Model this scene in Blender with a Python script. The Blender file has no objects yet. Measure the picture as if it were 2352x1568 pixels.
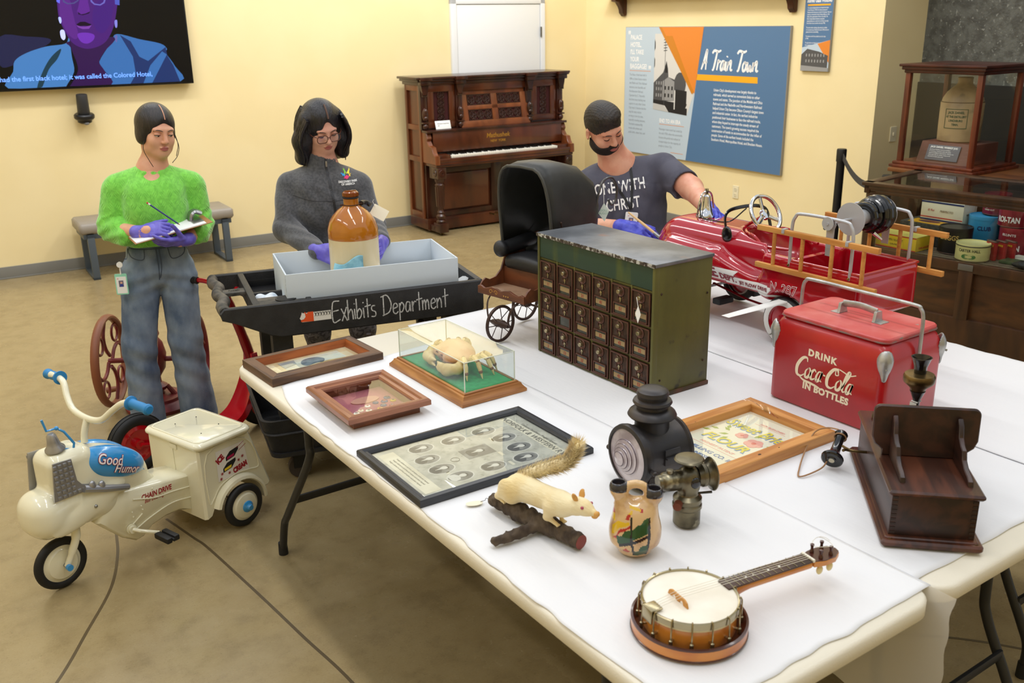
import bpy, bmesh, math, random
import numpy as np
from mathutils import Vector, Matrix, noise as mnoise
# ---------------------------------------------------------------- camera, world, lights
scene = bpy.context.scene
COL = scene.collection
R_ = math.radians
cam_data = bpy.data.cameras.new('camera')
cam_data.sensor_width = 36.0
cam_data.lens = 2181.12 / 2352 * 36.0
cam_data.clip_start = 0.05
cam_data.dof.use_dof = True
cam_data.dof.focus_distance = 3.5
cam_data.dof.aperture_fstop = 5.6
cam = bpy.data.objects.new('camera', cam_data)
COL.objects.link(cam)
_yaw = R_(-34.459)
cam.matrix_world = (Matrix.Translation((0, 0, 1.95)) @ Matrix.Rotation(_yaw, 4, 'Z')
     @ Matrix.Rotation(R_(90 - 18.5816), 4, 'X') @ Matrix.Rotation(R_(-0.96285), 4, 'Z'))
scene.camera = cam
vs = scene.view_settings
vs.view_transform = 'Standard'
vs.look = 'None'
vs.gamma = 1.0
vs.use_curve_mapping = False
vs.exposure = 0.16
world = bpy.data.worlds.new('world')
scene.world = world
world.use_nodes = True
_bg = world.node_tree.nodes['Background']
_bg.inputs['Color'].default_value = (0.90, 0.97, 1.06, 1)
_bg.inputs['Strength'].default_value = 0.70
def area_light(name, loc, sx, sy, power, rot=(0, 0, 0), col=(1, 0.985, 0.96)):
 d = bpy.data.lights.new(name, 'AREA')
 d.shape = 'RECTANGLE'
 d.size = sx
 d.size_y = sy
 d.energy = power
 d.color = col
 o = bpy.data.objects.new(name, d)
 o.location = loc
 o.rotation_euler = rot
 COL.objects.link(o)
 return o
for i, (lx, ly) in enumerate([(1.2, 1.0), (1.2, 3.6), (1.2, 6.4), (4.2, 1.6), (4.2, 4.4), (4.2, 6.9), (-1.6, 2.4), (-1.6, 5.6)]):
 area_light('ceiling_strip_light', (lx, ly, 4.3), 0.22, 2.2, 25)
area_light('wall_wash_light', (3.0, 6.7, 4.3), 6.0, 0.3, 85, rot=(R_(42), 0, R_(-2.9)))
area_light('wall_wash_light', (4.6, 6.2, 4.3), 0.3, 3.6, 42, rot=(0, R_(-42), R_(-2.9)))
# ---------------------------------------------------------------- helpers
def lin(c):
 out = []
 for v in c[:3]:
  v = v / 255.0
  out.append(v / 12.92 if v <= 0.04045 else ((v + 0.055) / 1.055) ** 2.4)
 return (out[0], out[1], out[2], 1.0)
MATS = {}
def mat(name, c, r=0.5, m=0.0, c2=None, ns=12.0, nd=4.0, lo=0.42, hi=0.6, st=(1, 1, 1), dist=0.0,
  bump=0.0, bs=None, bst=None, coat=0.0, spec=0.5, emit=None, es=1.0, c3=None, ns3=60.0, lo3=0.62, hi3=0.68,
  sheen=0.0, r2=None, sss=0.0, trans=0.0):
 """Procedural principled material: base colour, optional noise to second colour, optional specks, bump."""
 if name in MATS:
  return MATS[name]
 mt = bpy.data.materials.new(name)
 mt.use_nodes = True
 nt = mt.node_tree
 N, Lk = nt.nodes, nt.links
 b = N['Principled BSDF']
 b.inputs['Base Color'].default_value = lin(c)
 b.inputs['Roughness'].default_value = r
 b.inputs['Metallic'].default_value = m
 b.inputs['Specular IOR Level'].default_value = spec
 b.inputs['Coat Weight'].default_value = coat
 b.inputs['Coat Roughness'].default_value = 0.08
 if sheen:
  b.inputs['Sheen Weight'].default_value = sheen
 if sss:
  b.inputs['Subsurface Weight'].default_value = sss
  b.inputs['Subsurface Radius'].default_value = (0.012, 0.005, 0.003)
 if trans:
  b.inputs['Transmission Weight'].default_value = trans
 if emit:
  b.inputs['Emission Color'].default_value = lin(emit)
  b.inputs['Emission Strength'].default_value = es
 tc = N.new('ShaderNodeTexCoord')
 def mapped(s):
  mp = N.new('ShaderNodeMapping')
  mp.inputs['Scale'].default_value = s
  Lk.new(tc.outputs['Object'], mp.inputs['Vector'])
  return mp.outputs['Vector']
 def noise(scale, s, d=4.0, dd=0.0):
  n = N.new('ShaderNodeTexNoise')
  n.inputs['Scale'].default_value = scale
  n.inputs['Detail'].default_value = d
  n.inputs['Distortion'].default_value = dd
  Lk.new(mapped(s), n.inputs['Vector'])
  return n.outputs['Fac']
 def rng(sock, a, z):
  mr = N.new('ShaderNodeMapRange')
  mr.inputs['From Min'].default_value = a
  mr.inputs['From Max'].default_value = z
  Lk.new(sock, mr.inputs['Value'])
  return mr.outputs['Result']
 cur = None
 if c2 is not None:
  f = rng(noise(ns, st, nd, dist), lo, hi)
  mx = N.new('ShaderNodeMix')
  mx.data_type = 'RGBA'
  mx.inputs[6].default_value = lin(c)
  mx.inputs[7].default_value = lin(c2)
  Lk.new(f, mx.inputs[0])
  cur = mx.outputs[2]
  if r2 is not None:
   rr = N.new('ShaderNodeMapRange')
   rr.inputs['To Min'].default_value = r
   rr.inputs['To Max'].default_value = r2
   Lk.new(f, rr.inputs['Value'])
   Lk.new(rr.outputs['Result'], b.inputs['Roughness'])
 if c3 is not None:
  f = rng(noise(ns3, (1, 1, 1), 3.0), lo3, hi3)
  mx = N.new('ShaderNodeMix')
  mx.data_type = 'RGBA'
  if cur is not None:
   Lk.new(cur, mx.inputs[6])
  else:
   mx.inputs[6].default_value = lin(c)
  mx.inputs[7].default_value = lin(c3)
  Lk.new(f, mx.inputs[0])
  cur = mx.outputs[2]
 if cur is not None:
  Lk.new(cur, b.inputs['Base Color'])
 if bump:
  bn = N.new('ShaderNodeBump')
  bn.inputs['Strength'].default_value = min(1.0, bump)
  bn.inputs['Distance'].default_value = 0.004 * max(1.0, bump)
  Lk.new(noise(bs or ns, bst or st, 5.0, dist), bn.inputs['Height'])
  Lk.new(bn.outputs['Normal'], b.inputs['Normal'])
 MATS[name] = mt
 return mt
def glass(name, tint=(1, 1, 1), rough=0.0, refl=1.0, ior=1.45):
 if name in MATS:
  return MATS[name]
 mt = bpy.data.materials.new(name)
 mt.use_nodes = True
 nt = mt.node_tree
 N, Lk = nt.nodes, nt.links
 N.remove(N['Principled BSDF'])
 out = N['Material Output']
 tr = N.new('ShaderNodeBsdfTransparent')
 tr.inputs['Color'].default_value = (*tint, 1)
 gl = N.new('ShaderNodeBsdfGlossy')
 gl.inputs['Roughness'].default_value = rough
 lw = N.new('ShaderNodeLayerWeight')
 lw.inputs['Blend'].default_value = 0.5
 pw = N.new('ShaderNodeMath')
 pw.operation = 'POWER'
 pw.inputs[1].default_value = 5.0
 mu = N.new('ShaderNodeMath')
 mu.operation = 'MULTIPLY_ADD'
 mu.inputs[1].default_value = 0.96 * refl
 mu.inputs[2].default_value = 0.035 * refl
 mu.use_clamp = True
 mx = N.new('ShaderNodeMixShader')
 Lk.new(lw.outputs['Facing'], pw.inputs[0])
 Lk.new(pw.outputs[0], mu.inputs[0])
 Lk.new(mu.outputs[0], mx.inputs[0])
 Lk.new(tr.outputs[0], mx.inputs[1])
 Lk.new(gl.outputs[0], mx.inputs[2])
 Lk.new(mx.outputs[0], out.inputs['Surface'])
 MATS[name] = mt
 return mt
def catmull(pts, n=6, closed=False):
 P = [np.array(p, float) for p in pts]
 out = []
 m = len(P)
 rng = range(m) if closed else range(m - 1)
 for i in rng:
  if closed:
   p0, p1, p2, p3 = P[(i - 1) % m], P[i], P[(i + 1) % m], P[(i + 2) % m]
  else:
   p1, p2 = P[i], P[i + 1]
   p0 = P[i - 1] if i > 0 else 2 * p1 - p2
   p3 = P[i + 2] if i + 2 < m else 2 * p2 - p1
  for k in range(n):
   t = k / n
   out.append(0.5 * (2 * p1 + (p2 - p0) * t + (2 * p0 - 5 * p1 + 4 * p2 - p3) * t * t
 + (3 * p1 - p0 - 3 * p2 + p3) * t ** 3))
 if not closed:
  out.append(P[-1])
 return [tuple(o) for o in out]
def rrect(w, h, r, n=5):
 """Rounded rectangle outline centred on the origin."""
 pts = []
 for cx, cy, a0 in ((w / 2 - r, h / 2 - r, 0), (-w / 2 + r, h / 2 - r, 90), (-w / 2 + r, -h / 2 + r, 180), (w / 2 - r, -h / 2 + r, 270)):
  for k in range(n + 1):
   a = R_(a0 + 90 * k / n)
   pts.append((cx + r * math.cos(a), cy + r * math.sin(a)))
 return pts
def circ(r, n=24, cx=0, cy=0, sy=1.0, a0=0):
 return [(cx + r * math.cos(2 * math.pi * k / n + a0), cy + sy * r * math.sin(2 * math.pi * k / n + a0)) for k in range(n)]
def frame_axes(d):
 d = Vector(d).normalized()
 up = Vector((0, 0, 1)) if abs(d.z) < 0.95 else Vector((1, 0, 0))
 x = up.cross(d).normalized()
 y = d.cross(x).normalized()
 return x, y, d
def basis(o, x, y, z):
 """4x4 matrix with the given origin and axes."""
 return Matrix(((x[0], y[0], z[0], o[0]), (x[1], y[1], z[1], o[1]), (x[2], y[2], z[2], o[2]), (0, 0, 0, 1)))
def look(o, zdir, xdir=None):
 """Matrix at o whose z axis is zdir; x axis as near xdir as possible."""
 z = Vector(zdir).normalized()
 x = Vector(xdir) if xdir is not None else (Vector((1, 0, 0)) if abs(z.x) < 0.9 else Vector((0, 1, 0)))
 x = (x - z * x.dot(z)).normalized()
 y = z.cross(x)
 return basis(o, x, y, z)
def T_(x=0, y=0, z=0, rx=0, ry=0, rz=0):
 return (Matrix.Translation((x, y, z)) @ Matrix.Rotation(R_(rz), 4, 'Z') @ Matrix.Rotation(R_(ry), 4, 'Y')
   @ Matrix.Rotation(R_(rx), 4, 'X'))
class MB:
 def __init__(s):
  s.v = []
  s.f = []
 def add(s, vs, fs, M=None):
  o = len(s.v)
  if M is not None:
   vs = [tuple(M @ Vector(v)) for v in vs]
  s.v.extend([tuple(v) for v in vs])
  s.f.extend([tuple(i + o for i in f) for f in fs])
  return s
 def box(s, c, d, bev=0.0, M=None, seg=2):
  bm = bmesh.new()
  bmesh.ops.create_cube(bm, size=1.0)
  for v in bm.verts:
   v.co = Vector((v.co.x * d[0] + c[0], v.co.y * d[1] + c[1], v.co.z * d[2] + c[2]))
  if bev:
   bmesh.ops.bevel(bm, geom=list(bm.edges), offset=min(bev, 0.49 * min(abs(x) for x in d)), segments=seg, profile=0.6, affect='EDGES')
  bm.verts.index_update()
  s.add([v.co[:] for v in bm.verts], [[v.index for v in f.verts] for f in bm.faces], M)
  bm.free()
  return s
 def b2(s, a, b, bev=0.0, M=None):
  """Box from corner a to corner b."""
  c = [(x + y) / 2 for x, y in zip(a, b)]
  d = [abs(y - x) for x, y in zip(a, b)]
  return s.box(c, d, bev, M)
 def loft(s, rings, caps=True, closed=True, M=None, loop=False):
  n = len(rings[0])
  vs = [p for r in rings for p in r]
  fs = []
  k = len(rings)
  for i in range(k if loop else k - 1):
   j2 = (i + 1) % k
   for j in range(n if closed else n - 1):
    a, b = i * n + j, i * n + (j + 1) % n
    fs.append((a, b, j2 * n + (j + 1) % n, j2 * n + j))
  if caps and not loop:
   fs.append(tuple(reversed(range(n))))
   fs.append(tuple(range((k - 1) * n, k * n)))
  return s.add(vs, fs, M)
 def tube(s, pts, r, n=10, caps=True, loop=False, M=None, sq=1.0, up=None):
  P = [Vector(p) for p in pts]
  k = len(P)
  rad = r if isinstance(r, (list, tuple)) else [r] * k
  rings = []
  x = None
  for i in range(k):
   if loop:
    t = P[(i + 1) % k] - P[(i - 1) % k]
   else:
    t = P[min(i + 1, k - 1)] - P[max(i - 1, 0)]
   if t.length < 1e-9:
    t = Vector((0, 0, 1))
   t.normalize()
   if up is not None:
    x = Vector(up).cross(t).normalized()
   elif x is None:
    x = frame_axes(t)[0]
   else:
    x = (x - t * x.dot(t))
    x = x.normalized() if x.length > 1e-6 else frame_axes(t)[0]
   y = t.cross(x)
   rings.append([tuple(P[i] + x * rad[i] * math.cos(2 * math.pi * j / n) + y * rad[i] * sq * math.sin(2 * math.pi * j / n)) for j in range(n)])
  return s.loft(rings, caps, True, M, loop)
 def cyl(s, a, b, r1, r2=None, n=20, caps=True, M=None):
  return s.tube([a, b], [r1, r1 if r2 is None else r2], n, caps, False, M)
 def lathe(s, prof, n=28, M=None, caps=True, a0=0.0, a1=360.0):
  full = abs(a1 - a0) >= 359.9
  m = n if full else n + 1
  rings = []
  for (r, z) in prof:
   rings.append([(max(r, 1e-5) * math.cos(R_(a0 + (a1 - a0) * j / n)), max(r, 1e-5) * math.sin(R_(a0 + (a1 - a0) * j / n)), z) for j in range(m)])
  return s.loft(rings, caps and full, full, M)
 def prism(s, poly, z0, z1, M=None, bev=0.0):
  n = len(poly)
  if bev:
   c = np.mean(np.array(poly), axis=0)
   P = np.array(poly)
   nx = np.roll(P, -1, 0) - np.roll(P, 1, 0)
   nn = np.stack([nx[:, 1], -nx[:, 0]], 1)
   nn /= np.maximum(np.linalg.norm(nn, axis=1, keepdims=True), 1e-9)
   area = 0.5 * np.sum(P[:, 0] * np.roll(P[:, 1], -1) - P[:, 1] * np.roll(P[:, 0], -1))
   if area < 0:
    nn = -nn
   I = P - nn * bev
   rings = [[(p[0], p[1], z0) for p in I], [(p[0], p[1], z0 + bev) for p in P], [(p[0], p[1], z1 - bev) for p in P], [(p[0], p[1], z1) for p in I]]
   return s.loft(rings, True, True, M)
  rings = [[(p[0], p[1], z0) for p in poly], [(p[0], p[1], z1) for p in poly]]
  return s.loft(rings, True, True, M)
 def torus(s, R, r, n=32, m=10, M=None, sq=1.0):
  pts = [(R * math.cos(2 * math.pi * i / n), R * math.sin(2 * math.pi * i / n), 0) for i in range(n)]
  rings = []
  for i in range(n):
   a = 2 * math.pi * i / n
   rings.append([((R + r * math.cos(2 * math.pi * j / m)) * math.cos(a), (R + r * math.cos(2 * math.pi * j / m)) * math.sin(a), sq * r * math.sin(2 * math.pi * j / m)) for j in range(m)])
  return s.loft(rings, False, True, M, True)
 def ball(s, c, r, n=16, m=10, M=None):
  rr = r if isinstance(r, (list, tuple)) else (r, r, r)
  rings = []
  for i in range(m + 1):
   t = math.pi * i / m
   q = max(math.sin(t), 1e-4)
   rings.append([(c[0] + rr[0] * q * math.cos(2 * math.pi * j / n), c[1] + rr[1] * q * math.sin(2 * math.pi * j / n), c[2] - rr[2] * math.cos(t)) for j in range(n)])
  return s.loft(rings, True, True, M)
 def grid(s, nx, ny, fn, M=None):
  vs = [fn(i / (nx - 1), j / (ny - 1)) for j in range(ny) for i in range(nx)]
  fs = [(j * nx + i, j * nx + i + 1, (j + 1) * nx + i + 1, (j + 1) * nx + i) for j in range(ny - 1) for i in range(nx - 1)]
  return s.add(vs, fs, M)
 def ribbon(s, pts, w, M=None, z=0.0, th=0.0004, tap=True):
  """Flat stroke in the xy plane with width w (number or list)."""
  P = np.array([p[:2] for p in pts], float)
  t = np.gradient(P, axis=0)
  t /= np.maximum(np.linalg.norm(t, axis=1, keepdims=True), 1e-9)
  nn = np.stack([-t[:, 1], t[:, 0]], 1)
  W = np.array(w if isinstance(w, (list, tuple, np.ndarray)) else [w] * len(P), float)[:, None] * 0.5
  A, B = P + nn * W, P - nn * W
  rings = [[(a[0], a[1], z), (a[0], a[1], z + th), (b[0], b[1], z + th), (b[0], b[1], z)] for a, b in zip(A, B)]
  return s.loft(rings, True, True, M)
 def build(s, name, m, parent=None, smooth=True, ang=35, sub=0, solid=0.0):
  me = bpy.data.meshes.new(name)
  me.from_pydata(s.v, [], s.f)
  me.update()
  return link_mesh(name, me, m, parent, smooth, ang, sub, solid)
def link_mesh(name, me, m, parent=None, smooth=True, ang=35, sub=0, solid=0.0):
 bm = bmesh.new()
 bm.from_mesh(me)
 bmesh.ops.recalc_face_normals(bm, faces=bm.faces)
 bm.to_mesh(me)
 bm.free()
 if smooth:
  me.shade_smooth()
  me.set_sharp_from_angle(angle=R_(ang))
 if m is not None:
  me.materials.append(m)
 o = bpy.data.objects.new(name, me)
 COL.objects.link(o)
 if parent is not None:
  o.parent = parent
 if sub:
  md = o.modifiers.new('sub', 'SUBSURF')
  md.levels = sub
  md.render_levels = sub
 if solid:
  md = o.modifiers.new('sol', 'SOLIDIFY')
  md.thickness = solid
  md.offset = 0
 return o
def tag(o, label=None, cat=None, group=None, kind=None):
 if label:
  o['label'] = label
 if cat:
  o['category'] = cat
 if group:
  o['group'] = group
 if kind:
  o['kind'] = kind
 return o
def thing(name, label, cat, loc=(0, 0, 0), rz=0.0, group=None, M=None):
 o = bpy.data.objects.new(name, None)
 o.empty_display_size = 0.05
 COL.objects.link(o)
 if M is not None:
  o.matrix_world = M
 else:
  o.location = loc
  o.rotation_euler = (0, 0, R_(rz))
 return tag(o, label, cat, group)
def copy_tree(o, parent=None):
 c = o.copy()
 COL.objects.link(c)
 if parent is not None:
  c.parent = parent
 for ch in o.children:
  copy_tree(ch, c)
 return c
def struct(o):
 o['kind'] = 'structure'
 return o
def dup_part(o, M):
 """Another part with the same mesh, under the same parent."""
 c = o.copy()
 COL.objects.link(c)
 c.matrix_local = M
 return c
def text(body, size, m, parent, M, name='lettering', align='CENTER', ext=0.0003, bold=0.0, shear=0.0, sx=1.0, space=1.0, line=1.0, fn=None):
 cu = bpy.data.curves.new('tmp', 'FONT')
 cu.body = body
 cu.size = size
 cu.align_x = align
 cu.extrude = ext
 cu.offset = bold
 cu.shear = shear
 cu.resolution_u = 3
 cu.space_character = space
 cu.space_line = line
 ob = bpy.data.objects.new('tmp', cu)
 me = bpy.data.meshes.new_from_object(ob)
 bpy.data.objects.remove(ob)
 bpy.data.curves.remove(cu)
 me.name = name
 Q = M @ Matrix.Diagonal((sx, 1, 1, 1))
 me.transform(Q)
 if fn is not None:
  for v in me.vertices:
   v.co = fn(*v.co)
 me.materials.clear()
 me.materials.append(m)
 o = bpy.data.objects.new(name, me)
 COL.objects.link(o)
 if parent is not None:
  o.parent = parent
 return o
def wrap(r, ang, zc, r1=None):
 """Bend flat text (x across, y up) onto a vertical cylinder of radius r round the local z axis, centred on angle ang."""
 def fn(x, y, z):
  rr = r if r1 is None else r1(zc + y)
  a = R_(ang) + x / rr
  return Vector(((rr + z) * math.cos(a), (rr + z) * math.sin(a), zc + y))
 return fn
# ---- signed distance modelling for bodies, gloves, hair and other organic forms
def sdf_eval(prims, X, Y, Z):
 D = None
 for p in prims:
  kind = p[0]
  if kind == 'cap':
   _, a, b, ra, rb, op, k = p
   a = np.array(a, np.float32)
   b = np.array(b, np.float32)
   ab = b - a
   L2 = max(float(ab @ ab), 1e-12)
   t = np.clip(((X - a[0]) * ab[0] + (Y - a[1]) * ab[1] + (Z - a[2]) * ab[2]) / L2, 0, 1)
   d = np.sqrt((X - a[0] - t * ab[0]) ** 2 + (Y - a[1] - t * ab[1]) ** 2 + (Z - a[2] - t * ab[2]) ** 2) - (ra + (rb - ra) * t)
  elif kind == 'ell':
   _, c, r, Rm, op, k = p
   x, y, z = X - c[0], Y - c[1], Z - c[2]
   if Rm is not None:
    Rm = np.array(Rm)
    x, y, z = (Rm[0][0] * x + Rm[1][0] * y + Rm[2][0] * z, Rm[0][1] * x + Rm[1][1] * y + Rm[2][1] * z, Rm[0][2] * x + Rm[1][2] * y + Rm[2][2] * z)
   k0 = np.sqrt((x / r[0]) ** 2 + (y / r[1]) ** 2 + (z / r[2]) ** 2)
   k1 = np.sqrt((x / r[0] ** 2) ** 2 + (y / r[1] ** 2) ** 2 + (z / r[2] ** 2) ** 2)
   d = k0 * (k0 - 1.0) / np.maximum(k1, 1e-6)
  else:
   _, c, hs, Rm, rd, op, k = p
   x, y, z = X - c[0], Y - c[1], Z - c[2]
   if Rm is not None:
    Rm = np.array(Rm)
    x, y, z = (Rm[0][0] * x + Rm[1][0] * y + Rm[2][0] * z, Rm[0][1] * x + Rm[1][1] * y + Rm[2][1] * z, Rm[0][2] * x + Rm[1][2] * y + Rm[2][2] * z)
   qx, qy, qz = np.abs(x) - hs[0] + rd, np.abs(y) - hs[1] + rd, np.abs(z) - hs[2] + rd
   d = np.sqrt(np.maximum(qx, 0) ** 2 + np.maximum(qy, 0) ** 2 + np.maximum(qz, 0) ** 2) + np.minimum(np.maximum(qx, np.maximum(qy, qz)), 0) - rd
  if D is None:
   D = d
  elif op == '+':
   h = np.clip(0.5 + 0.5 * (D - d) / k, 0, 1)
   D = D + (d - D) * h - k * h * (1 - h)
  elif op == '-':
   h = np.clip(0.5 - 0.5 * (D + d) / k, 0, 1)
   D = D + (-d - D) * h + k * h * (1 - h)
  elif op == '&':
   h = np.clip(0.5 - 0.5 * (d - D) / k, 0, 1)
   D = d + (D - d) * h + k * h * (1 - h)
 return D
def cap(a, b, ra, rb=None, op='+', k=0.02):
 return ('cap', a, b, ra, ra if rb is None else rb, op, k)
def ell(c, r, op='+', k=0.02, R=None):
 return ('ell', c, r, R, op, k)
def rbx(c, hs, rd=0.01, op='+', k=0.02, R=None):
 return ('box', c, hs, R, rd, op, k)
def rot3(rx=0, ry=0, rz=0):
 return np.array(Matrix.Rotation(R_(rz), 3, 'Z') @ Matrix.Rotation(R_(ry), 3, 'Y') @ Matrix.Rotation(R_(rx), 3, 'X'))
def sdf_mesh(name, prims, h, m, parent=None, M=None, fn=None, lo=None, hi=None, raw=False):
 """Surface-net mesh of a signed distance field on a grid of pitch h."""
 if lo is None:
  mn, mxx = np.full(3, 1e9), np.full(3, -1e9)
  for p in prims:
   if p[-2] != '+':
    continue
   if p[0] == 'cap':
    for q, r in ((p[1], p[3]), (p[2], p[4])):
     mn = np.minimum(mn, np.array(q) - r)
     mxx = np.maximum(mxx, np.array(q) + r)
   else:
    e = np.array(p[2])
    if p[3] is not None:
     e = np.abs(np.array(p[3])) @ e if p[0] == 'box' else np.full(3, max(p[2]))
    mn = np.minimum(mn, np.array(p[1]) - e)
    mxx = np.maximum(mxx, np.array(p[1]) + e)
  lo, hi = mn - 3 * h - 0.012, mxx + 3 * h + 0.012
 lo, hi = np.array(lo, float), np.array(hi, float)
 n = np.ceil((hi - lo) / h).astype(int) + 1
 X, Y, Z = np.meshgrid(*[(lo[i] + h * np.arange(n[i])).astype(np.float32) for i in range(3)], indexing='ij')
 D = sdf_eval(prims, X, Y, Z)
 if fn is not None:
  D = fn(D, X, Y, Z)
 S = D < 0
 cnt = np.zeros(tuple(n - 1), np.float32)
 acc = [np.zeros(tuple(n - 1), np.float32) for _ in range(3)]
 sl = lambda o, ax: slice(o, n[ax] - 1 + o)
 cor = lambda A, o: A[sl(o[0], 0), sl(o[1], 1), sl(o[2], 2)]
 for ax in range(3):
  for u in (0, 1):
   for w in (0, 1):
    o0 = [u, w]
    o0.insert(ax, 0)
    o1 = list(o0)
    o1[ax] = 1
    d0, d1 = cor(D, o0), cor(D, o1)
    cr = cor(S, o0) != cor(S, o1)
    t = np.where(cr, d0 / np.where(np.abs(d0 - d1) < 1e-9, 1e-9, d0 - d1), 0)
    cnt += cr
    for c in range(3):
     acc[c] += cr * (o0[c] + (t if c == ax else 0))
 act = cnt > 0
 idx = -np.ones(tuple(n - 1), np.int64)
 idx[act] = np.arange(int(act.sum()))
 ii = np.argwhere(act)
 V = np.stack([lo[c] + h * (ii[:, c] + acc[c][act] / cnt[act]) for c in range(3)], 1)
 faces = []
 for ax in range(3):
  a, b = [(1, 2), (2, 0), (0, 1)][ax]
  s0 = [slice(None)] * 3
  s1 = [slice(None)] * 3
  s0[ax] = slice(0, n[ax] - 1)
  s1[ax] = slice(1, n[ax])
  e = np.argwhere(S[tuple(s0)] != S[tuple(s1)])
  ok = (e[:, a] > 0) & (e[:, b] > 0) & (e[:, a] < n[a] - 1) & (e[:, b] < n[b] - 1)
  e = e[ok]
  if len(e) == 0:
   continue
  fl = S[tuple(s0)][tuple(e.T)]
  q = []
  for da, db in ((-1, -1), (0, -1), (0, 0), (-1, 0)):
   g = e.copy()
   g[:, a] += da
   g[:, b] += db
   q.append(idx[tuple(g.T)])
  q = np.stack(q, 1)
  q[~fl] = q[~fl][:, ::-1]
  faces.append(q)
 Fq = np.concatenate(faces)
 Fq = Fq[(Fq >= 0).all(1)]
 if raw:
  return V, Fq
 me = bpy.data.meshes.new(name)
 me.vertices.add(len(V))
 me.vertices.foreach_set('co', V.astype(np.float32).ravel())
 me.loops.add(len(Fq) * 4)
 me.loops.foreach_set('vertex_index', Fq.astype(np.int32).ravel())
 me.polygons.add(len(Fq))
 me.polygons.foreach_set('loop_start', np.arange(0, len(Fq) * 4, 4, dtype=np.int32))
 me.update(calc_edges=True)
 me.validate()
 if M is not None:
  me.transform(M)
 me.shade_smooth()
 if m is not None:
  me.materials.append(m)
 o = bpy.data.objects.new(name, me)
 COL.objects.link(o)
 if parent is not None:
  o.parent = parent
 return o
random.seed(7)
rnd = random.Random(11)
# ---------------------------------------------------------------- room shell
AW = R_(-2.882)
RW = Matrix.Rotation(AW, 4, 'Z')      # wall frame: u along the TV wall, w towards it
def W_(u, w, z=0.0):
 return tuple(RW @ Vector((u, w, z)))
m_wall = mat('yellow_paint', (242, 224, 175), r=0.6, c2=(239, 220, 169), ns=1.5, bump=0.12, bs=180)
m_base = mat('grey_rubber_base', (126, 125, 120), r=0.5)
m_door = mat('white_door_paint', (222, 224, 226), r=0.4)
m_grey = mat('grey_plaster', (92, 94, 90), r=0.45, c2=(70, 71, 68), ns=14, bump=1.0, bs=55, c3=(132, 134, 128), ns3=42)
m_black = mat('black_panel', (16, 15, 15), r=0.6)
def floor_material():
 mt = bpy.data.materials.new('polished_concrete')
 mt.use_nodes = True
 nt = mt.node_tree
 N, Lk = nt.nodes, nt.links
 b = N['Principled BSDF']
 tc = N.new('ShaderNodeTexCoord')
 def ns(scale, det, rough=0.6):
  n = N.new('ShaderNodeTexNoise')
  n.inputs['Scale'].default_value = scale
  n.inputs['Detail'].default_value = det
  n.inputs['Roughness'].default_value = rough
  Lk.new(tc.outputs['Object'], n.inputs['Vector'])
  return n.outputs['Fac']
 def ramp(sock, stops):
  r = N.new('ShaderNodeValToRGB')
  el = r.color_ramp.elements
  el[0].position, el[0].color = stops[0][0], lin(stops[0][1])
  el[1].position, el[1].color = stops[-1][0], lin(stops[-1][1])
  for p, c in stops[1:-1]:
   e = el.new(p)
   e.color = lin(c)
  Lk.new(sock, r.inputs['Fac'])
  return r.outputs['Color']
 def mix(a, c, fac, mode='MIX'):
  m = N.new('ShaderNodeMix')
  m.data_type = 'RGBA'
  m.blend_type = mode
  if isinstance(fac, float):
   m.inputs[0].default_value = fac
  else:
   Lk.new(fac, m.inputs[0])
  Lk.new(a, m.inputs[6])
  Lk.new(c, m.inputs[7])
  return m.outputs[2]
 base = ramp(ns(1.3, 6), [(0.3, (139, 122, 86)), (0.5, (153, 137, 100)), (0.7, (164, 148, 112))])
 mott = ramp(ns(9, 8, 0.7), [(0.35, (118, 98, 66)), (0.5, (158, 138, 98)), (0.68, (174, 156, 118))])
 c = mix(base, mott, 0.45)
 speck = ramp(ns(150, 3), [(0.30, (84, 70, 50)), (0.38, (150, 130, 92)), (0.66, (156, 138, 100)), (0.74, (196, 182, 150))])
 c = mix(c, speck, 0.32)
 Lk.new(c, b.inputs['Base Color'])
 rr = N.new('ShaderNodeMapRange')
 rr.inputs['From Min'].default_value = 0.3
 rr.inputs['From Max'].default_value = 0.7
 rr.inputs['To Min'].default_value = 0.16
 rr.inputs['To Max'].default_value = 0.34
 Lk.new(ns(3.5, 5), rr.inputs['Value'])
 Lk.new(rr.outputs['Result'], b.inputs['Roughness'])
 b.inputs['Specular IOR Level'].default_value = 0.5
 bn = N.new('ShaderNodeBump')
 bn.inputs['Strength'].default_value = 0.06
 bn.inputs['Distance'].default_value = 0.003
 Lk.new(ns(40, 4), bn.inputs['Height'])
 Lk.new(bn.outputs['Normal'], b.inputs['Normal'])
 return mt
m_floor = floor_material()
b = MB()
b.b2((-5, -3, -0.1), (10, 10.5, 0.0))
floor = struct(b.build('floor', m_floor))
m_joint = mat('floor_joint_stain', (88, 74, 50), r=0.35)
for pts in ([(0.80, 3.75), (0.846, 3.524), (0.869, 3.403), (0.916, 2.961), (0.946, 2.639), (0.976, 2.335), (0.98, 1.9)],
   [(0.60, 3.75), (0.562, 3.568), (0.486, 3.344), (0.355, 3.113), (0.217, 2.884), (0.0, 2.6)],
   [(3.0, 0.9), (2.75, 1.3), (2.5, 1.55)]):
 MB().ribbon(catmull(pts, 8), 0.011, th=0.0006).build('floor_joint', m_joint, floor)
ZT = 4.6
struct(MB().b2((-3.4, 8.709, 0), (6.60, 8.95, ZT), M=RW).build('wall_left', m_wall))
struct(MB().b2((6.353, 4.92, 0), (6.60, 8.709, ZT), M=RW).build('wall_right', m_wall))
struct(MB().b2((6.60, 4.92, 0), (6.86, 5.15, ZT), M=RW).build('wall_return', m_wall))
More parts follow.
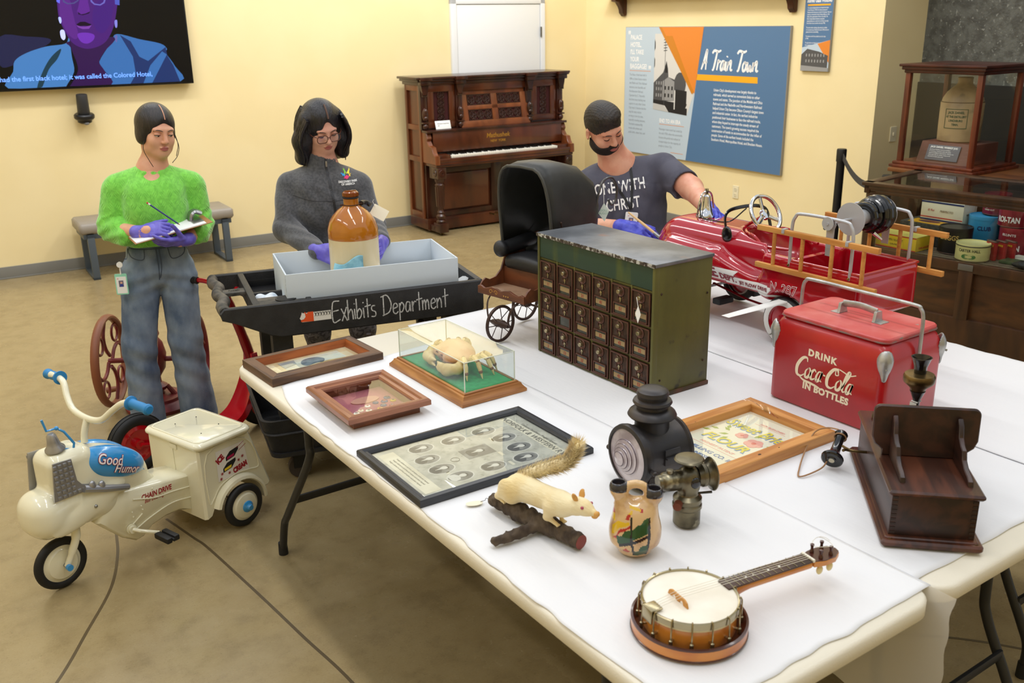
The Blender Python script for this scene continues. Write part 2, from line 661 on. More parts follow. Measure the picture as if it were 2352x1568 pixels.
struct(MB().b2((6.86, 0.2, 1.45), (7.1, 5.15, 2.9), M=RW).build('wall_alcove', m_grey))
struct(MB().b2((6.84, 0.2, 0), (7.1, 4.92, 1.45), M=RW).build('wall_alcove_lower', m_black))
struct(MB().b2((6.36, 0.2, 2.75), (7.1, 4.92, 2.95), M=RW).build('alcove_shade_slab', m_grey))  # unseen low slab, added to shade the alcove wall
struct(MB().b2((6.36, 0.2, 2.95), (7.1, 4.92, ZT), M=RW).build('alcove_shade_block', m_wall))  # unseen block above the slab, added to keep light out of the alcove
struct(MB().b2((-3.4, -2.9, 0), (-3.2, 8.709, ZT), M=RW).build('wall_far_left', m_wall))
struct(MB().b2((-3.2, -2.9, 0), (7.1, -2.7, ZT), M=RW).build('wall_behind', m_wall))
struct(MB().b2((-3.4, 8.697, 0), (4.2, 8.709, 0.10), 0.004, M=RW).b2((-3.4, 8.689, 0), (4.2, 8.699, 0.012), 0.003, M=RW).build('baseboard_left', m_base))
struct(MB().b2((4.2, 8.697, 0), (4.69, 8.709, 0.10), 0.004, M=RW).b2((5.80, 8.697, 0), (6.353, 8.709, 0.10), 0.004, M=RW).build('baseboard_corner', m_base))
struct(MB().b2((6.341, 4.92, 0), (6.353, 8.697, 0.10), 0.004, M=RW).b2((6.333, 4.92, 0), (6.343, 8.69, 0.012), 0.003, M=RW).build('baseboard_right', m_base))
d = MB()
d.b2((4.76, 8.68, 0.0), (5.74, 8.705, 2.12), 0.003, M=RW)
door = struct(d.build('door_1', m_door))
f = MB()
for a, c in (((4.69, 8.672, 0), (4.755, 8.709, 2.18)), ((5.745, 8.672, 0), (5.80, 8.709, 2.18)), ((4.69, 8.672, 2.125), (5.80, 8.709, 2.18))):
 f.b2(a, c, 0.004, M=RW)
f.build('door_frame', m_door, door)
m_hinge = mat('steel_hinge', (120, 120, 120), r=0.35, m=0.9)
for z in (1.85, 0.3):
 MB().cyl(W_(5.748, 8.668, z - 0.05), W_(5.748, 8.668, z + 0.05), 0.009, n=10).build('hinge', m_hinge, door)
# ---------------------------------------------------------------- folding tables and paper
m_plastic = mat('white_table_plastic', (233, 226, 208), r=0.45, bump=0.15, bs=260)
m_leg = mat('charcoal_steel', (44, 44, 45), r=0.42, m=0.3)
m_foot = mat('black_rubber', (22, 22, 23), r=0.7)
def folding_table(x0, x1, y0, y1, label, legs):
 cx, cy = (x0 + x1) / 2, (y0 + y1) / 2
 t = thing('folding_table', label, 'table', (cx, cy, 0), 0, 'folding tables pushed together')
 w, l = x1 - x0 - 0.004, y1 - y0
 MB().prism(rrect(w, l, 0.07, 8), 0.694, 0.740, bev=0.008).build('tabletop', m_plastic, t, ang=50)
 MB().prism(rrect(w - 0.10, l - 0.10, 0.05, 6), 0.680, 0.694).build('underside_rail', m_leg, t)
 for (path, bar) in legs:
  pts = [(p[0] - cx, p[1] - cy, p[2]) for p in path]
  sm = catmull(pts, 6)
  lg = MB().tube(sm, 0.0145, 12).build('leg', m_leg, t)
  MB().cyl((pts[-1][0], pts[-1][1], 0.0), (pts[-1][0], pts[-1][1], 0.05), 0.0185, 0.017, n=14).build('rubber_foot', m_foot, lg)
 ys = sorted({round(lg[1], 3) for lg in [b for _, b in legs if b]})
 for bar in [b for _, b in legs if b]:
  xa, ya, xb, zb = bar
  MB().b2((xa - cx, ya - cy - 0.006, zb - 0.014), (xb - cx, ya - cy + 0.006, zb + 0.014), 0.003).build('cross_bar', m_leg, t)
 return t
def legset(xa, xb, yfar, ynear):
 L = []
 for x in (xa, xb):
  L.append(([(x, yfar - 0.37, 0.69), (x, yfar - 0.37, 0.60), (x, yfar - 0.35, 0.53), (x, yfar - 0.10, 0.22), (x, yfar - 0.045, 0.15), (x, yfar, 0.02)],
 None))
  L.append(([(x, ynear + 0.12, 0.69), (x, ynear + 0.12, 0.42), (x, ynear + 0.105, 0.33), (x, ynear + 0.03, 0.18), (x, ynear, 0.11), (x, ynear, 0.02)], None))
 L[0] = (L[0][0], (xa, yfar - 0.17, xb, 0.305))
 L[1] = (L[1][0], (xa, ynear + 0.05, xb, 0.24))
 return L
folding_table(1.043, 1.790, 0.955, 3.385, 'white plastic folding table nearest the ice cream tricycle, holding the picture frames', legset(1.095, 1.74, 3.194, 1.14))
folding_table(1.790, 2.575, 0.955, 3.400, 'middle white plastic folding table holding the green mailbox cabinet and wooden telephone', legset(1.90, 2.40, 3.20, 1.035))
folding_table(2.575, 3.360, 0.955, 3.400, 'white plastic folding table farthest back, carrying the red fire engine', legset(2.68, 3.26, 3.20, 1.14))
m_paper = mat('white_foam_sheet', (230, 230, 232), r=0.75, bump=0.25, bs=90, bst=(1, 0.25, 1), sheen=0.1)
def paper(name, label, outline_fn, nx, ny, zbase, amp, seed, drop=None):
 b = MB()
 def fn(u, v):
  x, y = outline_fn(u, v)
  z = zbase + amp * (0.5 + 0.5 * mnoise.noise(Vector((x * 3 + seed, y * 2.2, seed)))) + 0.25 * amp * mnoise.noise(Vector((x * 9, y * 14 + seed, 0)))
  if drop:
   x, y, z = drop(x, y, z)
  return (x, y, z)
 b.grid(nx, ny, fn)
 o = b.build(name, m_paper, None, ang=180, solid=0.0012)
 return tag(o, label, 'paper', 'protective sheets on the tables')
def nz(a, b_, c=0.0):
 return mnoise.noise(Vector((a, b_, c)))
def sheet1(u, v):
 y = 0.985 + (3.055 - 0.985) * v
 xl = 1.052 + 0.010 * nz(v * 7, 1.3) + (0.055 * max(0, (v - 0.86) / 0.14) ** 2) + 0.014 * max(0, nz(v * 22, 7))
 xr = 1.797
 x = xl + (xr - xl) * u
 y += 0.012 * nz(u * 9, 3.1) * (1 if v < 0.03 or v > 0.97 else 0) + 0.09 * u * (1 if v > 0.97 else 0)
 return x, y
def drop1(x, y, z):
 return x, y, z + 0.0035 * max(0.0, min(1.0, (x - 1.755) / 0.025))
paper('foam_sheet', 'white foam sheet under the black framed print and the banjo', sheet1, 60, 130, 0.7415, 0.0028, 2.0, drop1)
def sheet2(u, v):
 y = 1.015 + (3.40 - 1.015) * v + 0.008 * nz(u * 6, 5.2) * (1 if v < 0.03 or v > 0.97 else 0)
 x = 1.7775 + 0.003 * nz(v * 5, 9.1) + (2.568 - 1.7775) * u
 if v > 0.94:
  r = (v - 0.94) / 0.06
  x += (0.5 - u) * 0.05 * r * r
 return x, y
paper('foam_sheet', 'white foam sheet under the mailbox cabinet, cooler and telephone', sheet2, 40, 110, 0.7425, 0.0030, 5.0)
def sheet3(u, v):
 y = 0.99 + (3.39 - 0.99) * v
 x = 2.556 + (3.375 + 0.016 * nz(v * 16, 2.2) + 0.012 * nz(v * 45, 5.2) - 2.556) * u
 return x, y
paper('foam_sheet', 'white foam sheet under the red fire engine', sheet3, 56, 100, 0.7425, 0.0028, 9.0, lambda x, y, z: (x, y, z + 0.0028 * max(0.0, min(1.0, (2.60 - x) / 0.03))))
m_film = bpy.data.materials.new('translucent_foam')
m_film.use_nodes = True
_n = m_film.node_tree.nodes
_p = _n['Principled BSDF']
_p.inputs['Base Color'].default_value = lin((235, 232, 226))
_p.inputs['Roughness'].default_value = 0.6
_tr = _n.new('ShaderNodeBsdfTransparent')
_ms = _n.new('ShaderNodeMixShader')
_ms.inputs[0].default_value = 0.62
m_film.node_tree.links.new(_tr.outputs[0], _ms.inputs[1])
m_film.node_tree.links.new(_p.outputs[0], _ms.inputs[2])
m_film.node_tree.links.new(_ms.outputs[0], _n['Material Output'].inputs['Surface'])
b = MB()
def hang(u, v):
 y = 0.925 + 0.62 * u
 z = 0.748 - (0.40 - 0.12 * u + 0.02 * nz(u * 5, 8.8)) * v
 x = 1.7895 + 0.010 * math.sin(v * 3.1) * math.cos(u * 5) * v - 0.03 * v * (1 - u) + (0.0 if v > 0 else 0.0)
 return (x, y + 0.012 * nz(v * 6, 4.4) * (1 if u < 0.05 else 0), z)
b.grid(30, 26, hang)
tag(b.build('foam_sheet_flap', m_film, None, ang=180), 'translucent corner of foam sheet hanging off the table end below the banjo', 'paper', 'protective sheets on the tables')
# ---------------------------------------------------------------- things on and along the walls
m_blackpl = mat('black_plastic', (20, 20, 22), r=0.4)
m_darkpl = mat('dark_grey_plastic', (46, 47, 50), r=0.45)
m_chrome = mat('chrome', (225, 225, 228), r=0.08, m=1.0)
m_steel = mat('brushed_steel', (160, 160, 160), r=0.32, m=0.9)
m_brass = mat('aged_brass', (150, 120, 60), r=0.35, m=0.9, c2=(95, 78, 45), ns=30)
m_white = mat('white_print', (240, 240, 240), r=0.6)
m_inkblk = mat('black_ink', (25, 25, 28), r=0.6)
def emis(name, c, s=1.0):
 return mat(name, (2, 2, 2), r=0.2, emit=c, es=s, spec=0.3)
MLW = lambda u, z, w: basis(W_(u, w, z), RW.to_3x3() @ Vector((1, 0, 0)), (0, 0, 1), RW.to_3x3() @ Vector((0, -1, 0)))
tv = thing('television', 'large black flat television on the yellow wall showing a woman in a teal jacket', 'television', M=MLW(1.30, 1.965, 8.62))
MB().box((-0.012, 0.005, -0.035), (1.69, 0.95, 0.05), 0.006).build('housing', m_blackpl, tv)
MB().box((-0.012, 0.003, -0.006), (1.69, 0.945, 0.012), 0.003).build('bezel', mat('black_bezel', (12, 12, 14), r=0.25), tv)
MB().box((0, 0, -0.072), (0.5, 0.4, 0.03)).build('wall_mount', m_darkpl, tv)
scr = MB().box((-0.012, 0.007, 0.0008), (1.664, 0.92, 0.0016)).build('screen', emis('screen_black', (7, 7, 10)), tv)
TVP = {
'backlight': [ (0.709, 1.907), (0.891, 1.903), (1.044, 1.887), (1.044, 1.847), (0.867, 1.754), (0.764, 1.692), (0.673, 1.695) ],
'jacket_left': [ (1.198, 1.897), (1.165, 1.844), (1.018, 1.825), (0.871, 1.780), (0.781, 1.724), (0.756, 1.643), (0.702, 1.520), (1.147, 1.516), (1.217, 1.615), (1.223, 1.675), (1.201, 1.810) ],
'jacket_shade_left': [ (1.127, 1.806), (1.048, 1.748), (0.975, 1.651), (0.907, 1.517), (0.945, 1.519), (1.013, 1.650), (1.089, 1.730) ],
'jacket_right': [ (1.562, 1.909), (1.509, 1.843), (1.397, 1.697), (1.422, 1.634), (1.464, 1.505), (2.019, 1.504), (1.992, 1.641), (1.931, 1.749), (1.943, 1.784), (1.895, 1.827), (1.733, 1.865) ],
'jacket_shade_right': [ (1.584, 1.902), (1.623, 1.816), (1.663, 1.729), (1.668, 1.590), (1.615, 1.505), (1.719, 1.504), (1.792, 1.655), (1.901, 1.764), (1.937, 1.738), (1.790, 1.507), (2.019, 1.504), (1.979, 1.649), (1.939, 1.728), (1.934, 1.798), (1.779, 1.691), (1.714, 1.727), (1.662, 1.849) ],
'chest': [ (1.193, 1.860), (1.201, 1.810), (1.223, 1.675), (1.222, 1.625), (1.147, 1.516), (1.464, 1.505), (1.427, 1.627), (1.397, 1.697), (1.449, 1.776), (1.538, 1.886) ],
'collar': [ (1.201, 1.870), (1.201, 1.810), (1.229, 1.675), (1.213, 1.608), (1.146, 1.513), (1.120, 1.514), (1.196, 1.626), (1.197, 1.743) ],
'face': [ (1.167, 2.251), (1.152, 2.155), (1.147, 2.042), (1.162, 1.976), (1.182, 1.917), (1.209, 1.860), (1.252, 1.822), (1.320, 1.800), (1.394, 1.812), (1.459, 1.844), (1.506, 1.897), (1.547, 1.970), (1.575, 2.054), (1.605, 2.170), (1.610, 2.253) ],
'face_light': [ (1.165, 2.139), (1.157, 2.042), (1.174, 1.969), (1.200, 1.910), (1.240, 1.876), (1.271, 1.908), (1.260, 2.008), (1.252, 2.106), (1.246, 2.171), (1.193, 2.236) ],
'face_cheek': [ (1.414, 2.105), (1.392, 2.022), (1.413, 1.939), (1.463, 1.921), (1.519, 1.987), (1.551, 2.071), (1.578, 2.170), (1.473, 2.170) ],
'chin': [ (1.265, 1.915), (1.280, 1.858), (1.326, 1.840), (1.376, 1.866), (1.388, 1.906), (1.332, 1.924) ],
'nose': [ (1.335, 2.203), (1.303, 2.122), (1.287, 2.080), (1.310, 2.063), (1.353, 2.069), (1.382, 2.085), (1.379, 2.154), (1.380, 2.203) ],
'nose_shadow': [ (1.291, 2.083), (1.294, 2.063), (1.325, 2.056), (1.373, 2.069), (1.385, 2.085), (1.347, 2.069), (1.314, 2.063) ],
'mouth': [ (1.267, 1.988), (1.299, 2.007), (1.334, 2.007), (1.380, 1.986), (1.362, 1.973), (1.320, 1.977), (1.281, 1.974) ],
'lip': [ (1.266, 1.981), (1.300, 1.971), (1.332, 1.970), (1.379, 1.979), (1.356, 1.953), (1.310, 1.951), (1.279, 1.964) ],
'hair_left': [ (1.158, 2.251), (1.149, 2.158), (1.169, 2.145), (1.192, 2.252) ],
'hair_right': [ (1.590, 2.253), (1.580, 2.137), (1.613, 2.130), (1.630, 2.253) ],
'earring_a': [ (1.144, 2.042), (1.145, 2.009), (1.153, 1.996), (1.162, 2.015), (1.160, 2.042) ],
'earring_b': [ (1.140, 1.937), (1.140, 1.891), (1.156, 1.871), (1.172, 1.891), (1.172, 1.937), (1.158, 1.950) ],
'earring_c': [ (1.559, 2.010), (1.557, 1.970), (1.565, 1.956), (1.575, 1.977), (1.577, 2.017) ],
'earring_d': [ (1.546, 1.896), (1.544, 1.855), (1.553, 1.848), (1.563, 1.896) ],
'glass_l': [ (1.192, 2.190), (1.196, 2.155), (1.225, 2.139), (1.274, 2.142), (1.309, 2.164), (1.321, 2.197), (1.311, 2.197), (1.300, 2.168), (1.269, 2.151), (1.230, 2.148), (1.207, 2.161), (1.202, 2.190) ],
'glass_r': [ (1.399, 2.203), (1.399, 2.157), (1.422, 2.134), (1.467, 2.128), (1.502, 2.147), (1.523, 2.197), (1.513, 2.197), (1.493, 2.154), (1.465, 2.137), (1.426, 2.144), (1.410, 2.164), (1.409, 2.203) ],
}
TVC = {'backlight': (28, 30, 62), 'jacket_left': (62, 112, 168), 'jacket_shade_left': (24, 52, 66), 'jacket_right': (52, 98, 156), 'jacket_shade_right': (28, 46, 92),
 'chest': (44, 18, 66), 'collar': (9, 9, 16), 'face': (66, 26, 104), 'face_light': (82, 34, 120), 'face_cheek': (60, 26, 108), 'chin': (100, 44, 160),
 'nose': (86, 34, 128), 'nose_shadow': (26, 8, 42), 'mouth': (20, 6, 30), 'lip': (112, 58, 150), 'hair_left': (92, 100, 215), 'hair_right': (70, 80, 170),
 'earring_a': (170, 180, 255), 'earring_b': (190, 195, 255), 'earring_c': (120, 120, 200), 'earring_d': (90, 90, 150), 'glass_l': (70, 66, 120), 'glass_r': (96, 90, 170)}
for i, (k, P) in enumerate(TVP.items()):
 pl = [(u - 1.30, max(-0.45, min(0.465, z - 1.965))) for u, z in P]
 if k not in ('mouth', 'lip', 'nose_shadow', 'glass_l', 'glass_r', 'jacket_shade_right', 'hair_left', 'hair_right'):
  pl = [p[:2] for p in catmull(pl, 4, True)]
  pl = [(x, max(-0.45, min(0.465, y))) for x, y in pl]
 o = MB().prism(pl, 0.0016, 0.0018 + 0.0004 * i).build('screen_picture', emis('tv_' + k, TVC[k], 1.25), scr)
text('had the first black hotel; it was called the Colored Hotel,', 0.052, emis('tv_caption', (112, 160, 255), 1.5), scr, T_(0.498, -0.395, 0.012), name='caption', align='RIGHT', bold=0.0008, sx=0.955, ext=0.0002)
c = thing('conference_camera', 'small black swivel camera mounted on the wall below the television', 'camera', M=MLW(1.222, 1.33, 8.62) @ Matrix.Scale(1.2, 4))
MB().lathe([(0.0, 0.10), (0.034, 0.10), (0.036, 0.095), (0.040, -0.02), (0.036, -0.03), (0, -0.03)], 24, T_(0.0, 0.0, 0.0, rx=-82)).build('camera_head', m_darkpl, c)
MB().lathe([(0.0, -0.03), (0.058, -0.03), (0.066, -0.038), (0.066, -0.056), (0.058, -0.066), (0.046, -0.068), (0.046, -0.085), (0.030, -0.095), (0, -0.097)], 28, T_(0, 0, 0, rx=-82)).build('swivel_base', m_blackpl, c)
MB().ball((0.004, -0.093, 0.02), (0.02, 0.012, 0.02)).build('lens', mat('lens_grey', (120, 122, 126), r=0.2), c)
MB().box((0, -0.03, -0.045), (0.05, 0.04, 0.05), 0.006).build('wall_bracket', m_blackpl, c)
m_vinyl = mat('grey_vinyl', (150, 142, 132), r=0.45, c2=(142, 134, 125), ns=5)
m_bluegrey = mat('blue_grey_steel', (82, 92, 102), r=0.45, m=0.2)
bn = thing('bench', 'grey padded bench with blue-grey steel loop legs against the yellow wall', 'bench', W_(1.62, 8.43, 0), math.degrees(AW))
MB().prism(rrect(1.25, 0.42, 0.03), 0.375, 0.465, bev=0.018).build('seat_cushion', m_vinyl, bn, ang=60)
MB().b2((-0.60, -0.19, 0.335), (0.60, 0.19, 0.375), 0.004).build('seat_frame', m_bluegrey, bn)
for x in (-0.575, 0.515):
 fr = MB()
 for a, cc in (((x - 0.0, -0.215, 0), (x + 0.055, -0.175, 0.375)), ((x, 0.16, 0), (x + 0.055, 0.20, 0.375)), ((x, -0.215, 0.0), (x + 0.055, 0.20, 0.022)), ((x, -0.215, 0.345), (x + 0.055, 0.2, 0.375))):
  fr.b2(a, cc, 0.003)
 fr.build('loop_leg', m_bluegrey, bn)
# ---------------------------------------------------------------- piano
m_piano = mat('mahogany', (98, 48, 24), r=0.28, c2=(58, 26, 13), ns=5, nd=8, st=(1, 1, 0.25), lo=0.35, hi=0.68, dist=0.6, coat=0.3)
m_pianod = mat('dark_mahogany', (62, 27, 15), r=0.3, c2=(38, 16, 9), ns=7, nd=8, st=(1, 1, 0.3), dist=0.5, coat=0.3)
m_pianol = mat('light_mahogany', (126, 68, 34), r=0.32, c2=(96, 48, 24), ns=6, nd=8, st=(1, 1, 0.2), dist=0.5, coat=0.2)
m_fret = mat('fretwork_wood', (52, 24, 15), r=0.4)
m_fretback = mat('fretwork_cloth', (58, 10, 12), r=0.9)
m_ivory = mat('ivory_key', (236, 232, 220), r=0.3)
m_ebony = mat('ebony_key', (15, 13, 12), r=0.3)
m_gold = mat('gold_leaf', (176, 128, 48), r=0.4, m=0.4)
pn = thing('upright_piano', 'carved dark mahogany upright piano with open keyboard in the corner', 'piano', W_(4.925, 8.64, 0), math.degrees(AW))
pn.scale = (0.985, 1, 1)
b = MB()
b.b2((-0.80, -0.34, 0.12), (0.80, -0.03, 1.40), 0.004)
b.b2((-0.815, -0.40, 0.03), (0.815, -0.02, 0.135), 0.006)
b.b2((-0.80, -0.345, 0.70), (0.80, -0.34, 0.76), 0.002)
b.build('case', m_piano, pn)
lid = MB()
lid.b2((-0.885, -0.43, 1.452), (0.885, 0.0, 1.475), 0.008)
lid.b2((-0.865, -0.41, 1.428), (0.865, -0.01, 1.453), 0.010)
lid.b2((-0.84, -0.385, 1.398), (0.84, -0.02, 1.43), 0.010)
for s, w in ((-0.79, 0.11), (-0.405, 0.11), (0.405, 0.11), (0.79, 0.11)):
 lid.b2((s - w / 2 - 0.01, -0.455, 1.44), (s + w / 2 + 0.01, -0.42, 1.475), 0.007)
 lid.b2((s - w / 2, -0.435, 1.40), (s + w / 2, -0.38, 1.44), 0.007)
lid.build('lid', m_pianod, pn)
for s in (-1, 1):
 sp = MB()
 for y0, y1, z0, z1 in ((-0.34, -0.30, 0.13, 1.40), (-0.07, -0.03, 0.13, 1.40), (-0.30, -0.07, 1.345, 1.40), (-0.30, -0.07, 0.98, 1.03), (-0.30, -0.07, 0.68, 0.73), (-0.30, -0.07, 0.13, 0.19)):
  sp.b2((s * 0.80, y0, z0), (s * 0.82, y1, z1), 0.003)
 sp.build('side_panel', m_pianol, pn)
for x in (-0.79, -0.405, 0.405, 0.79):
 p = MB()
 p.b2((x - 0.035, -0.375, 0.99), (x + 0.035, -0.33, 1.40), 0.004)
 pl = p.build('pilaster', m_pianod, pn)
 q = MB()
 q.prism([(-0.04, 0), (0.04, 0), (0.032, -0.05), (0.02, -0.09), (-0.02, -0.09), (-0.032, -0.05)], 0, 0.04, basis((x, -0.375, 1.40), (1, 0, 0), (0, 0, 1), (0, -1, 0)), bev=0.004)
 for k in range(3):
  q.cyl((x - 0.03, -0.40, 1.325 - k * 0.012), (x + 0.03, -0.40, 1.325 - k * 0.012), 0.006, n=8)
 q.ball((x, -0.395, 1.13), (0.033, 0.028, 0.065))
 q.ball((x, -0.412, 1.16), (0.022, 0.018, 0.028))
 q.ball((x, -0.410, 1.10), (0.024, 0.018, 0.02))
 q.box((x, -0.395, 1.055), (0.07, 0.04, 0.014), 0.004)
 q.ball((x, -0.395, 1.02), (0.028, 0.024, 0.03))
 q.build('carving', m_pianod, pl)
def fretwork(b, w, h, M, tall=False):
 n = max(1, round((h if tall else w) / (0.075)))
 r = 0.0045
 for i in range(n):
  if tall:
   cx, cy = 0, -h / 2 + h * (i + 0.5) / n
  else:
   cx, cy = -w / 2 + w * (i + 0.5) / n, 0
  R = 0.46 * min(w, h) if not tall else 0.40 * w
  R = min(R, 0.038)
  b.torus(R, r, 18, 6, M @ T_(cx, cy, 0))
  for a in range(6):
   b.torus(R * 0.48, r * 0.8, 10, 5, M @ T_(cx + 0.5 * R * math.cos(a * math.pi / 3), cy + 0.5 * R * math.sin(a * math.pi / 3), 0))
  for sx in (-1, 1):
   for sy in (-1, 1):
    b.tube(catmull([(cx + sx * R, cy, 0), (cx + sx * 0.032, cy + sy * h * 0.2 if not tall else cy + sy * 0.02, 0), (cx + sx * 0.012, cy + sy * (h * 0.46 if not tall else 0.036), 0)], 4), r * 0.9, 6, M=M)
 for (x, y, sx, sy) in ((0, h / 2, w, 0.006), (0, -h / 2, w, 0.006), (w / 2, 0, 0.006, h), (-w / 2, 0, 0.006, h)):
  b.box((x, y, 0), (sx, sy, 0.012), M=M)
for s in (-1, 1):
 x = s * 0.595
 M = basis((x, -0.362, 1.20), (1, 0, 0), (0, 0, 1), (0, -1, 0))
 fr = MB()
 for a, cc in (((-0.15, 0.135), (0.15, 0.20)), ((-0.15, -0.20), (0.15, -0.145)), ((-0.15, -0.145), (-0.085, 0.135)), ((0.085, -0.145), (0.15, 0.135))):
  fr.b2((a[0], a[1], -0.02), (cc[0], cc[1], 0.004), 0.003, M=M)
 sp = fr.build('carved_panel_frame', m_piano, pn)
 MB().box((0, -0.005, -0.017), (0.18, 0.29, 0.006), M=M).build('backing_cloth', m_fretback, sp)
 f = MB()
 fretwork(f, 0.165, 0.275, M @ T_(0, -0.005, -0.008), True)
 f.build('fretwork', m_fret, sp)
MD = T_(0, -0.40, 0.985) @ Matrix.Rotation(R_(78), 4, 'X')
dk = MB()
for a, cc in (((-0.40, 0.0), (0.40, 0.06)), ((-0.36, 0.31), (0.36, 0.37)), ((-0.39, 0.06), (-0.31, 0.31)), ((0.31, 0.06), (0.39, 0.31)), ((-0.035, 0.06), (0.035, 0.31)), ((-0.31, 0.165), (0.31, 0.205))):
 dk.b2((a[0], a[1], 0), (cc[0], cc[1], 0.016), 0.003, M=MD)
desk = dk.build('music_desk', m_pianol, pn)
MB().b2((-0.32, 0.05, -0.004), (0.32, 0.32, 0.002), M=MD).build('backing_cloth', m_fretback, desk)
for sx in (-1, 1):
 for y in (0.1125, 0.2575):
  f = MB()
  fretwork(f, 0.255, 0.095, MD @ T_(sx * 0.172, y, 0.008))
  f.build('fretwork', m_fret, desk)
MB().b2((-0.37, -0.37, 1.33), (0.37, -0.345, 1.40), 0.004).build('upper_rail', m_piano, pn)
b = MB()
b.b2((-0.815, -0.47, 0.965), (0.815, -0.33, 0.988), 0.006)
b.build('ledge', m_pianod, pn)
FB = basis((0, -0.455, 0.785), (1, 0, 0), (0, 0.02, 1), (0, -1, 0.02))
fbd = MB().box((0, 0.09, 0), (1.50, 0.185, 0.018), 0.004, M=FB).build('fallboard', m_piano, pn)
text('Mathushek', 0.062, m_gold, fbd, FB @ T_(-0.02, 0.095, 0.0095), shear=0.15, bold=0.001)
text('NEW  YORK', 0.032, m_gold, fbd, FB @ T_(-0.02, 0.05, 0.0095), bold=0.0008)
b = MB()
b.b2((-0.80, -0.60, 0.655), (0.80, -0.32, 0.705), 0.006)
b.b2((-0.80, -0.605, 0.70), (0.80, -0.575, 0.735), 0.008)
b.build('keybed', m_piano, pn)
bd = MB()
for i in range(110):
 bd.ball((-0.79 + 1.58 * i / 109, -0.603, 0.672), 0.0065, 6, 4)
bd.build('beading', m_pianod, pn)
for s in (-1, 1):
 b = MB()
 b.prism([(0, 0), (0.28, 0), (0.28, 0.30), (0.20, 0.305), (0.165, 0.27), (0.15, 0.235), (0.165, 0.21), (0.13, 0.17), (0.07, 0.16), (0.055, 0.12), (0.03, 0.09), (0.0, 0.085)], 0, 0.05,
   basis((s * 0.785 - 0.025, -0.61, 0.68), (0, 1, 0), (0, 0, 1), (1, 0, 0)), bev=0.006)
 b.build('key_arm', m_pianol, pn)
 MB().b2((s * 0.69 - 0.065, -0.575, 0.70), (s * 0.69 + 0.065, -0.45, 0.765), 0.006).build('key_block', m_piano, pn)
wk = 1.24 / 52
w0 = MB().box((0, 0, 0), (wk * 0.93, 0.13, 0.022), 0.002).build('white_key', m_ivory, pn)
w0.location = (-0.62 + wk * 0.5, -0.515, 0.745)
for i in range(1, 52):
 k = w0.copy()
 COL.objects.link(k)
 k.location = (-0.62 + wk * (i + 0.5), -0.515, 0.745)
k0 = None
for i in range(51):
 if (i % 7) in (1, 4):
  continue
 if k0 is None:
  k0 = MB().box((0, 0, 0), (wk * 0.5, 0.085, 0.014), 0.002).build('black_key', m_ebony, pn)
  k = k0
 else:
  k = k0.copy()
  COL.objects.link(k)
 k.location = (-0.62 + wk * (i + 1), -0.492, 0.762)
b = MB()
for x0, x1 in ((-0.80, -0.64), (-0.06, 0.06), (0.64, 0.80)):
 b.b2((x0, -0.375, 0.13), (x1, -0.34, 0.66), 0.004)
for z0, z1 in ((0.13, 0.19), (0.57, 0.66)):
 b.b2((-0.80, -0.372, z0), (0.80, -0.34, z1), 0.004)
b.build('lower_frame', m_pianod, pn)
for s in (-1, 1):
 MB().b2((s * 0.35 - 0.265, -0.362, 0.205), (s * 0.35 + 0.265, -0.345, 0.555), 0.006).build('lower_panel', m_piano, pn)
MB().b2((-0.80, -0.41, 0.02), (0.80, -0.36, 0.125), 0.006).build('bottom_rail', m_piano, pn)
for k in range(3):
 MB().box((-0.10 + 0.07 * k, -0.44, 0.12), (0.022, 0.12, 0.012), 0.005).build('pedal', m_brass, pn)
for s in (-1, 1):
 x = s * 0.745
 l = MB()
 l.box((x, -0.55, 0.075), (0.10, 0.13, 0.09), 0.008)
 l.box((x, -0.46, 0.06), (0.10, 0.12, 0.06), 0.006)
 l.lathe([(0.0, 0.12), (0.046, 0.12), (0.05, 0.14), (0.034, 0.155), (0.048, 0.175), (0.05, 0.19), (0.03, 0.21), (0.038, 0.225), (0.026, 0.24), (0.024, 0.26), (0.034, 0.28), (0.038, 0.40), (0.042, 0.47), (0.05, 0.49), (0.036, 0.505), (0.046, 0.52), (0.05, 0.545), (0.0, 0.55)], 24, T_(x, -0.55, 0))
 for k in range(10):
  a = 2 * math.pi * k / 10
  l.cyl((x + 0.034 * math.cos(a), -0.55 + 0.034 * math.sin(a), 0.28), (x + 0.041 * math.cos(a), -0.55 + 0.041 * math.sin(a), 0.47), 0.007, n=6)
 l.box((x, -0.54, 0.60), (0.095, 0.14, 0.11), 0.012)
 l.prism([(0, 0), (0.10, 0), (0.10, 0.13), (0.03, 0.11), (0.05, 0.05)], -0.035, 0.035, basis((x, -0.51, 0.54), (0, 1, 0), (0, 0, 1), (1, 0, 0)))
 lg = l.build('leg', m_pianod, pn)
 cv = MB()
 for k in range(3):
  cv.torus(0.03 - 0.008 * k, 0.006, 16, 6, basis((x - s * 0.0, -0.612, 0.60), (1, 0, 0), (0, 0, 1), (0, -1, 0)))
  cv.torus(0.03 - 0.008 * k, 0.006, 16, 6, basis((x + s * 0.05, -0.55, 0.60), (0, 1, 0), (0, 0, 1), (1, 0, 0)))
 cv.build('scroll_carving', m_pianod, lg)
 MB().cyl((x - 0.012, -0.55, 0.015), (x + 0.012, -0.55, 0.015), 0.015, n=12).build('caster', m_brass, lg)
card = MB().box((0, 0, 0), (0.165, 0.08, 0.002), 0.0008, M=T_(-0.615, -0.42, 1.03) @ Matrix.Rotation(R_(72), 4, 'X')).build('label_card', m_white, None)
card.matrix_world = pn.matrix_basis
tag(card, 'small white card propped on the piano above the keys', 'card')
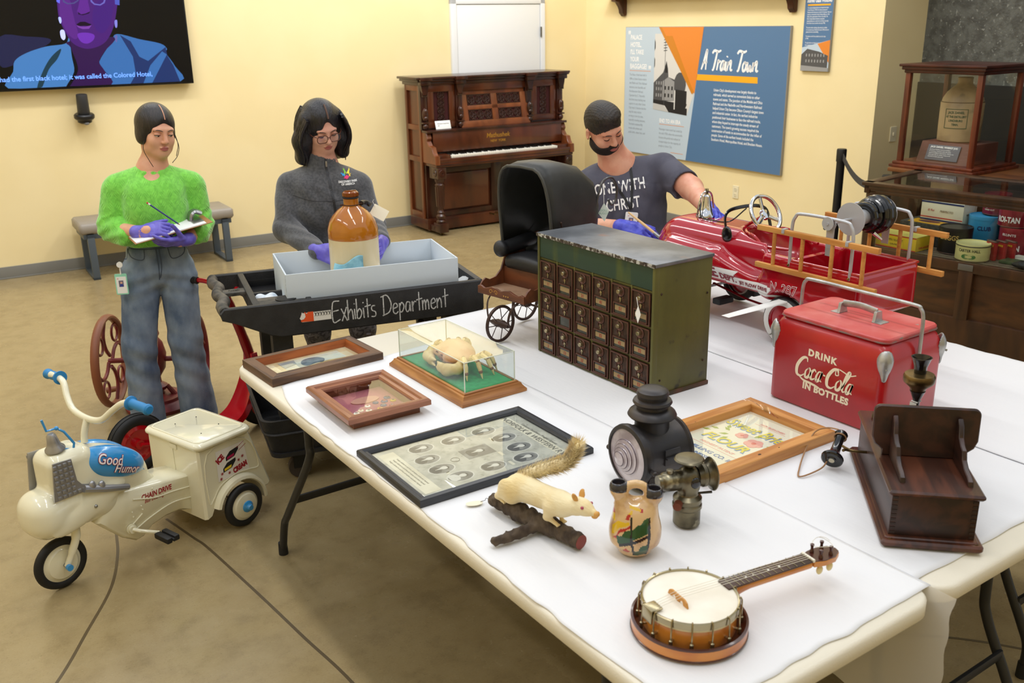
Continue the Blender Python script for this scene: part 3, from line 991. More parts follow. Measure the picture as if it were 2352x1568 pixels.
for k, (ln, sz) in enumerate((('Mathushek Upright Piano', 0.0125), ('1890', 0.010), ('Gift of the museum collection', 0.010))):
 if k < 2:
  text(ln, sz, m_inkblk, card, T_(-0.615, -0.42, 1.03) @ Matrix.Rotation(R_(72), 4, 'X') @ T_(-0.06, 0.008 - 0.018 * k, 0.0011), align='LEFT', bold=0.0003)
# ---------------------------------------------------------------- wall posters on the right wall
MRW = lambda w, z, u: basis(W_(u, w, z), RW.to_3x3() @ Vector((0, -1, 0)), (0, 0, 1), RW.to_3x3() @ Vector((-1, 0, 0)))
m_pblue = mat('poster_blue', (82, 118, 158), r=0.45)
m_plight = mat('poster_pale_blue', (188, 204, 218), r=0.45)
m_pora = mat('poster_orange', (226, 134, 48), r=0.45)
m_pora2 = mat('poster_dark_orange', (205, 128, 28), r=0.45)
m_pyel = mat('poster_amber', (240, 172, 30), r=0.45)
m_alu = mat('poster_edge', (150, 146, 138), r=0.5)
m_ptxt = mat('poster_grey_text', (140, 150, 160), r=0.5)
po = thing('wall_panel', 'large blue and orange A Train Town history panel on the yellow wall', 'poster', M=MRW(7.989, 0.0, 6.325))
PX = lambda w: 7.989 - w
MB().b2((0, 0.648, -0.027), (2.185, 1.885, 0.0), 0.002).build('panel_board', m_alu, po)
def flat(pts, z, m, name, parent):
 return MB().prism(pts, z, z + 0.0008).build(name, m, parent)
flat([(0.004, 0.652), (0.97, 0.652), (1.147, 1.881), (0.004, 1.881)], 0.0, m_plight, 'printed_field', po)
flat([(0.97, 0.652), (2.181, 0.652), (2.181, 1.881), (1.147, 1.881)], 0.0, m_pblue, 'printed_field', po)
ph = flat([(0.463, 1.105), (0.962, 1.075), (1.05, 1.282), (0.60, 1.82), (0.463, 1.82)], 0.0008, mat('photo_sky', (214, 212, 208), r=0.5), 'printed_photograph', po)
m_ph1, m_ph2, m_ph3 = mat('photo_black', (34, 34, 36), r=0.5), mat('photo_dark', (80, 80, 82), r=0.5), mat('photo_mid', (150, 150, 150), r=0.5)
flat([(0.463, 1.18), (0.463, 1.36), (0.60, 1.46), (0.62, 1.50), (0.645, 1.57), (0.67, 1.50), (0.68, 1.42), (0.77, 1.40), (0.78, 1.20)], 0.0012, m_ph2, 'photo_building', ph)
flat([(0.60, 1.20), (0.60, 1.38), (0.68, 1.42), (0.77, 1.38), (0.77, 1.20)], 0.0017, m_ph3, 'photo_building', ph)
flat([(0.62, 1.46), (0.645, 1.57), (0.67, 1.46)], 0.0017, m_ph1, 'photo_building', ph)
for x in (0.50, 0.535, 0.57):
 for z in (1.23, 1.29, 1.345):
  flat([(x, z), (x + 0.016, z), (x + 0.016, z + 0.03), (x, z + 0.03)], 0.0018, m_ph3, 'photo_window', ph)
for x in (0.63, 0.68, 0.73):
 for z in (1.23, 1.30):
  flat([(x, z), (x + 0.02, z), (x + 0.02, z + 0.035), (x, z + 0.035)], 0.0022, m_ph1, 'photo_window', ph)
flat(circ(0.085, 14, 0.85, 1.36, 1.3), 0.0014, m_ph2, 'photo_tree', ph)
flat([(0.79, 1.16), (0.95, 1.16), (0.95, 1.30), (0.79, 1.31)], 0.0018, m_ph1, 'photo_train', ph)
flat([(0.463, 1.165), (0.93, 1.125), (0.96, 1.18), (0.463, 1.20)], 0.0020, m_ph1, 'photo_ground', ph)
flat([(0.463, 1.105), (0.70, 1.09), (0.62, 1.15), (0.463, 1.165)], 0.0020, mat('photo_road', (190, 190, 188), r=0.5), 'photo_ground', ph)
flat([(0.70, 1.09), (0.962, 1.075), (0.962, 1.14), (0.64, 1.15)], 0.0022, m_ph1, 'photo_ground', ph)
flat([(0.463, 1.66), (0.477, 1.69), (0.475, 1.74), (0.463, 1.77)], 0.0016, m_ph1, 'photo_signal', ph)
flat([(0.463, 1.50), (0.474, 1.52), (0.474, 1.58), (0.463, 1.60)], 0.0016, m_ph1, 'photo_signal', ph)
flat([(0.622, 1.15), (0.628, 1.15), (0.626, 1.82), (0.622, 1.82)], 0.0024, m_ph2, 'photo_pole', ph)
for k in range(6):
 flat([(0.60, 1.66 + 0.025 * k), (0.65, 1.665 + 0.025 * k), (0.65, 1.672 + 0.025 * k), (0.60, 1.667 + 0.025 * k)], 0.0024, m_ph2, 'photo_pole', ph)
flat([(0.775, 1.12), (0.788, 1.12), (0.788, 1.30), (0.775, 1.30)], 0.0026, mat('photo_post', (225, 225, 222), r=0.5), 'photo_pole', ph)
flat([(0.519, 1.881), (1.147, 1.881), (1.058, 1.282)], 0.0028, m_pora, 'printed_triangle', po)
flat([(0.519, 1.881), (0.56, 1.881), (1.052, 1.30), (1.03, 1.275)], 0.0032, m_pora2, 'printed_triangle', po)
flat([(0.60, 1.80), (0.72, 1.80), (1.03, 1.32), (1.02, 1.28)], 0.0034, m_pora2, 'printed_triangle', po)
flat([(1.075, 1.408), (1.853, 1.408), (1.85, 1.461), (1.082, 1.461)], 0.0008, m_pyel, 'printed_bar', po)
def script_text(body, strokes, parent, m, M, width, name='lettering'):
 b = MB()
 for st in strokes:
  b.ribbon(catmull(st, 6), width, M=M, th=0.0006)
 return b.build(name, m, parent, smooth=False)
TT = {'A': ([[(0, 0), (.10, .30), (.26, .95), (.30, 1.0), (.31, .6), (.34, 0)], [(.08, .36), (.40, .40)]], .48),
 'T': ([[(-.02, .86), (.12, 1.0), (.42, .95), (.62, 1.02)], [(.34, .98), (.28, .5), (.20, .05), (.10, 0)]], .46),
 'r': ([[(0, 0), (.04, .42), (.05, .50), (.10, .42), (.22, .48)]], .24),
 'a': ([[(.26, .46), (.10, .46), (.02, .22), (.08, .02), (.20, .10), (.27, .48), (.27, .12), (.36, .03)]], .37),
 'i': ([[(.02, .46), (.02, .12), (.10, .02), (.16, .08)], [(.05, .68), (.07, .74)]], .17),
 'n': ([[(0, 0), (.02, .46), (.04, .30), (.18, .50), (.22, .38), (.22, .10), (.30, .02), (.36, .08)]], .36),
 'o': ([[(.12, .48), (.02, .28), (.08, .02), (.22, .08), (.26, .32), (.12, .48), (.20, .40), (.34, .44)]], .34),
 'w': ([[(0, .46), (.02, .10), (.10, .02), (.20, .30), (.21, .10), (.30, .02), (.38, .20), (.38, .46)]], .42)}
def brush_line(s, size, parent, m, M, width, gap=0.30, shear=0.12):
 b = MB()
 x = 0
 for ch in s:
  if ch == ' ':
   x += gap
   continue
  st, adv = TT[ch]
  for q in st:
   pts = [((x + px + shear * py) * size, py * size) for px, py in q]
   cm = catmull(pts, 6)
   b.ribbon(cm, [width * (0.75 + 0.35 * math.sin(math.pi * min(1, (i + 2) / len(cm)))) for i in range(len(cm))], M=M, th=0.0006)
  x += adv
 return b.build('lettering', m, parent, smooth=False)
brush_line('A Train Town', 0.17, po, m_white, T_(1.135, 1.505, 0.001), 0.021, gap=0.26)
for k, ln in enumerate(["Union City's development was largely thanks to", 'railroads, which served as convenient links to other', 'towns and states. The junction of the Mobile and Ohio',
      'Railroad and the Nashville and Northwestern Railroad', "helped Union City become Obion County's largest town", 'and industrial center. In fact, the earliest industries',
      'positioned their businesses to face the railroad tracks,', 'where they hoped to intercept the steady stream of', "customers. The town's growing success required the",
      'construction of hotels to accommodate for the influx of', 'people. Some of the earliest hotels included the', 'Southern Hotel, Metropolitan Hotel, and Bracken House.']):
 text(ln, 0.0345, m_white, po, T_(1.313, 1.318 - 0.0405 * k, 0.001), align='LEFT', bold=0.0004, sx=0.80)
for k, ln in enumerate(['PALACE', 'HOTEL,', "I'LL TAKE", 'YOUR', 'BAGGAGE!']):
 text(ln, 0.062 if k < 4 else 0.066, m_white, po, T_(0.085, 1.765 - 0.070 * k, 0.001), align='LEFT', bold=0.0015, sx=0.82)
text('"', 0.12, m_white, po, T_(0.045, 1.76, 0.001), align='LEFT', bold=0.002)
text('"', 0.12, m_white, po, T_(0.375, 1.43, 0.001), align='LEFT', bold=0.002)
MB().b2((0.08, 1.463, 0.001), (0.41, 1.467, 0.0016)).build('printed_rule', m_pora, po)
for k, ln in enumerate(['The Palace Hotel was built in', '1894 at Union Station where', 'the Mobile and Ohio Railroad', 'intersects the Nashville and', 'Northwestern Railroad.', 'Operated by J.C. Reynolds,', 'the three-story building was',
      'superior to any other Union', 'City hotel. It became the first', 'stop for many visitors', 'arriving to town by train,', 'especially traveling salesmen.', 'The hotel contained fifty', 'rooms with private and', 'public baths, steam heat, and']):
 text(ln, 0.032, m_ptxt, po, T_(0.08, 1.415 - 0.0408 * k, 0.001), align='LEFT', sx=0.72)
text('END TO AN ERA', 0.052, m_white, po, T_(0.565, 0.985, 0.001), align='LEFT', bold=0.0012, sx=0.80)
MB().b2((0.565, 0.965, 0.001), (0.93, 0.969, 0.0016)).build('printed_rule', m_pora, po)
MB().b2((0.75, 0.702, 0.001), (0.93, 0.706, 0.0016)).build('printed_rule', m_pora, po)
for k, ln in enumerate(['Passenger train travel had ended by', 'the mid-1950s when the automobile', 'became the preferred method of', 'transportation for the majority of', 'people in Union City.']):
 text(ln, 0.032, m_ptxt, po, T_(0.565, 0.91 - 0.0408 * k, 0.001), align='LEFT', sx=0.74)
sp = thing('wall_panel', 'small narrow blue Stained Glass Windows panel near the wall corner', 'poster', M=MRW(5.674, 0.0, 6.33))
MB().b2((0, 1.53, -0.02), (0.288, 2.25, 0.0), 0.002).build('panel_board', m_alu, sp)
flat([(0.002, 1.532), (0.286, 1.532), (0.286, 2.248), (0.002, 2.248)], 0, m_pblue, 'printed_field', sp)
flat([(0.002, 1.532), (0.286, 1.532), (0.286, 1.775), (0.002, 1.715)], 0.0008, m_plight, 'printed_field', sp)
flat([(0.16, 1.745), (0.286, 1.775), (0.286, 1.60)], 0.0014, m_pora, 'printed_triangle', sp)
pb = flat([(0.002, 1.56), (0.275, 1.545), (0.275, 1.655), (0.18, 1.685), (0.06, 1.705), (0.002, 1.66)], 0.0020, m_ph2, 'photo_building', sp)
flat([(0.002, 1.532), (0.286, 1.532), (0.286, 1.56), (0.002, 1.575)], 0.0026, m_ph3, 'photo_ground', sp)
for k in range(7):
 for z in (1.60, 1.645):
  flat([(0.05 + 0.03 * k, z), (0.062 + 0.03 * k, z), (0.062 + 0.03 * k, z + 0.022), (0.05 + 0.03 * k, z + 0.022)], 0.0028, m_ph3, 'photo_window', pb)
MB().b2((0.03, 2.035, 0.001), (0.26, 2.048, 0.0016)).build('printed_bar', m_pyel, sp)
text('Stained Glass Windows', 0.044, m_white, sp, T_(0.145, 2.062, 0.001), bold=0.0012, shear=0.2, sx=0.60)
for k, ln in enumerate(['The windows displayed above were located in the Union', 'County Museum in 1998 for the Union City Board of', 'Education when this was put to school for this group. They were', 'moved to a school where window frames looking out of the', 'offices of the superintendent of Union City schools. The',
      'Obion County Industrial Authority received the', 'stained windows were made from the old Union City High', 'School before it was torn down in the early 1990s.', '', 'The center window, depicting a flag waving the members', 'of a monument, was provided by the class of 1920, the first to',
      'graduate from this school building.', '', 'The window to the left was installed as art by the class', 'of 1940.', '', 'The right window was designed in remembrance of a', 'home economics teacher who attended the final building', 'completed in 1933.']):
 if ln:
  text(ln, 0.0165, m_white, sp, T_(0.03, 2.015 - 0.0168 * k, 0.001), align='LEFT', sx=0.56)
m_shelfw = mat('brown_shelf_wood', (86, 44, 22), r=0.4, c2=(60, 30, 15), ns=8, st=(1, 0.2, 1))
sh = thing('wall_shelf', 'dark wooden wall shelf with two carved brackets above the history panel', 'shelf', M=MRW(8.26, 0, 6.353))
MB().b2((0.0, 2.17, 0), (2.56, 2.20, 0.17), 0.004).build('shelf_board', m_shelfw, sh)
for x in (0.215, 2.455):
 MB().prism([(0, 0), (0, 0.17), (0.15, 0.17), (0.15, 0.13), (0.10, 0.12), (0.07, 0.08), (0.055, 0.05), (0.05, 0.02), (0.03, 0.0), (0.02, -0.012)], -0.035, 0.035,
 basis((x, 2.0, 0.002), (0, 0, 1), (0, 1, 0), (1, 0, 0)), bev=0.005).build('bracket', m_shelfw, sh)
def outlet(label, M, duplex=True):
 o = thing('wall_outlet' if duplex else 'light_switch', label, 'outlet' if duplex else 'switch', M=M)
 m = mat('almond_plastic', (232, 222, 190), r=0.4)
 MB().prism(rrect(0.075, 0.118, 0.006), 0, 0.007, bev=0.002).build('cover_plate', m, o)
 if duplex:
  for y in (-0.026, 0.026):
   r = MB().prism(rrect(0.036, 0.032, 0.012), 0.006, 0.0095, M=T_(0, y, 0)).build('receptacle', m, o)
   b = MB()
   b.box((-0.007, 0.003, 0.0096), (0.003, 0.011, 0.001)).box((0.007, 0.003, 0.0096), (0.003, 0.009, 0.001)).cyl((0, -0.010, 0.009), (0, -0.010, 0.0101), 0.003, n=8)
   for v in range(len(b.v)):
    b.v[v] = (b.v[v][0], b.v[v][1] + y, b.v[v][2])
   b.build('slot', m_darkpl, r)
 else:
  MB().box((0, 0, 0.010), (0.012, 0.026, 0.010), 0.002).build('toggle', m, o)
outlet('almond power outlet low on the wall beside the red fire engine', MRW(6.348, 0.431, 6.353))
outlet('almond switch plate on the shaded wall end beside the glass jug case', basis(W_(6.60, 4.92, 1.06), RW.to_3x3() @ Vector((1, 0, 0)), (0, 0, 1), RW.to_3x3() @ Vector((0, -1, 0))), False)
m_post = mat('black_powder_coat', (18, 18, 19), r=0.45)
def stanchion(x, y, h, label):
 s = thing('stanchion', label, 'stanchion', (x, y, 0), 0, 'black belt stanchions')
 MB().lathe([(0, 0), (0.17, 0), (0.175, 0.012), (0.16, 0.022), (0.05, 0.035), (0.04, 0.05), (0, 0.05)], 28).build('base', m_post, s)
 MB().cyl((0, 0, 0.04), (0, 0, h - 0.09), 0.031, n=20).build('post', m_post, s)
 MB().lathe([(0, h - 0.095), (0.036, h - 0.095), (0.037, h - 0.01), (0.033, h), (0, h)], 20).build('belt_head', m_post, s)
 return s
s1 = stanchion(6.20, 4.57, 1.0, 'tall black belt stanchion standing by the yellow wall corner')
s2 = stanchion(5.50, 3.685, 0.975, 'black belt stanchion behind the left end of the glass counter')
b = MB()
A, B2 = Vector((6.175, 4.535, 0.945)), Vector((5.525, 3.715, 0.925))
n = 14
rings = []
dd = (B2 - A).normalized()
pp = Vector((-dd.y, dd.x, 0)) * 0.002
for i in range(n + 1):
 t = i / n
 p = A.lerp(B2, t) - Vector((0, 0, 0.10 * 4 * t * (1 - t)))
 rings.append([tuple(p + pp + Vector((0, 0, 0.024))), tuple(p - pp + Vector((0, 0, 0.024))), tuple(p - pp - Vector((0, 0, 0.024))), tuple(p + pp - Vector((0, 0, 0.024)))])
b.loft(rings)
tag(b.build('stanchion_belt', mat('grey_belt_webbing', (58, 57, 58), r=0.7)), 'dark grey belt strung between the two stanchions', 'belt')
# ---------------------------------------------------------------- glass counter with tobacco tins, jug case, trunk
m_oak = mat('dark_oak', (72, 44, 22), r=0.38, c2=(44, 26, 14), ns=4, nd=9, st=(2.5, 2.5, 0.5), lo=0.32, hi=0.70, dist=1.2, coat=0.15)
m_oak2 = mat('dark_oak_panel', (80, 48, 22), r=0.36, c2=(46, 28, 14), ns=3.5, nd=9, st=(0.7, 0.7, 2.2), lo=0.36, hi=0.66, dist=2.2, coat=0.2)
m_cherry = mat('red_cherry_wood', (112, 50, 28), r=0.32, c2=(78, 33, 18), ns=6, nd=8, st=(2, 2, 0.3), dist=0.6, coat=0.2)
m_cglass = glass('counter_glass', (0.93, 0.95, 0.94), refl=1.1)
MC = basis((5.026, 3.538, 0), (0.1233, -0.9924, 0), (0.9924, 0.1233, 0), (0, 0, 1))
ct = thing('display_counter', 'long dark oak shop counter with glass top and front full of tobacco tins', 'counter', M=MC)
LN = 2.5
b = MB()
b.b2((0.05, 0.04, 0.0), (LN, 0.63, 0.56), 0.003)
b.b2((0.03, 0.60, 0.56), (LN, 0.635, 0.94), 0.003)
b.build('cabinet', m_oak2, ct)
b = MB()
b.b2((0.03, 0.012, 0.55), (LN, 0.05, 0.607), 0.004)
b.b2((0.03, 0.012, 0.0), (LN, 0.05, 0.275), 0.004)
b.build('front_rail', m_oak, ct)
for x in (0.03, 0.64, 1.26, 1.88):
 MB().b2((x, 0.010, 0.27), (x + 0.08, 0.05, 0.556), 0.004).build('stile', m_oak, ct)
MB().b2((0.03, 0.03, 0.0), (0.05, 0.63, 0.56), 0.003).build('end_panel', m_oak, ct)
for x, y in ((0.03, 0.012), (0.03, 0.57), (LN - 0.06, 0.012)):
 MB().b2((x, y, 0.56), (x + 0.06, y + 0.055, 0.952), 0.003).build('corner_post', m_oak, ct)
b = MB()
b.b2((0.0, -0.005, 0.978), (LN, 0.06, 1.0), 0.006)
b.b2((0.0, 0.62, 0.978), (LN, 0.68, 1.0), 0.006)
b.b2((0.0, 0.0, 0.978), (0.07, 0.68, 1.0), 0.006)
b.b2((0.012, 0.006, 0.955), (LN, 0.05, 0.980), 0.007)
b.b2((0.022, 0.012, 0.932), (LN, 0.045, 0.957), 0.007)
b.b2((0.012, 0.006, 0.932), (0.05, 0.67, 0.980), 0.007)
b.build('top_frame', m_oak, ct)
MB().b2((0.06, 0.05, 0.988), (LN, 0.63, 0.994)).build('top_glass', m_cglass, ct)
MB().b2((0.09, 0.024, 0.607), (LN, 0.029, 0.935)).build('front_glass', m_cglass, ct)
MB().b2((0.034, 0.065, 0.607), (0.039, 0.57, 0.935)).build('end_glass', m_cglass, ct)
sl0 = MB().box((LN / 2, 0, 0.601), (LN - 0.06, 0.030, 0.010), 0.002).build('shelf_slat', mat('grey_slat', (112, 98, 80), r=0.6), ct)
sl0.location = (0, 0.075, 0)
for k in range(1, 12):
 o = sl0.copy()
 COL.objects.link(o)
 o.location = (0, 0.075 + 0.046 * k, 0)
MB().box((0.675, 0.009, 0.580), (0.085, 0.004, 0.036), 0.002).build('metal_plate', mat('dull_zinc', (120, 118, 114), r=0.4, m=0.7), ct)
def cthing(name, label, cat, x, y, z, rz=0.0, group=None):
 return thing(name, label, cat, M=MC @ T_(x, y, z, rz=rz), group=group)
m_cream = mat('cream_print', (236, 230, 206), r=0.5)
m_navy = mat('navy_print', (28, 44, 100), r=0.5)
m_redp = mat('red_print', (190, 40, 40), r=0.5)
m_tinred = mat('crimson_tin', (150, 18, 48), r=0.3, c2=(128, 14, 38), ns=8)
m_tinblk = mat('black_tin', (26, 20, 18), r=0.35)
m_tinrim = mat('tin_rim', (96, 70, 60), r=0.35, m=0.5)
m_yel = mat('yellow_print', (226, 190, 40), r=0.5)
SZ = 0.607
TG = 'tobacco tins and boxes in the counter'
def round_tin(label, x, y, z, r, h, m, mlid, lines, mt_, ang=-90):
 t = cthing('tobacco_tin', label, 'tin', x, y, z, group=TG)
 MB().lathe([(0, 0), (r * 0.985, 0), (r, 0.004), (r, h - 0.022), (0, h - 0.022)], 36).build('body', m, t)
 MB().lathe([(0, h - 0.022), (r * 1.01, h - 0.022), (r * 1.01, h - 0.003), (r, h), (r * 0.93, h), (r * 0.92, h - 0.004), (0, h - 0.004)], 36).build('lid', mlid, t)
 MB().torus(r * 1.004, 0.0022, 36, 6, T_(0, 0, 0.004)).build('rim', m_tinrim, t)
 for (s, sz, zc, bold, sx) in lines:
  text(s, sz, mt_, t, Matrix.Identity(4), fn=wrap(r + 0.0006, ang, zc), bold=bold, sx=sx)
 return t
t = cthing('cigar_box', 'yellow cigar box lettered Tampa Nugget at the left end of the counter', 'box', 0.225, 0.155, SZ, -6, TG)
MB().box((0, 0, 0.042), (0.27, 0.17, 0.084), 0.002).build('box_body', m_yel, t)
MB().box((0, 0, 0.0855), (0.272, 0.172, 0.004), 0.001).build('lid', mat('pale_yellow_print', (222, 208, 110), r=0.5), t)
for z in (0.004, 0.08):
 MB().box((0, -0.0856, z), (0.27, 0.001, 0.006)).build('printed_border', m_redp, t)
MB().box((-0.01, -0.0858, 0.042), (0.13, 0.001, 0.06)).build('printed_label', m_yel, t)
MFB = lambda x, z, y: basis((x, y, z), (1, 0, 0), (0, 0, 1), (0, -1, 0))
text('TAMPA NUGGET', 0.021, m_inkblk, t, MFB(-0.01, 0.045, -0.0865), sx=0.75)
text('SUBLIMES', 0.014, m_inkblk, t, MFB(-0.01, 0.022, -0.0865), sx=0.9)
text('TAMPA NUGGETS', 0.018, m_redp, t, basis((0.1357, 0, 0.012), (0, 1, 0), (0, 0, 1), (1, 0, 0)), sx=0.75)
t = cthing('cigar_box', 'dark cigar box with a yellow printed lid under the white box', 'box', 0.30, 0.42, SZ, -4, TG)
MB().box((0, 0, 0.065), (0.34, 0.27, 0.13), 0.002).build('box_body', mat('dark_box_paper', (52, 50, 46), r=0.6, c2=(74, 72, 64), ns=60), t)
MB().box((-0.02, -0.06, 0.1312), (0.22, 0.12, 0.002)).build('printed_label', mat('amber_print', (214, 160, 28), r=0.5), t)
MB().prism(circ(0.07, 20, 0, 0, 0.45), 0.132, 0.1332, M=T_(-0.02, -0.06, 0)).build('printed_oval', mat('brown_print', (120, 60, 24), r=0.5, c2=(60, 40, 60), ns=40), t)
text('CA', 0.05, m_white, t, MFB(0.135, 0.05, -0.136), bold=0.001)
t = cthing('cigar_box', 'white cigar box with navy edges lettered Perfecto, highest in the stack', 'box', 0.335, 0.475, SZ + 0.131, -4, TG)
MB().box((0, 0, 0.062), (0.27, 0.16, 0.124), 0.002).build('box_body', m_cream, t)
for z in (0.008, 0.116):
 MB().box((0, -0.0806, z), (0.27, 0.001, 0.010)).build('printed_stripe', m_navy, t)
MB().box((0, -0.0808, 0.024), (0.27, 0.001, 0.006)).build('printed_stripe', m_redp, t)
MB().box((0.1355, 0, 0.062), (0.001, 0.16, 0.124)).box((0.1362, 0.06, 0.062), (0.001, 0.03, 0.124)).build('printed_edge', m_cream, t)
MB().box((0, 0.07, 0.1246), (0.27, 0.02, 0.001)).build('printed_edge', m_navy, t)
text('PERFECTO', 0.018, mat('brown_ink', (120, 90, 60), r=0.5), t, MFB(0.03, 0.06, -0.0816), shear=0.2)
text('El Roi', 0.018, m_redp, t, MFB(-0.07, 0.062, -0.0816), shear=0.3)
text('PERFECTO', 0.016, mat('brown_ink', (120, 90, 60)), t, basis((0.137, -0.01, 0.05), (0, 1, 0), (0, 0, 1), (1, 0, 0)), sx=0.8)
round_tin('black round tobacco tin lettered Briggs in gold', 0.50, 0.235, SZ, 0.093, 0.155, m_tinblk, m_tinblk,
 [('BRIGGS', 0.040, 0.085, 0.0008, 0.85)], mat('gold_print', (200, 165, 90), r=0.5))
t = round_tin('pale yellow low round tin lettered Carter Hall', 0.655, 0.125, SZ, 0.092, 0.098, mat('pale_yellow_tin', (222, 216, 150), r=0.4), mat('pale_yellow_tin', (222, 216, 150)),
 [('CARTER HALL', 0.023, 0.056, 0.0004, 0.85)], mat('green_black_ink', (40, 46, 34), r=0.5), ang=-80)
MB().torus(0.0935, 0.0028, 36, 6, T_(0, 0, 0.088)).build('dark_rim', m_tinblk, t)
text('O', 0.04, mat('green_print', (70, 120, 60), r=0.5), t, Matrix.Identity(4), fn=wrap(0.0927, -80, 0.016), sx=2.4, bold=0.002)
round_tin('bright blue round tobacco tin with a white lid label', 0.57, 0.46, SZ, 0.093, 0.20, mat('sky_blue_tin', (58, 150, 200), r=0.35), mat('sky_blue_tin', (58, 150, 200)),
 [('CLUB', 0.034, 0.12, 0.001, 0.9)], m_navy, ang=-70)
round_tin('lower crimson Roi-Tan cigar tin lettered Blunts', 0.775, 0.42, SZ, 0.095, 0.165, m_tinred, m_tinred,
 [('BLUNTS', 0.019, 0.118, 0.0003, 1.2), ('ROI-TAN', 0.045, 0.035, 0.0015, 0.75)], m_white, ang=-97)
round_tin('upper crimson Roi-Tan cigar tin standing on the Blunts tin', 0.755, 0.42, SZ + 0.167, 0.093, 0.145, m_tinred, m_tinred,
 [('ROI-TAN', 0.045, 0.03, 0.0015, 0.75)], m_white, ang=-97)
round_tin('crimson tin at the bottom behind the blue tin', 0.63, 0.53, SZ, 0.06, 0.165, m_tinred, m_tinred, [], m_white)
t = round_tin('crimson round tin with a white oval portrait behind the blue tin', 0.60, 0.52, SZ + 0.202, 0.075, 0.125, m_tinred, m_tinred, [('HAND CUT', 0.012, 0.028, 0.0002, 1.0)], m_cream, ang=-100)
MB().prism([Vector((0, 0, 0))[:2]] + circ(0.02, 16, 0, 0, 1.7), 0, 0.001, M=MFB(-0.028, 0.075, -0.0715)).build('printed_oval', m_white, t)
for k, (x, y, a) in enumerate(((0.735, 0.185, -25), (0.775, 0.215, -25), (0.812, 0.25, -25))):
 t = cthing('pocket_tin', ('nearest', 'middle', 'rearmost')[k] + ' of three small red pocket tobacco tins standing in a row', 'tin', x, y, SZ, a, TG)
 MB().prism(rrect(0.075, 0.024, 0.010), 0, 0.105, bev=0.002).build('body', mat('pocket_tin_red', (160, 30, 34), r=0.35), t)
 MB().prism(rrect(0.077, 0.026, 0.011), 0.103, 0.112, bev=0.002).build('lid', m_tinrim, t)
 if k == 0:
  MB().prism(circ(0.014, 16, 0, 0, 1.8), 0, 0.0008, M=MFB(-0.005, 0.045, -0.0122)).build('printed_oval', m_white, t)
 text('PRINCE', 0.014, m_yel, t, MFB(0.0, 0.08, -0.0126), bold=0.0004)
t = cthing('flat_tin', 'flat green and white hinged tin lying on the counter shelf', 'tin', 0.93, 0.22, SZ, -8, TG)
MB().box((0, -0.045, 0.008), (0.24, 0.10, 0.016), 0.003).build('green_half', mat('green_tin', (66, 84, 54), r=0.4), t)
MB().box((0, 0.06, 0.009), (0.24, 0.10, 0.018), 0.003).build('white_half', mat('tin_white', (198, 196, 180), r=0.4), t)
MB().prism(circ(0.04, 20, 0, 0, 0.6), 0.016, 0.0168, M=T_(0, -0.045, 0)).build('printed_oval', mat('brown_print', (120, 60, 24)), t)
text('SIMMONS', 0.022, m_redp, t, T_(-0.02, 0.075, 0.0183))
t = cthing('leather_pouch', 'crumpled black leather pouch at the front of the counter', 'pouch', 1.02, 0.09, SZ + 0.002, 4, TG)
sdf_mesh('pouch', [ell((0, 0, 0.018), (0.13, 0.04, 0.022)), ell((0.05, 0.01, 0.028), (0.05, 0.035, 0.025)), ell((-0.06, 0, 0.024), (0.04, 0.03, 0.02)), rbx((0, 0, -0.02), (0.3, 0.3, 0.022), 0.0, '-', 0.004)], 0.006, mat('black_leather', (22, 22, 26), r=0.5, bump=0.8, bs=60), t)
pc = thing('pedestal_cabinet', 'brown wooden cabinet behind the counter supporting the glass jug case', 'cabinet', (5.93, 3.12, 0))
MB().b2((0.02, 0.02, 0), (0.78, 0.84, 0.925), 0.004).build('carcass', m_oak, pc)
MB().b2((0, 0, 0.925), (0.80, 0.865, 0.952), 0.006).build('top_board', mat('brown_board', (122, 74, 36), r=0.4, c2=(92, 52, 26), ns=6, st=(1, 0.3, 1)), pc)
jc = thing('glass_case', 'tall glass case with cherry wood frame enclosing the old stoneware whiskey jug', 'display case', (6.0, 3.42, 0.952))
W, D, Hc = 0.55, 0.50, 0.69
b = MB()
b.b2((-0.035, -0.035, 0), (D + 0.035, W + 0.035, 0.022), 0.008)
b.b2((-0.02, -0.02, 0.022), (D + 0.02, W + 0.02, 0.042), 0.008)
b.build('base_moulding', m_cherry, jc)
b = MB()
b.b2((-0.035, -0.035, Hc - 0.018), (D + 0.035, W + 0.035, Hc), 0.006)
b.b2((-0.022, -0.022, Hc - 0.04), (D + 0.022, W + 0.022, Hc - 0.016), 0.008)
b.b2((-0.008, -0.008, Hc - 0.06), (D + 0.008, W + 0.008, Hc - 0.038), 0.006)
b.build('cornice', mat('dark_cherry', (74, 30, 20), r=0.35, c2=(52, 20, 14), ns=7), jc)
for x in (0, D - 0.036):
 for y in (0, W - 0.036):
  MB().b2((x, y, 0.04), (x + 0.036, y + 0.036, Hc - 0.055), 0.006).build('corner_post', m_cherry, jc)
m_case = glass('case_glass', (0.97, 0.98, 0.97))
MB().b2((0.014, 0.036, 0.04), (0.018, W - 0.036, Hc - 0.058)).build('glass_pane', m_case, jc)
MB().b2((D - 0.018, 0.036, 0.04), (D - 0.014, W - 0.036, Hc - 0.058)).build('glass_pane', m_case, jc)
MB().b2((0.036, 0.014, 0.04), (D - 0.036, 0.018, Hc - 0.058)).build('glass_pane', m_case, jc)
MB().b2((0.036, W - 0.018, 0.04), (D - 0.036, W - 0.014, Hc - 0.058)).build('glass_pane', m_case, jc)
st = thing('jug_stand', 'reddish wooden crate stand with a sloping front under the whiskey jug', 'stand', (6.0, 3.42, 0.994))
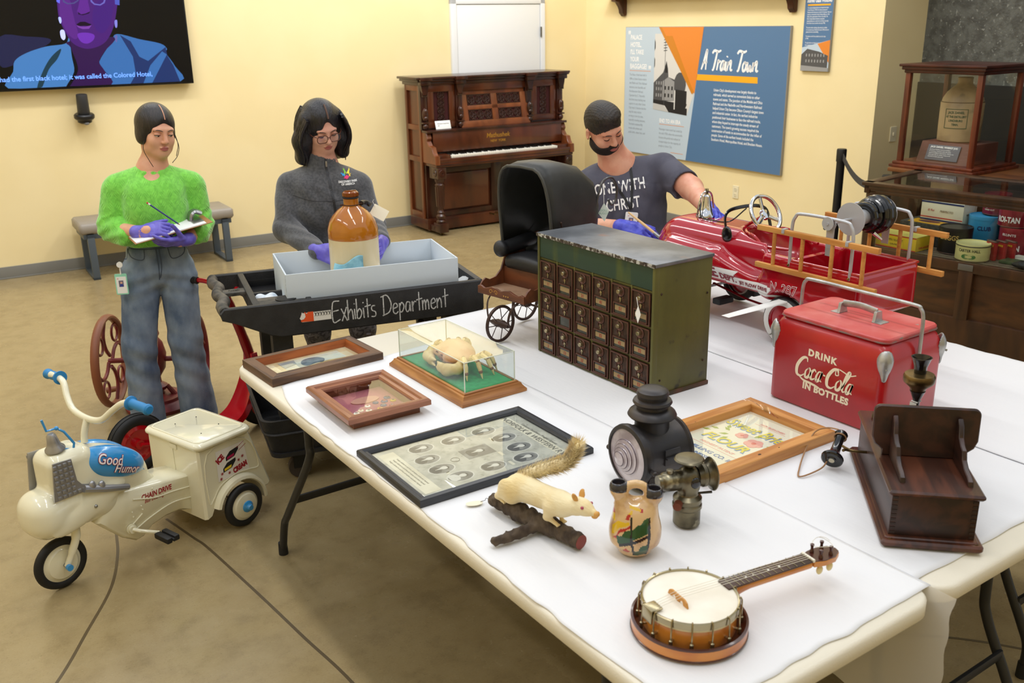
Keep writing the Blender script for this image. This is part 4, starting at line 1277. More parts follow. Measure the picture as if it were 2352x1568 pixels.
MB().prism([(0.08, 0), (0.42, 0), (0.42, 0.135), (0.13, 0.135)], 0.07, 0.45, basis((0, 0, 0), (1, 0, 0), (0, 0, 1), (0, -1, 0)) @ T_(0, 0, -0.52), bev=0.003).build('crate', mat('reddish_crate', (112, 66, 52), r=0.5, c2=(92, 52, 40), ns=6, st=(1, 0.3, 1)), st)
MSg = basis((6.0 + 0.098, 3.42 + 0.27, 0.994 + 0.068), (0, -1, 0), (0.347, 0, 0.938), (-0.938, 0, 0.347))
sg = MB().box((0, 0, 0), (0.235, 0.105, 0.004), 0.001).build('jug_sign', mat('sign_grey', (98, 98, 108), r=0.5))
sg.matrix_world = MSg
tag(sg, 'small grey Jack Daniel Whiskey Jug sign inside the glass case', 'sign')
text('JACK DANIEL WHISKEY JUG', 0.0165, m_white, sg, T_(0, 0.032, 0.0022), bold=0.0006, sx=0.95)
for k, ln in enumerate(['Jack Daniel Distilling started its distillery', 'in Lynchburg, Tennessee, and is the oldest', 'registered distillery in the country. Whiskey was', 'sold in jugs with the distillery stamp on the', 'side before bottles were used.']):
 text(ln, 0.0098, m_white, sg, T_(-0.10, 0.016 - 0.012 * k, 0.0022), align='LEFT', sx=0.95)
jg = thing('stoneware_jug', 'old beige stoneware whiskey jug with green stamp inside the glass case', 'jug', (6.28, 3.70, 1.130))
m_stone = mat('beige_stoneware', (172, 146, 108), r=0.4, c2=(140, 116, 84), ns=5, c3=(104, 88, 66), ns3=9, lo3=0.60, hi3=0.75)
MB().lathe([(0, 0), (0.128, 0), (0.135, 0.006), (0.138, 0.10), (0.138, 0.255), (0.132, 0.265), (0.128, 0.285), (0.105, 0.325), (0.075, 0.355), (0.055, 0.37), (0.048, 0.385), (0.046, 0.40), (0.049, 0.418), (0.044, 0.422), (0.03, 0.42), (0, 0.40)], 36).build('body', m_stone, jg)
MB().torus(0.136, 0.003, 36, 6, T_(0, 0, 0.262)).build('shoulder_ridge', mat('dark_stoneware', (110, 88, 60), r=0.5), jg)
m_stamp = mat('green_stamp', (40, 72, 50), r=0.5)
for k, (ln, sz) in enumerate((('JACK DANIEL', 0.022), ('AT THE DISTILLERY', 0.019), ('LYNCHBURG', 0.019), ('TENN.', 0.019))):
 text(ln, sz, m_stamp, jg, Matrix.Identity(4), fn=wrap(0.1386, -163, 0.19 - 0.026 * k), bold=0.0008, sx=0.8)
fr = MB()
Wf = wrap(0.1386, -163, 0)
for (x0, x1, z0, z1) in ((-0.075, 0.075, 0.217, 0.221), (-0.075, 0.075, 0.092, 0.096), (-0.075, -0.071, 0.092, 0.221), (0.071, 0.075, 0.092, 0.221)):
 n = 8
 rings = []
 for i in range(n + 1):
  x = x0 + (x1 - x0) * i / n
  rings.append([tuple(Wf(x, z0, 0)), tuple(Wf(x, z0, 0.001)), tuple(Wf(x, z1, 0.001)), tuple(Wf(x, z1, 0))])
 fr.loft(rings)
fr.build('stamp_frame', m_stamp, jg)
tk = thing('domed_trunk', 'dark round-topped trunk with pale metal straps behind the glass counter', 'trunk', (6.02, 2.1, 0.0), 4)
m_trunk = mat('dark_trunk', (34, 26, 20), r=0.55, c2=(24, 18, 14), ns=10)
MB().b2((0, 0, 0.25), (0.46, 0.95, 0.78), 0.006).build('trunk_body', m_trunk, tk)
prof = [(0.0, 0.78)] + [(0.23 - 0.23 * math.cos(R_(a)), 0.78 + 0.235 * math.sin(R_(a))) for a in range(0, 181, 12)]
Mtk = basis((0, 0, 0), (1, 0, 0), (0, 0, 1), (0, -1, 0))
MB().prism(prof, -0.95, 0, M=Mtk).build('domed_lid', m_trunk, tk)
MB().b2((0.03, 0.05, 0.0), (0.43, 0.90, 0.25), 0.006).build('plinth', m_oak, tk)
for y in (0.02, 0.30, 0.61, 0.90):
 pts = [(-0.004, y, 0.28), (-0.004, y, 0.78)] + [(0.23 - 0.236 * math.cos(R_(a)), y, 0.78 + 0.241 * math.sin(R_(a))) for a in range(6, 180, 12)] + [(0.466, y, 0.78)]
 rings = [[(p[0], p[1] - 0.018, p[2]), (p[0], p[1] + 0.018, p[2]), (p[0] + 0.003 * (1 if p[0] < 0.23 else -1), p[1] + 0.018, p[2] - 0.003), (p[0] + 0.003 * (1 if p[0] < 0.23 else -1), p[1] - 0.018, p[2] - 0.003)] for p in pts]
 MB().loft(rings).build('metal_strap', mat('pale_metal_strap', (150, 142, 128), r=0.45, m=0.5), tk)
# ---------------------------------------------------------------- utility cart, archive box, jug
m_cart = mat('black_cart_plastic', (30, 30, 32), r=0.55, bump=0.4, bs=180, c2=(38, 38, 40), ns=20)
m_cartw = mat('worn_cart_plastic', (92, 86, 78), r=0.6, c2=(44, 43, 43), ns=16, bump=0.4, bs=120)
CR = -13.0
cr = thing('utility_cart', 'black plastic utility cart chalked Exhibits Department on its side', 'cart', (1.134, 3.756, 0), CR)
CL, CW = 1.145, 0.63
side = [(0.012, 0.850), (1.13, 0.850), (CL, 0.84), (CL, 0.715), (1.12, 0.700), (0.235, 0.700), (0.19, 0.712), (0.05, 0.782), (0.0, 0.80), (-0.008, 0.83)]
for y in (0.0, CW - 0.028):
 MB().prism(side, 0, 0.028, basis((0, y + 0.028, 0), (1, 0, 0), (0, 0, 1), (0, -1, 0)), bev=0.005).build('tray_side', m_cart, cr)
b = MB()
b.b2((CL - 0.03, 0.01, 0.70), (CL, CW - 0.01, 0.85), 0.006)
b.b2((0.355, 0.01, 0.705), (0.378, CW - 0.01, 0.846), 0.004)
b.b2((0.13, 0.01, 0.775), (0.158, CW - 0.01, 0.848), 0.004)
b.b2((0.36, 0.02, 0.705), (CL - 0.01, CW - 0.02, 0.728), 0.003)
b.b2((0.14, 0.02, 0.755), (0.37, CW - 0.02, 0.772), 0.003)
b.b2((0.13, 0.25, 0.76), (0.37, 0.268, 0.838), 0.003)
b.build('tray', m_cart, cr)
MB().tube(catmull([(0.018, 0.015, 0.828), (0.012, 0.12, 0.83), (0.03, 0.20, 0.832), (0.012, 0.31, 0.832), (0.03, 0.43, 0.832), (0.012, 0.52, 0.83), (0.018, CW - 0.015, 0.828)], 5), 0.0255, 12).build('push_handle', m_cartw, cr)
MB().b2((0.03, 0.285, 0.825), (0.14, 0.355, 0.842), 0.004).build('handle_web', m_cartw, cr)
text('RUBBER\nTOUGH', 0.014, m_inkblk, cr, T_(0.085, 0.325, 0.8424, rz=-10), line=0.9)
MB().prism(circ(0.045, 24, 0.275, 0.085), 0.83, 0.8475).build('cup_rim', m_cart, cr)
MB().prism(circ(0.037, 24, 0.275, 0.085), 0.846, 0.8482).build('cup_recess', m_foot, cr)
MB().b2((0.158, 0.02, 0.80), (0.355, 0.15, 0.842), 0.004).build('cup_shelf', m_cartw, cr)
tr = MB()
tr.b2((0.165, 0.275, 0.772), (0.35, 0.60, 0.780), 0.002)
for a, c in (((0.165, 0.275), (0.172, 0.60)), ((0.343, 0.275), (0.35, 0.60)), ((0.165, 0.275), (0.35, 0.283)), ((0.165, 0.592), (0.35, 0.60))):
 tr.b2((a[0], a[1], 0.775), (c[0], c[1], 0.812), 0.002)
tag(tr.build('small_tray', m_blackpl), 'small black plastic tray sitting in the cart organiser', 'tray').matrix_world = cr.matrix_basis
for x in (0.20, 0.98):
 for y in (0.055, CW - 0.14):
  MB().prism([(0, 0), (0.085, 0), (0.085, 0.085), (0, 0.085)], 0.30, 0.705, T_(x, y, 0), bev=0.006).build('leg_column', m_cart, cr)
lo = MB()
lo.prism(rrect(0.95, 0.56, 0.05), 0.13, 0.15, T_(0.62, CW / 2, 0))
n = 28
for k in range(2):
 pass
ro, ri = rrect(1.02, 0.60, 0.06), rrect(0.99, 0.57, 0.05)
rb, rbi = rrect(0.93, 0.53, 0.05), rrect(0.91, 0.51, 0.045)
lo.loft([[(p[0] + 0.62, p[1] + CW / 2, z) for p in r] for r, z in ((rb, 0.125), (ro, 0.315), (ri, 0.315), (rbi, 0.15))], caps=False)
lo.build('lower_bin', m_cart, cr)
MB().torus(1.0, 0.004, 4, 4).v
rg = rrect(0.99, 0.575, 0.06)
MB().tube([(p[0] + 0.62, p[1] + CW / 2, 0.245) for p in rg], 0.008, 6, loop=True).build('bin_rib', m_cart, cr)
m_tyre = mat('grey_caster_tyre', (70, 62, 58), r=0.5)
for x in (0.27, 0.97):
 for y in (0.10, CW - 0.10):
  w = MB().cyl((x, y - 0.016, 0.052), (x, y + 0.016, 0.052), 0.052, n=24).build('caster_wheel', m_tyre, cr)
  f = MB()
  f.b2((x - 0.03, y - 0.026, 0.05), (x + 0.03, y - 0.020, 0.125), 0.003).b2((x - 0.03, y + 0.020, 0.05), (x + 0.03, y + 0.026, 0.125), 0.003).b2((x - 0.035, y - 0.03, 0.115), (x + 0.035, y + 0.03, 0.128), 0.003)
  f.build('caster_fork', m_foot, w)
m_chalk = mat('chalk', (205, 206, 206), r=0.9, c2=(120, 120, 122), ns=160, lo=0.45, hi=0.75)
HW = {'E': ([[(.36, 1.0), (.02, .92), (.0, 0.02), (.36, .10)], [(.02, .52), (.30, .56)]], .42),
 'x': ([[(0, .62), (.28, 0)], [(.28, .66), (.02, 0)]], .32),
 'h': ([[(.02, 1.0), (.02, .02)], [(.02, .30), (.16, .52), (.24, .40), (.26, .02)]], .32),
 'i': ([[(.03, .52), (.05, .02)], [(.03, .74), (.04, .80)]], .12),
 'b': ([[(.02, 1.0), (.03, .02)], [(.03, .30), (.16, .50), (.27, .30), (.16, .04), (.03, .04)]], .33),
 't': ([[(.12, .95), (.13, .02)], [(-.02, .56), (.30, .62)]], .28),
 's': ([[(.24, .56), (.08, .54), (.06, .36), (.24, .24), (.22, .04), (.02, .04)]], .32),
 'D': ([[(.05, .95), (.05, .02)], [(-.08, .92), (.24, .98), (.44, .58), (.34, .16), (-.02, .0)]], .50),
 'e': ([[(.04, .28), (.26, .36), (.20, .54), (.06, .44), (.05, .12), (.18, .02), (.30, .12)]], .34),
 'p': ([[(.04, .52), (.04, -.34)], [(.04, .34), (.16, .54), (.27, .34), (.16, .08), (.04, .10)]], .33),
 'a': ([[(.26, .50), (.10, .52), (.03, .24), (.10, .04), (.22, .16), (.26, .50), (.28, .04)]], .35),
 'r': ([[(.03, .54), (.05, .02)], [(.05, .30), (.14, .50), (.24, .48)]], .27),
 'm': ([[(.02, .52), (.03, .02)], [(.03, .30), (.13, .52), (.18, .30), (.18, .02)], [(.18, .30), (.28, .52), (.34, .34), (.35, .02)]], .44),
 'n': ([[(.02, .52), (.03, .02)], [(.03, .30), (.16, .52), (.24, .36), (.25, .02)]], .34)}
MF = basis((0, -0.0006, 0), (1, 0, 0), (0, 0, 1), (0, -1, 0))
b = MB()
x = 0.0
for ch in 'Exhibits Department':
 if ch == ' ':
  x += 0.30
  continue
 for st in HW[ch][0]:
  pts = [(0.455 + (x + px) * 0.0865, 0.738 + py * 0.092 + 0.004 * x / 6) for px, py in st]
  b.ribbon(catmull(pts, 5) if len(pts) > 2 else [tuple(np.array(pts[0]) + (np.array(pts[1]) - np.array(pts[0])) * k / 4) for k in range(5)], 0.0052, M=MF, th=0.0005)
 x += HW[ch][1]
b.build('chalk_lettering', m_chalk, cr, smooth=False)
s = MB().b2((0.322, 0.755, 0), (0.447, 0.795, 0.0006), M=MF).build('sticker', mat('sticker_white', (228, 226, 220), r=0.5), cr)
MB().prism([(0.318, 0.757), (0.372, 0.755), (0.372, 0.798), (0.350, 0.798), (0.344, 0.79), (0.336, 0.80), (0.33, 0.788), (0.318, 0.786)], 0.0006, 0.0012, MF).build('sticker_print', mat('sticker_orange', (226, 84, 34), r=0.5), s)
MB().prism([(0.313, 0.773), (0.32, 0.785), (0.324, 0.80), (0.329, 0.788), (0.336, 0.795), (0.338, 0.778), (0.33, 0.768), (0.318, 0.766)], 0.0012, 0.0018, MF).build('sticker_print', mat('sticker_white'  , (228, 226, 220)), s)
for k in range(6):
 xx = 0.376 + 0.0118 * k
 MB().prism([(xx, 0.774), (xx + 0.005, 0.782), (xx, 0.792), (xx + 0.003, 0.793), (xx + 0.006, 0.786), (xx + 0.009, 0.793), (xx + 0.0105, 0.79), (xx + 0.007, 0.782), (xx + 0.0105, 0.774), (xx + 0.006, 0.779)], 0.0006, 0.0012, MF).build('sticker_print', m_inkblk, s)
m_board = mat('pale_blue_board', (202, 212, 220), r=0.7)
m_boardin = mat('white_board_edge', (232, 234, 236), r=0.8)
BR = -14.4
bx = thing('archive_box', 'open pale blue corrugated archive box standing in the black cart', 'box', (1.421, 3.76, 0.729), BR)
BL, BWd, BH, t_ = 0.765, 0.435, 0.222, 0.007
MB().b2((0, 0, 0), (BL, BWd, t_), 0.001).build('box_floor', m_board, bx)
for a, c in (((0, 0, 0), (BL, t_, BH)), ((0, BWd - t_, 0), (BL, BWd, BH)), ((0, t_, 0), (t_, BWd - t_, BH)), ((BL - t_, t_, 0), (BL, BWd - t_, BH))):
 MB().b2(a, c, 0.0015).build('box_wall', m_board, bx)
MB().b2((-0.0006, 0.0015, 0.004), (0.0, 0.0055, BH - 0.004)).build('corrugated_edge', mat('corrugation_dark', (110, 116, 120), r=0.8, c2=(200, 208, 214), ns=300, lo=0.48, hi=0.52), bx)
for (x, y, rz, pts, lab) in ((0.10, 0.10, 8, 0, 'white tissue paper folded in the left end of the archive box'), (0.58, 0.20, -4, 1, 'white tissue paper lying in the right half of the archive box')):
 b = MB()
 if pts == 0:
  b.grid(14, 10, lambda u, v: (0.02 + 0.20 * u, 0.04 + 0.30 * v, 0.10 + 0.075 * (1 - v) * (0.7 + 0.3 * u) + 0.03 * math.sin(u * 4 + v * 2) * v))
 else:
  b.grid(18, 12, lambda u, v: (0.44 + 0.30 * u, 0.025 + 0.36 * v, 0.12 + 0.095 * (1 - v) ** 2 * (0.55 + 0.45 * u) + 0.006 * math.sin(9 * u + 3 * v)))
 o = b.build('tissue_paper', mat('white_tissue', (240, 242, 244), r=0.9, bump=0.3, bs=30), None, ang=180, solid=0.0008)
 o.matrix_world = bx.matrix_basis
 tag(o, lab, 'paper', 'tissue paper in and around the archive box')
b = MB()
b.grid(6, 18, lambda u, v: (0.385 + 0.04 * u + 0.012 * math.sin(v * 6), 0.04 + 0.45 * v, 0.80 - 0.045 * u + 0.012 * math.sin(8 * v) * (1 - u)))
o = b.build('tissue_paper', mat('white_tissue', (240, 242, 244)), None, ang=180, solid=0.0008)
o.matrix_world = cr.matrix_basis
tag(o, 'white tissue paper tucked between the archive box and the cart organiser', 'paper', 'tissue paper in and around the archive box')
b = MB()
b.grid(8, 8, lambda u, v: (1.075 + 0.05 * u, 0.12 + 0.30 * v, 0.76 + 0.09 * u * (1 - v) + 0.01 * math.sin(7 * v)))
o = b.build('tissue_paper', mat('white_tissue', (240, 242, 244)), None, ang=180, solid=0.0008)
o.matrix_world = cr.matrix_basis
tag(o, 'white tissue paper poking out at the right end of the cart', 'paper', 'tissue paper in and around the archive box')
ob = sdf_mesh('crumpled_cloth', [ell((0, 0, 0.02), (0.06, 0.045, 0.024)), ell((-0.04, 0.03, 0.04), (0.025, 0.02, 0.022)), ell((0.01, 0.02, 0.045), (0.022, 0.02, 0.02)), ell((0.045, -0.02, 0.03), (0.03, 0.025, 0.02)), ell((-0.01, -0.02, 0.05), (0.02, 0.03, 0.012))], 0.004,
 mat('white_cotton', (226, 232, 238), r=0.9, c2=(190, 206, 222), ns=18, bump=0.6, bs=50), None)
ob.matrix_world = cr.matrix_basis @ T_(0.225, 0.205, 0.775)
tag(ob, 'crumpled white cotton cloth in the cart organiser', 'cloth')
ob = MB().lathe([(0.030, 0), (0.032, 0), (0.032, 0.045), (0.030, 0.045), (0.030, 0)], 24, caps=False).build('tape_roll', mat('pale_blue_tape', (170, 196, 218), r=0.4))
ob.matrix_world = cr.matrix_basis @ T_(0.315, 0.215, 0.806, rx=80, rz=30)
tag(ob, 'pale blue ring of tape standing in the cart organiser', 'tape')
m_glaze = mat('amber_glaze', (176, 106, 22), r=0.10, c2=(150, 84, 14), ns=4, coat=0.6)
m_cglz = mat('cream_glaze', (218, 203, 164), r=0.25, c2=(206, 188, 146), ns=3, coat=0.4)
jg = thing('stoneware_jug', 'large amber and cream glazed stoneware jug being wiped on the cart', 'jug', (1.815, 3.905, 0.737))
r = 0.113
MB().lathe([(0, 0), (r - 0.006, 0), (r, 0.008), (r, 0.302)], 48, caps=False).build('body', m_cglz, jg)
MB().lathe([(r, 0.301), (r + 0.0006, 0.304), (r + 0.0004, 0.338), (r - 0.001, 0.345), (r - 0.010, 0.375), (r - 0.026, 0.400), (r - 0.050, 0.425), (0.045, 0.438), (0.036, 0.445), (0.034, 0.452), (0.034, 0.476), (0.031, 0.480), (0, 0.480)], 48, caps=False).build('shoulder', m_glaze, jg)
st = MB().lathe([(0, 0.480), (0.028, 0.480), (0.034, 0.487), (0.035, 0.503), (0.030, 0.508), (0, 0.508)], 32).build('screw_stopper', mat('brown_glaze', (132, 66, 18), r=0.15, coat=0.5), jg)
b = MB()
for k in range(28):
 a = 2 * math.pi * k / 28
 b.cyl((0.0345 * math.cos(a), 0.0345 * math.sin(a), 0.487), (0.0345 * math.cos(a), 0.0345 * math.sin(a), 0.502), 0.0022, n=6)
b.box((0, 0, 0.509), (0.056, 0.007, 0.004), 0.001)
b.build('grip_ridges', mat('brown_glaze', (132, 66, 18)), st)
MB().torus(0.0335, 0.004, 28, 8, T_(0, 0, 0.481)).build('rubber_gasket', m_foot, jg)
hd = MB()
hd.torus(0.0365, 0.0018, 28, 6, T_(0, 0, 0.449))
hd.build('neck_wire', mat('rusty_wire', (70, 44, 30), r=0.6, m=0.5), jg)
for s in (-1, 1):
 q = Vector((0.97, -0.24, 0)) * s
 MB().cyl(tuple(q * 0.034 + Vector((0, 0, 0.449))), tuple(q * 0.05 + Vector((0, 0, 0.449))), 0.0035, n=8).build('wire_stud', mat('rusty_wire', (70, 44, 30)), jg)
hv = MB()
hv.tube(catmull([(0.045, -0.01, 0.449), (0.07, 0.02, 0.447), (0.095, 0.03, 0.44), (0.105, 0.02, 0.43)], 5), 0.011, 10)
hv.build('wooden_handle', m_blackpl, jg)
tg = MB().box((0, 0, 0), (0.075, 0.055, 0.0008)).build('paper_tag', mat('cream_card', (236, 228, 204), r=0.8))
tg.matrix_world = T_(1.815 + 0.135, 3.905 - 0.005, 0.737 + 0.395) @ look((0, 0, 0), (-0.45, -0.75, 0.4), (0.8, -0.45, -0.6))
tag(tg, 'cream paper tag tied to the neck of the amber jug', 'tag')
MB().tube([(-0.03, 0.015, 0.001), (-0.05, 0.03, 0.012), (-0.045, 0.035, 0.03)], 0.0012, 6).build('string', m_white, tg)
for (x, y, z, lab) in ((1.70, 3.575, 0.69, 'dark brown wooden handle post rising behind the brown picture frame'), (1.975, 3.60, 0.69, 'black rounded handle post rising behind the crab case')):
 p = MB().lathe([(0, 0), (0.016, 0), (0.014, 0.4), (0.013, z - 0.06), (0.017, z - 0.045), (0.020, z - 0.02), (0.017, z - 0.006), (0.008, z), (0, z)], 18).build('handle_post', mat('dark_handle_wood', (48, 34, 24), r=0.35, c2=(28, 20, 15), ns=20))
 p.location = (x, y, 0)
 tag(p, lab, 'handle', 'handle posts behind the tables')
# ---------------------------------------------------------------- coffee mill and scooter behind the tricycle
m_mill = mat('maroon_iron', (122, 34, 38), r=0.4, c2=(96, 24, 28), ns=12)
m_brown = mat('brown_rim', (128, 72, 44), r=0.5)
ml = thing('coffee_mill', 'maroon cast iron coffee mill with two flywheels behind the woman in green', 'coffee mill', (1.13, 5.05, 0), -30)
MB().lathe([(0, 0), (0.17, 0), (0.175, 0.02), (0.15, 0.045), (0.13, 0.05), (0.125, 0.065), (0.04, 0.075), (0.03, 0.10), (0, 0.10)], 28).build('base', m_mill, ml)
MB().lathe([(0, 0.09), (0.05, 0.10), (0.058, 0.12), (0.03, 0.14), (0.028, 0.17), (0.06, 0.22), (0.072, 0.30), (0.06, 0.36), (0.04, 0.39), (0.05, 0.41), (0.045, 0.44), (0.03, 0.45), (0, 0.45)], 24).build('grinder_body', m_mill, ml)
MB().lathe([(0.03, 0.45), (0.05, 0.52), (0.09, 0.60), (0.10, 0.62), (0, 0.63)], 24).build('hopper', mat('dull_hopper', (130, 118, 104), r=0.4, m=0.6), ml)
MB().cyl((-0.23, 0, 0.27), (0.23, 0, 0.27), 0.014, n=12).build('axle', m_mill, ml)
for s in (-1, 1):
 M = basis((s * 0.22, 0, 0.27), (0, 1, 0), (0, 0, 1), (1, 0, 0))
 w = MB().torus(0.235, 0.016, 40, 10, M, sq=1.4).build('flywheel', m_mill if s > 0 else m_brown, ml)
 sp = MB()
 for k in range(4):
  a = math.pi * k / 2
  pts = [(0.03 * math.cos(a), 0.03 * math.sin(a), 0), (0.09 * math.cos(a + 0.5), 0.09 * math.sin(a + 0.5), 0), (0.16 * math.cos(a + 0.35), 0.16 * math.sin(a + 0.35), 0), (0.23 * math.cos(a), 0.23 * math.sin(a), 0)]
  sp.tube(catmull(pts, 5), 0.010, 8, M=M)
  sp.torus(0.045, 0.007, 16, 6, M @ T_(0.17 * math.cos(a + 0.8), 0.17 * math.sin(a + 0.8), 0))
 sp.build('spokes', m_mill, w)
 if s < 0:
  MB().cyl((s * 0.235, 0.10, 0.075), (s * 0.30, 0.10, 0.065), 0.014, 0.018, n=12).build('crank_handle', m_brown, ml)
b = MB()
for s in (-1, 1):
 b.tube([(s * 0.10, 0, 0.05), (s * 0.055, 0, 0.12)], [0.016, 0.012], 8)
b.build('brace', m_mill, ml)
m_red = mat('scooter_red', (176, 14, 24), r=0.14, coat=0.6)
m_rub = mat('tyre_rubber', (20, 20, 21), r=0.6)
sc = thing('toy_scooter', 'glossy red toy scooter with black tyres parked behind the ice cream tricycle', 'scooter', (0.835, 4.28, 0), 17)
def rubber_wheel(par, x, z, r, w, name, hub):
 M = basis((x, 0, z), (1, 0, 0), (0, 0, 1), (0, -1, 0))
 t = MB().torus(r - w * 0.62, w * 0.62, 40, 12, M, sq=0.9).build(name, m_rub, par)
 gr = MB()
 for q in (-0.25, 0.0, 0.25):
  gr.torus(r - 0.0015, 0.0022, 40, 6, M @ T_(0, 0, q * w))
 gr.build('tread_rib', m_rub, t)
 MB().lathe([(0, -0.018), (r * 0.35, -0.012), (r * 0.5, -0.022), (r * 0.72, -0.016), (r * 0.76, 0.0), (r * 0.72, 0.016), (r * 0.5, 0.022), (r * 0.35, 0.012), (0, 0.018)], 32, M).build('wheel_disc', hub, t)
 h = MB().lathe([(0, -0.03), (0.02, -0.03), (0.022, 0.03), (0, 0.03)], 16, M).build('hub', hub, t)
 return t
rubber_wheel(sc, 0.0, 0.142, 0.142, 0.05, 'rear_wheel', m_red)
rubber_wheel(sc, 0.70, 0.125, 0.125, 0.045, 'front_wheel', m_red)
path = [(0.12, 0, 0.10), (0.25, 0, 0.075), (0.42, 0, 0.075), (0.53, 0, 0.105), (0.60, 0, 0.19), (0.655, 0, 0.33), (0.66, 0, 0.40)]
wd = [0.05, 0.072, 0.075, 0.072, 0.062, 0.045, 0.035]
sm = catmull([p + (w,) for p, w in zip(path, wd)], 6)
rings = []
for i, p in enumerate(sm):
 q0, q1 = np.array(sm[max(i - 1, 0)]), np.array(sm[min(i + 1, len(sm) - 1)])
 t = (q1 - q0)[:3]
 t /= np.linalg.norm(t)
 nrm = np.array([-t[2], 0, t[0]])
 pr_ = [(-1, -0.02), (-0.96, 0.012), (0, 0.016), (0.96, 0.012), (1, -0.02), (0.9, -0.022), (0, -0.005), (-0.9, -0.022)]
 rings.append([tuple(np.array(p[:3]) + np.array([0, 1, 0]) * a * p[3] + nrm * c) for a, c in pr_])
dk = MB().loft(rings).build('deck', m_red, sc, ang=50)
b = MB()
for k in range(3):
 b.torus(0.018 + 0.013 * k, 0.0016, 24, 5, T_(0.40, 0, 0.0915))
b.build('foot_grip_ring', m_red, dk)
MB().tube(catmull([(0.68, 0, 0.30), (0.64, 0, 0.46), (0.585, 0, 0.64), (0.55, 0, 0.76)], 5), [0.026] * 6 + [0.024] * 6 + [0.02] * 4, 14, sq=1.0).build('steering_column', mat('scooter_dark_red', (134, 10, 20), r=0.2, coat=0.5), sc)
fk = MB()
for s in (-1, 1):
 fk.tube(catmull([(0.675, s * 0.02, 0.33), (0.69, s * 0.038, 0.25), (0.70, s * 0.038, 0.125)], 5), 0.011, 10)
fk.build('fork', m_red, sc)
b = MB()
b.tube(catmull([(0.52, 0.20, 0.775), (0.54, 0.12, 0.775), (0.55, 0.0, 0.76), (0.54, -0.12, 0.775), (0.52, -0.20, 0.775)], 6), 0.0125, 12)
b.build('handlebar', m_red, sc)
for s in (-1, 1):
 g = MB().lathe([(0, 0), (0.017, 0), (0.019, 0.004), (0.016, 0.012), (0.018, 0.03), (0.016, 0.05), (0.018, 0.07), (0.018, 0.10), (0.02, 0.105), (0.018, 0.112), (0, 0.114)], 16, look((0.525, s * 0.165, 0.775), (-0.24, s * 0.97, 0.0)))
 g.build('hand_grip', m_rub, sc)
b = MB()
for s in (-1, 1):
 b.tube([(0.0, s * 0.035, 0.142), (0.13, s * 0.03, 0.105)], 0.009, 8)
b.build('axle_brace', m_red, sc)
# ---------------------------------------------------------------- ice cream pedal tricycle
m_crm = mat('cream_enamel', (232, 227, 200), r=0.16, coat=0.5)
m_blu = mat('sky_blue_enamel', (52, 146, 212), r=0.18, coat=0.5)
m_blup = mat('blue_rubber_grip', (38, 128, 190), r=0.5)
m_sil = mat('silver_paint', (168, 168, 172), r=0.28, m=0.7)
m_dred = mat('dark_red_print', (160, 28, 44), r=0.4)
tk3 = thing('pedal_tricycle', 'cream and blue ice cream pedal tricycle on the concrete floor', 'tricycle', (0.351, 3.457, 0), 19.4)
def trike_wheel(x, y, r, name, cap_col, fat=0.017):
 M = basis((x, y, r), (1, 0, 0), (0, 0, 1), (0, -1, 0))
 t = MB().torus(r - fat, fat, 44, 12, M, sq=0.95).build(name, m_rub, tk3)
 MB().lathe([(0, -0.016), (r * 0.45, -0.014), (r - fat * 1.3, -0.006), (r - fat * 1.0, 0.0), (r - fat * 1.3, 0.008), (r * 0.62, 0.012), (r * 0.55, 0.020), (r * 0.30, 0.026), (0, 0.028)], 36, M).build('wheel_disc', m_crm, t)
 if cap_col is not None:
  MB().lathe([(0, 0.05), (0.011, 0.049), (0.013, 0.044), (0.015, 0.036), (0.024, 0.030), (0.025, 0.024), (0, 0.024)], 24, M).build('hub_cap', cap_col, t)
 return t
trike_wheel(0.0, 0.0, 0.100, 'front_wheel', None)
trike_wheel(0.68, -0.19, 0.092, 'rear_wheel', m_blu)
w = trike_wheel(0.68, 0.19, 0.092, 'rear_wheel', m_blu)
MB().cyl((0.68, -0.18, 0.092), (0.68, 0.18, 0.092), 0.008, n=10).build('rear_axle', m_steel, tk3)
b = MB()
for s in (-1, 1):
 b.tube(catmull([(0.06, s * 0.03, 0.25), (0.05, s * 0.045, 0.20), (0.025, s * 0.048, 0.15), (0.0, s * 0.045, 0.10)], 5), [0.016] * 6 + [0.014] * 5 + [0.011] * 5, 12, sq=0.7)
b.build('front_fork', m_crm, tk3)
MB().cyl((0, -0.055, 0.10), (0, 0.055, 0.10), 0.007, n=10).build('front_axle', m_steel, tk3)
MB().cyl((0, -0.066, 0.10), (0, -0.052, 0.10), 0.012, n=14).build('axle_cap', m_blu, tk3)
Rd = rot3(ry=24)
body = [rbx((0.055, 0, 0.315), (0.15, 0.088, 0.082), 0.062, '+', 0.02),
  ell((-0.03, 0, 0.310), (0.066, 0.090, 0.078), '+', 0.03),
  ell((0.16, 0, 0.300), (0.14, 0.080, 0.070), '+', 0.04, rot3(ry=12)),
  rbx((0.075, 0, 0.445), (0.085, 0.080, 0.090), 0.045, '+', 0.018),
  ell((0.20, 0, 0.39), (0.20, 0.082, 0.105), '+', 0.03, Rd),
  cap((0.20, 0, 0.345), (0.385, 0, 0.272), 0.075, 0.030, '+', 0.03),
  ell((0.10, -0.082, 0.305), (0.155, 0.016, 0.042), '+', 0.006, rot3(ry=-19)), ell((0.10, 0.082, 0.305), (0.155, 0.016, 0.042), '+', 0.006, rot3(ry=-19))]
sdf_mesh('front_fairing', body, 0.005, m_crm, tk3)
for s in (-1, 1):
 MB().ball((0.115, s * 0.098, 0.310), 0.007, 10, 6).build('bolt', m_steel, tk3)
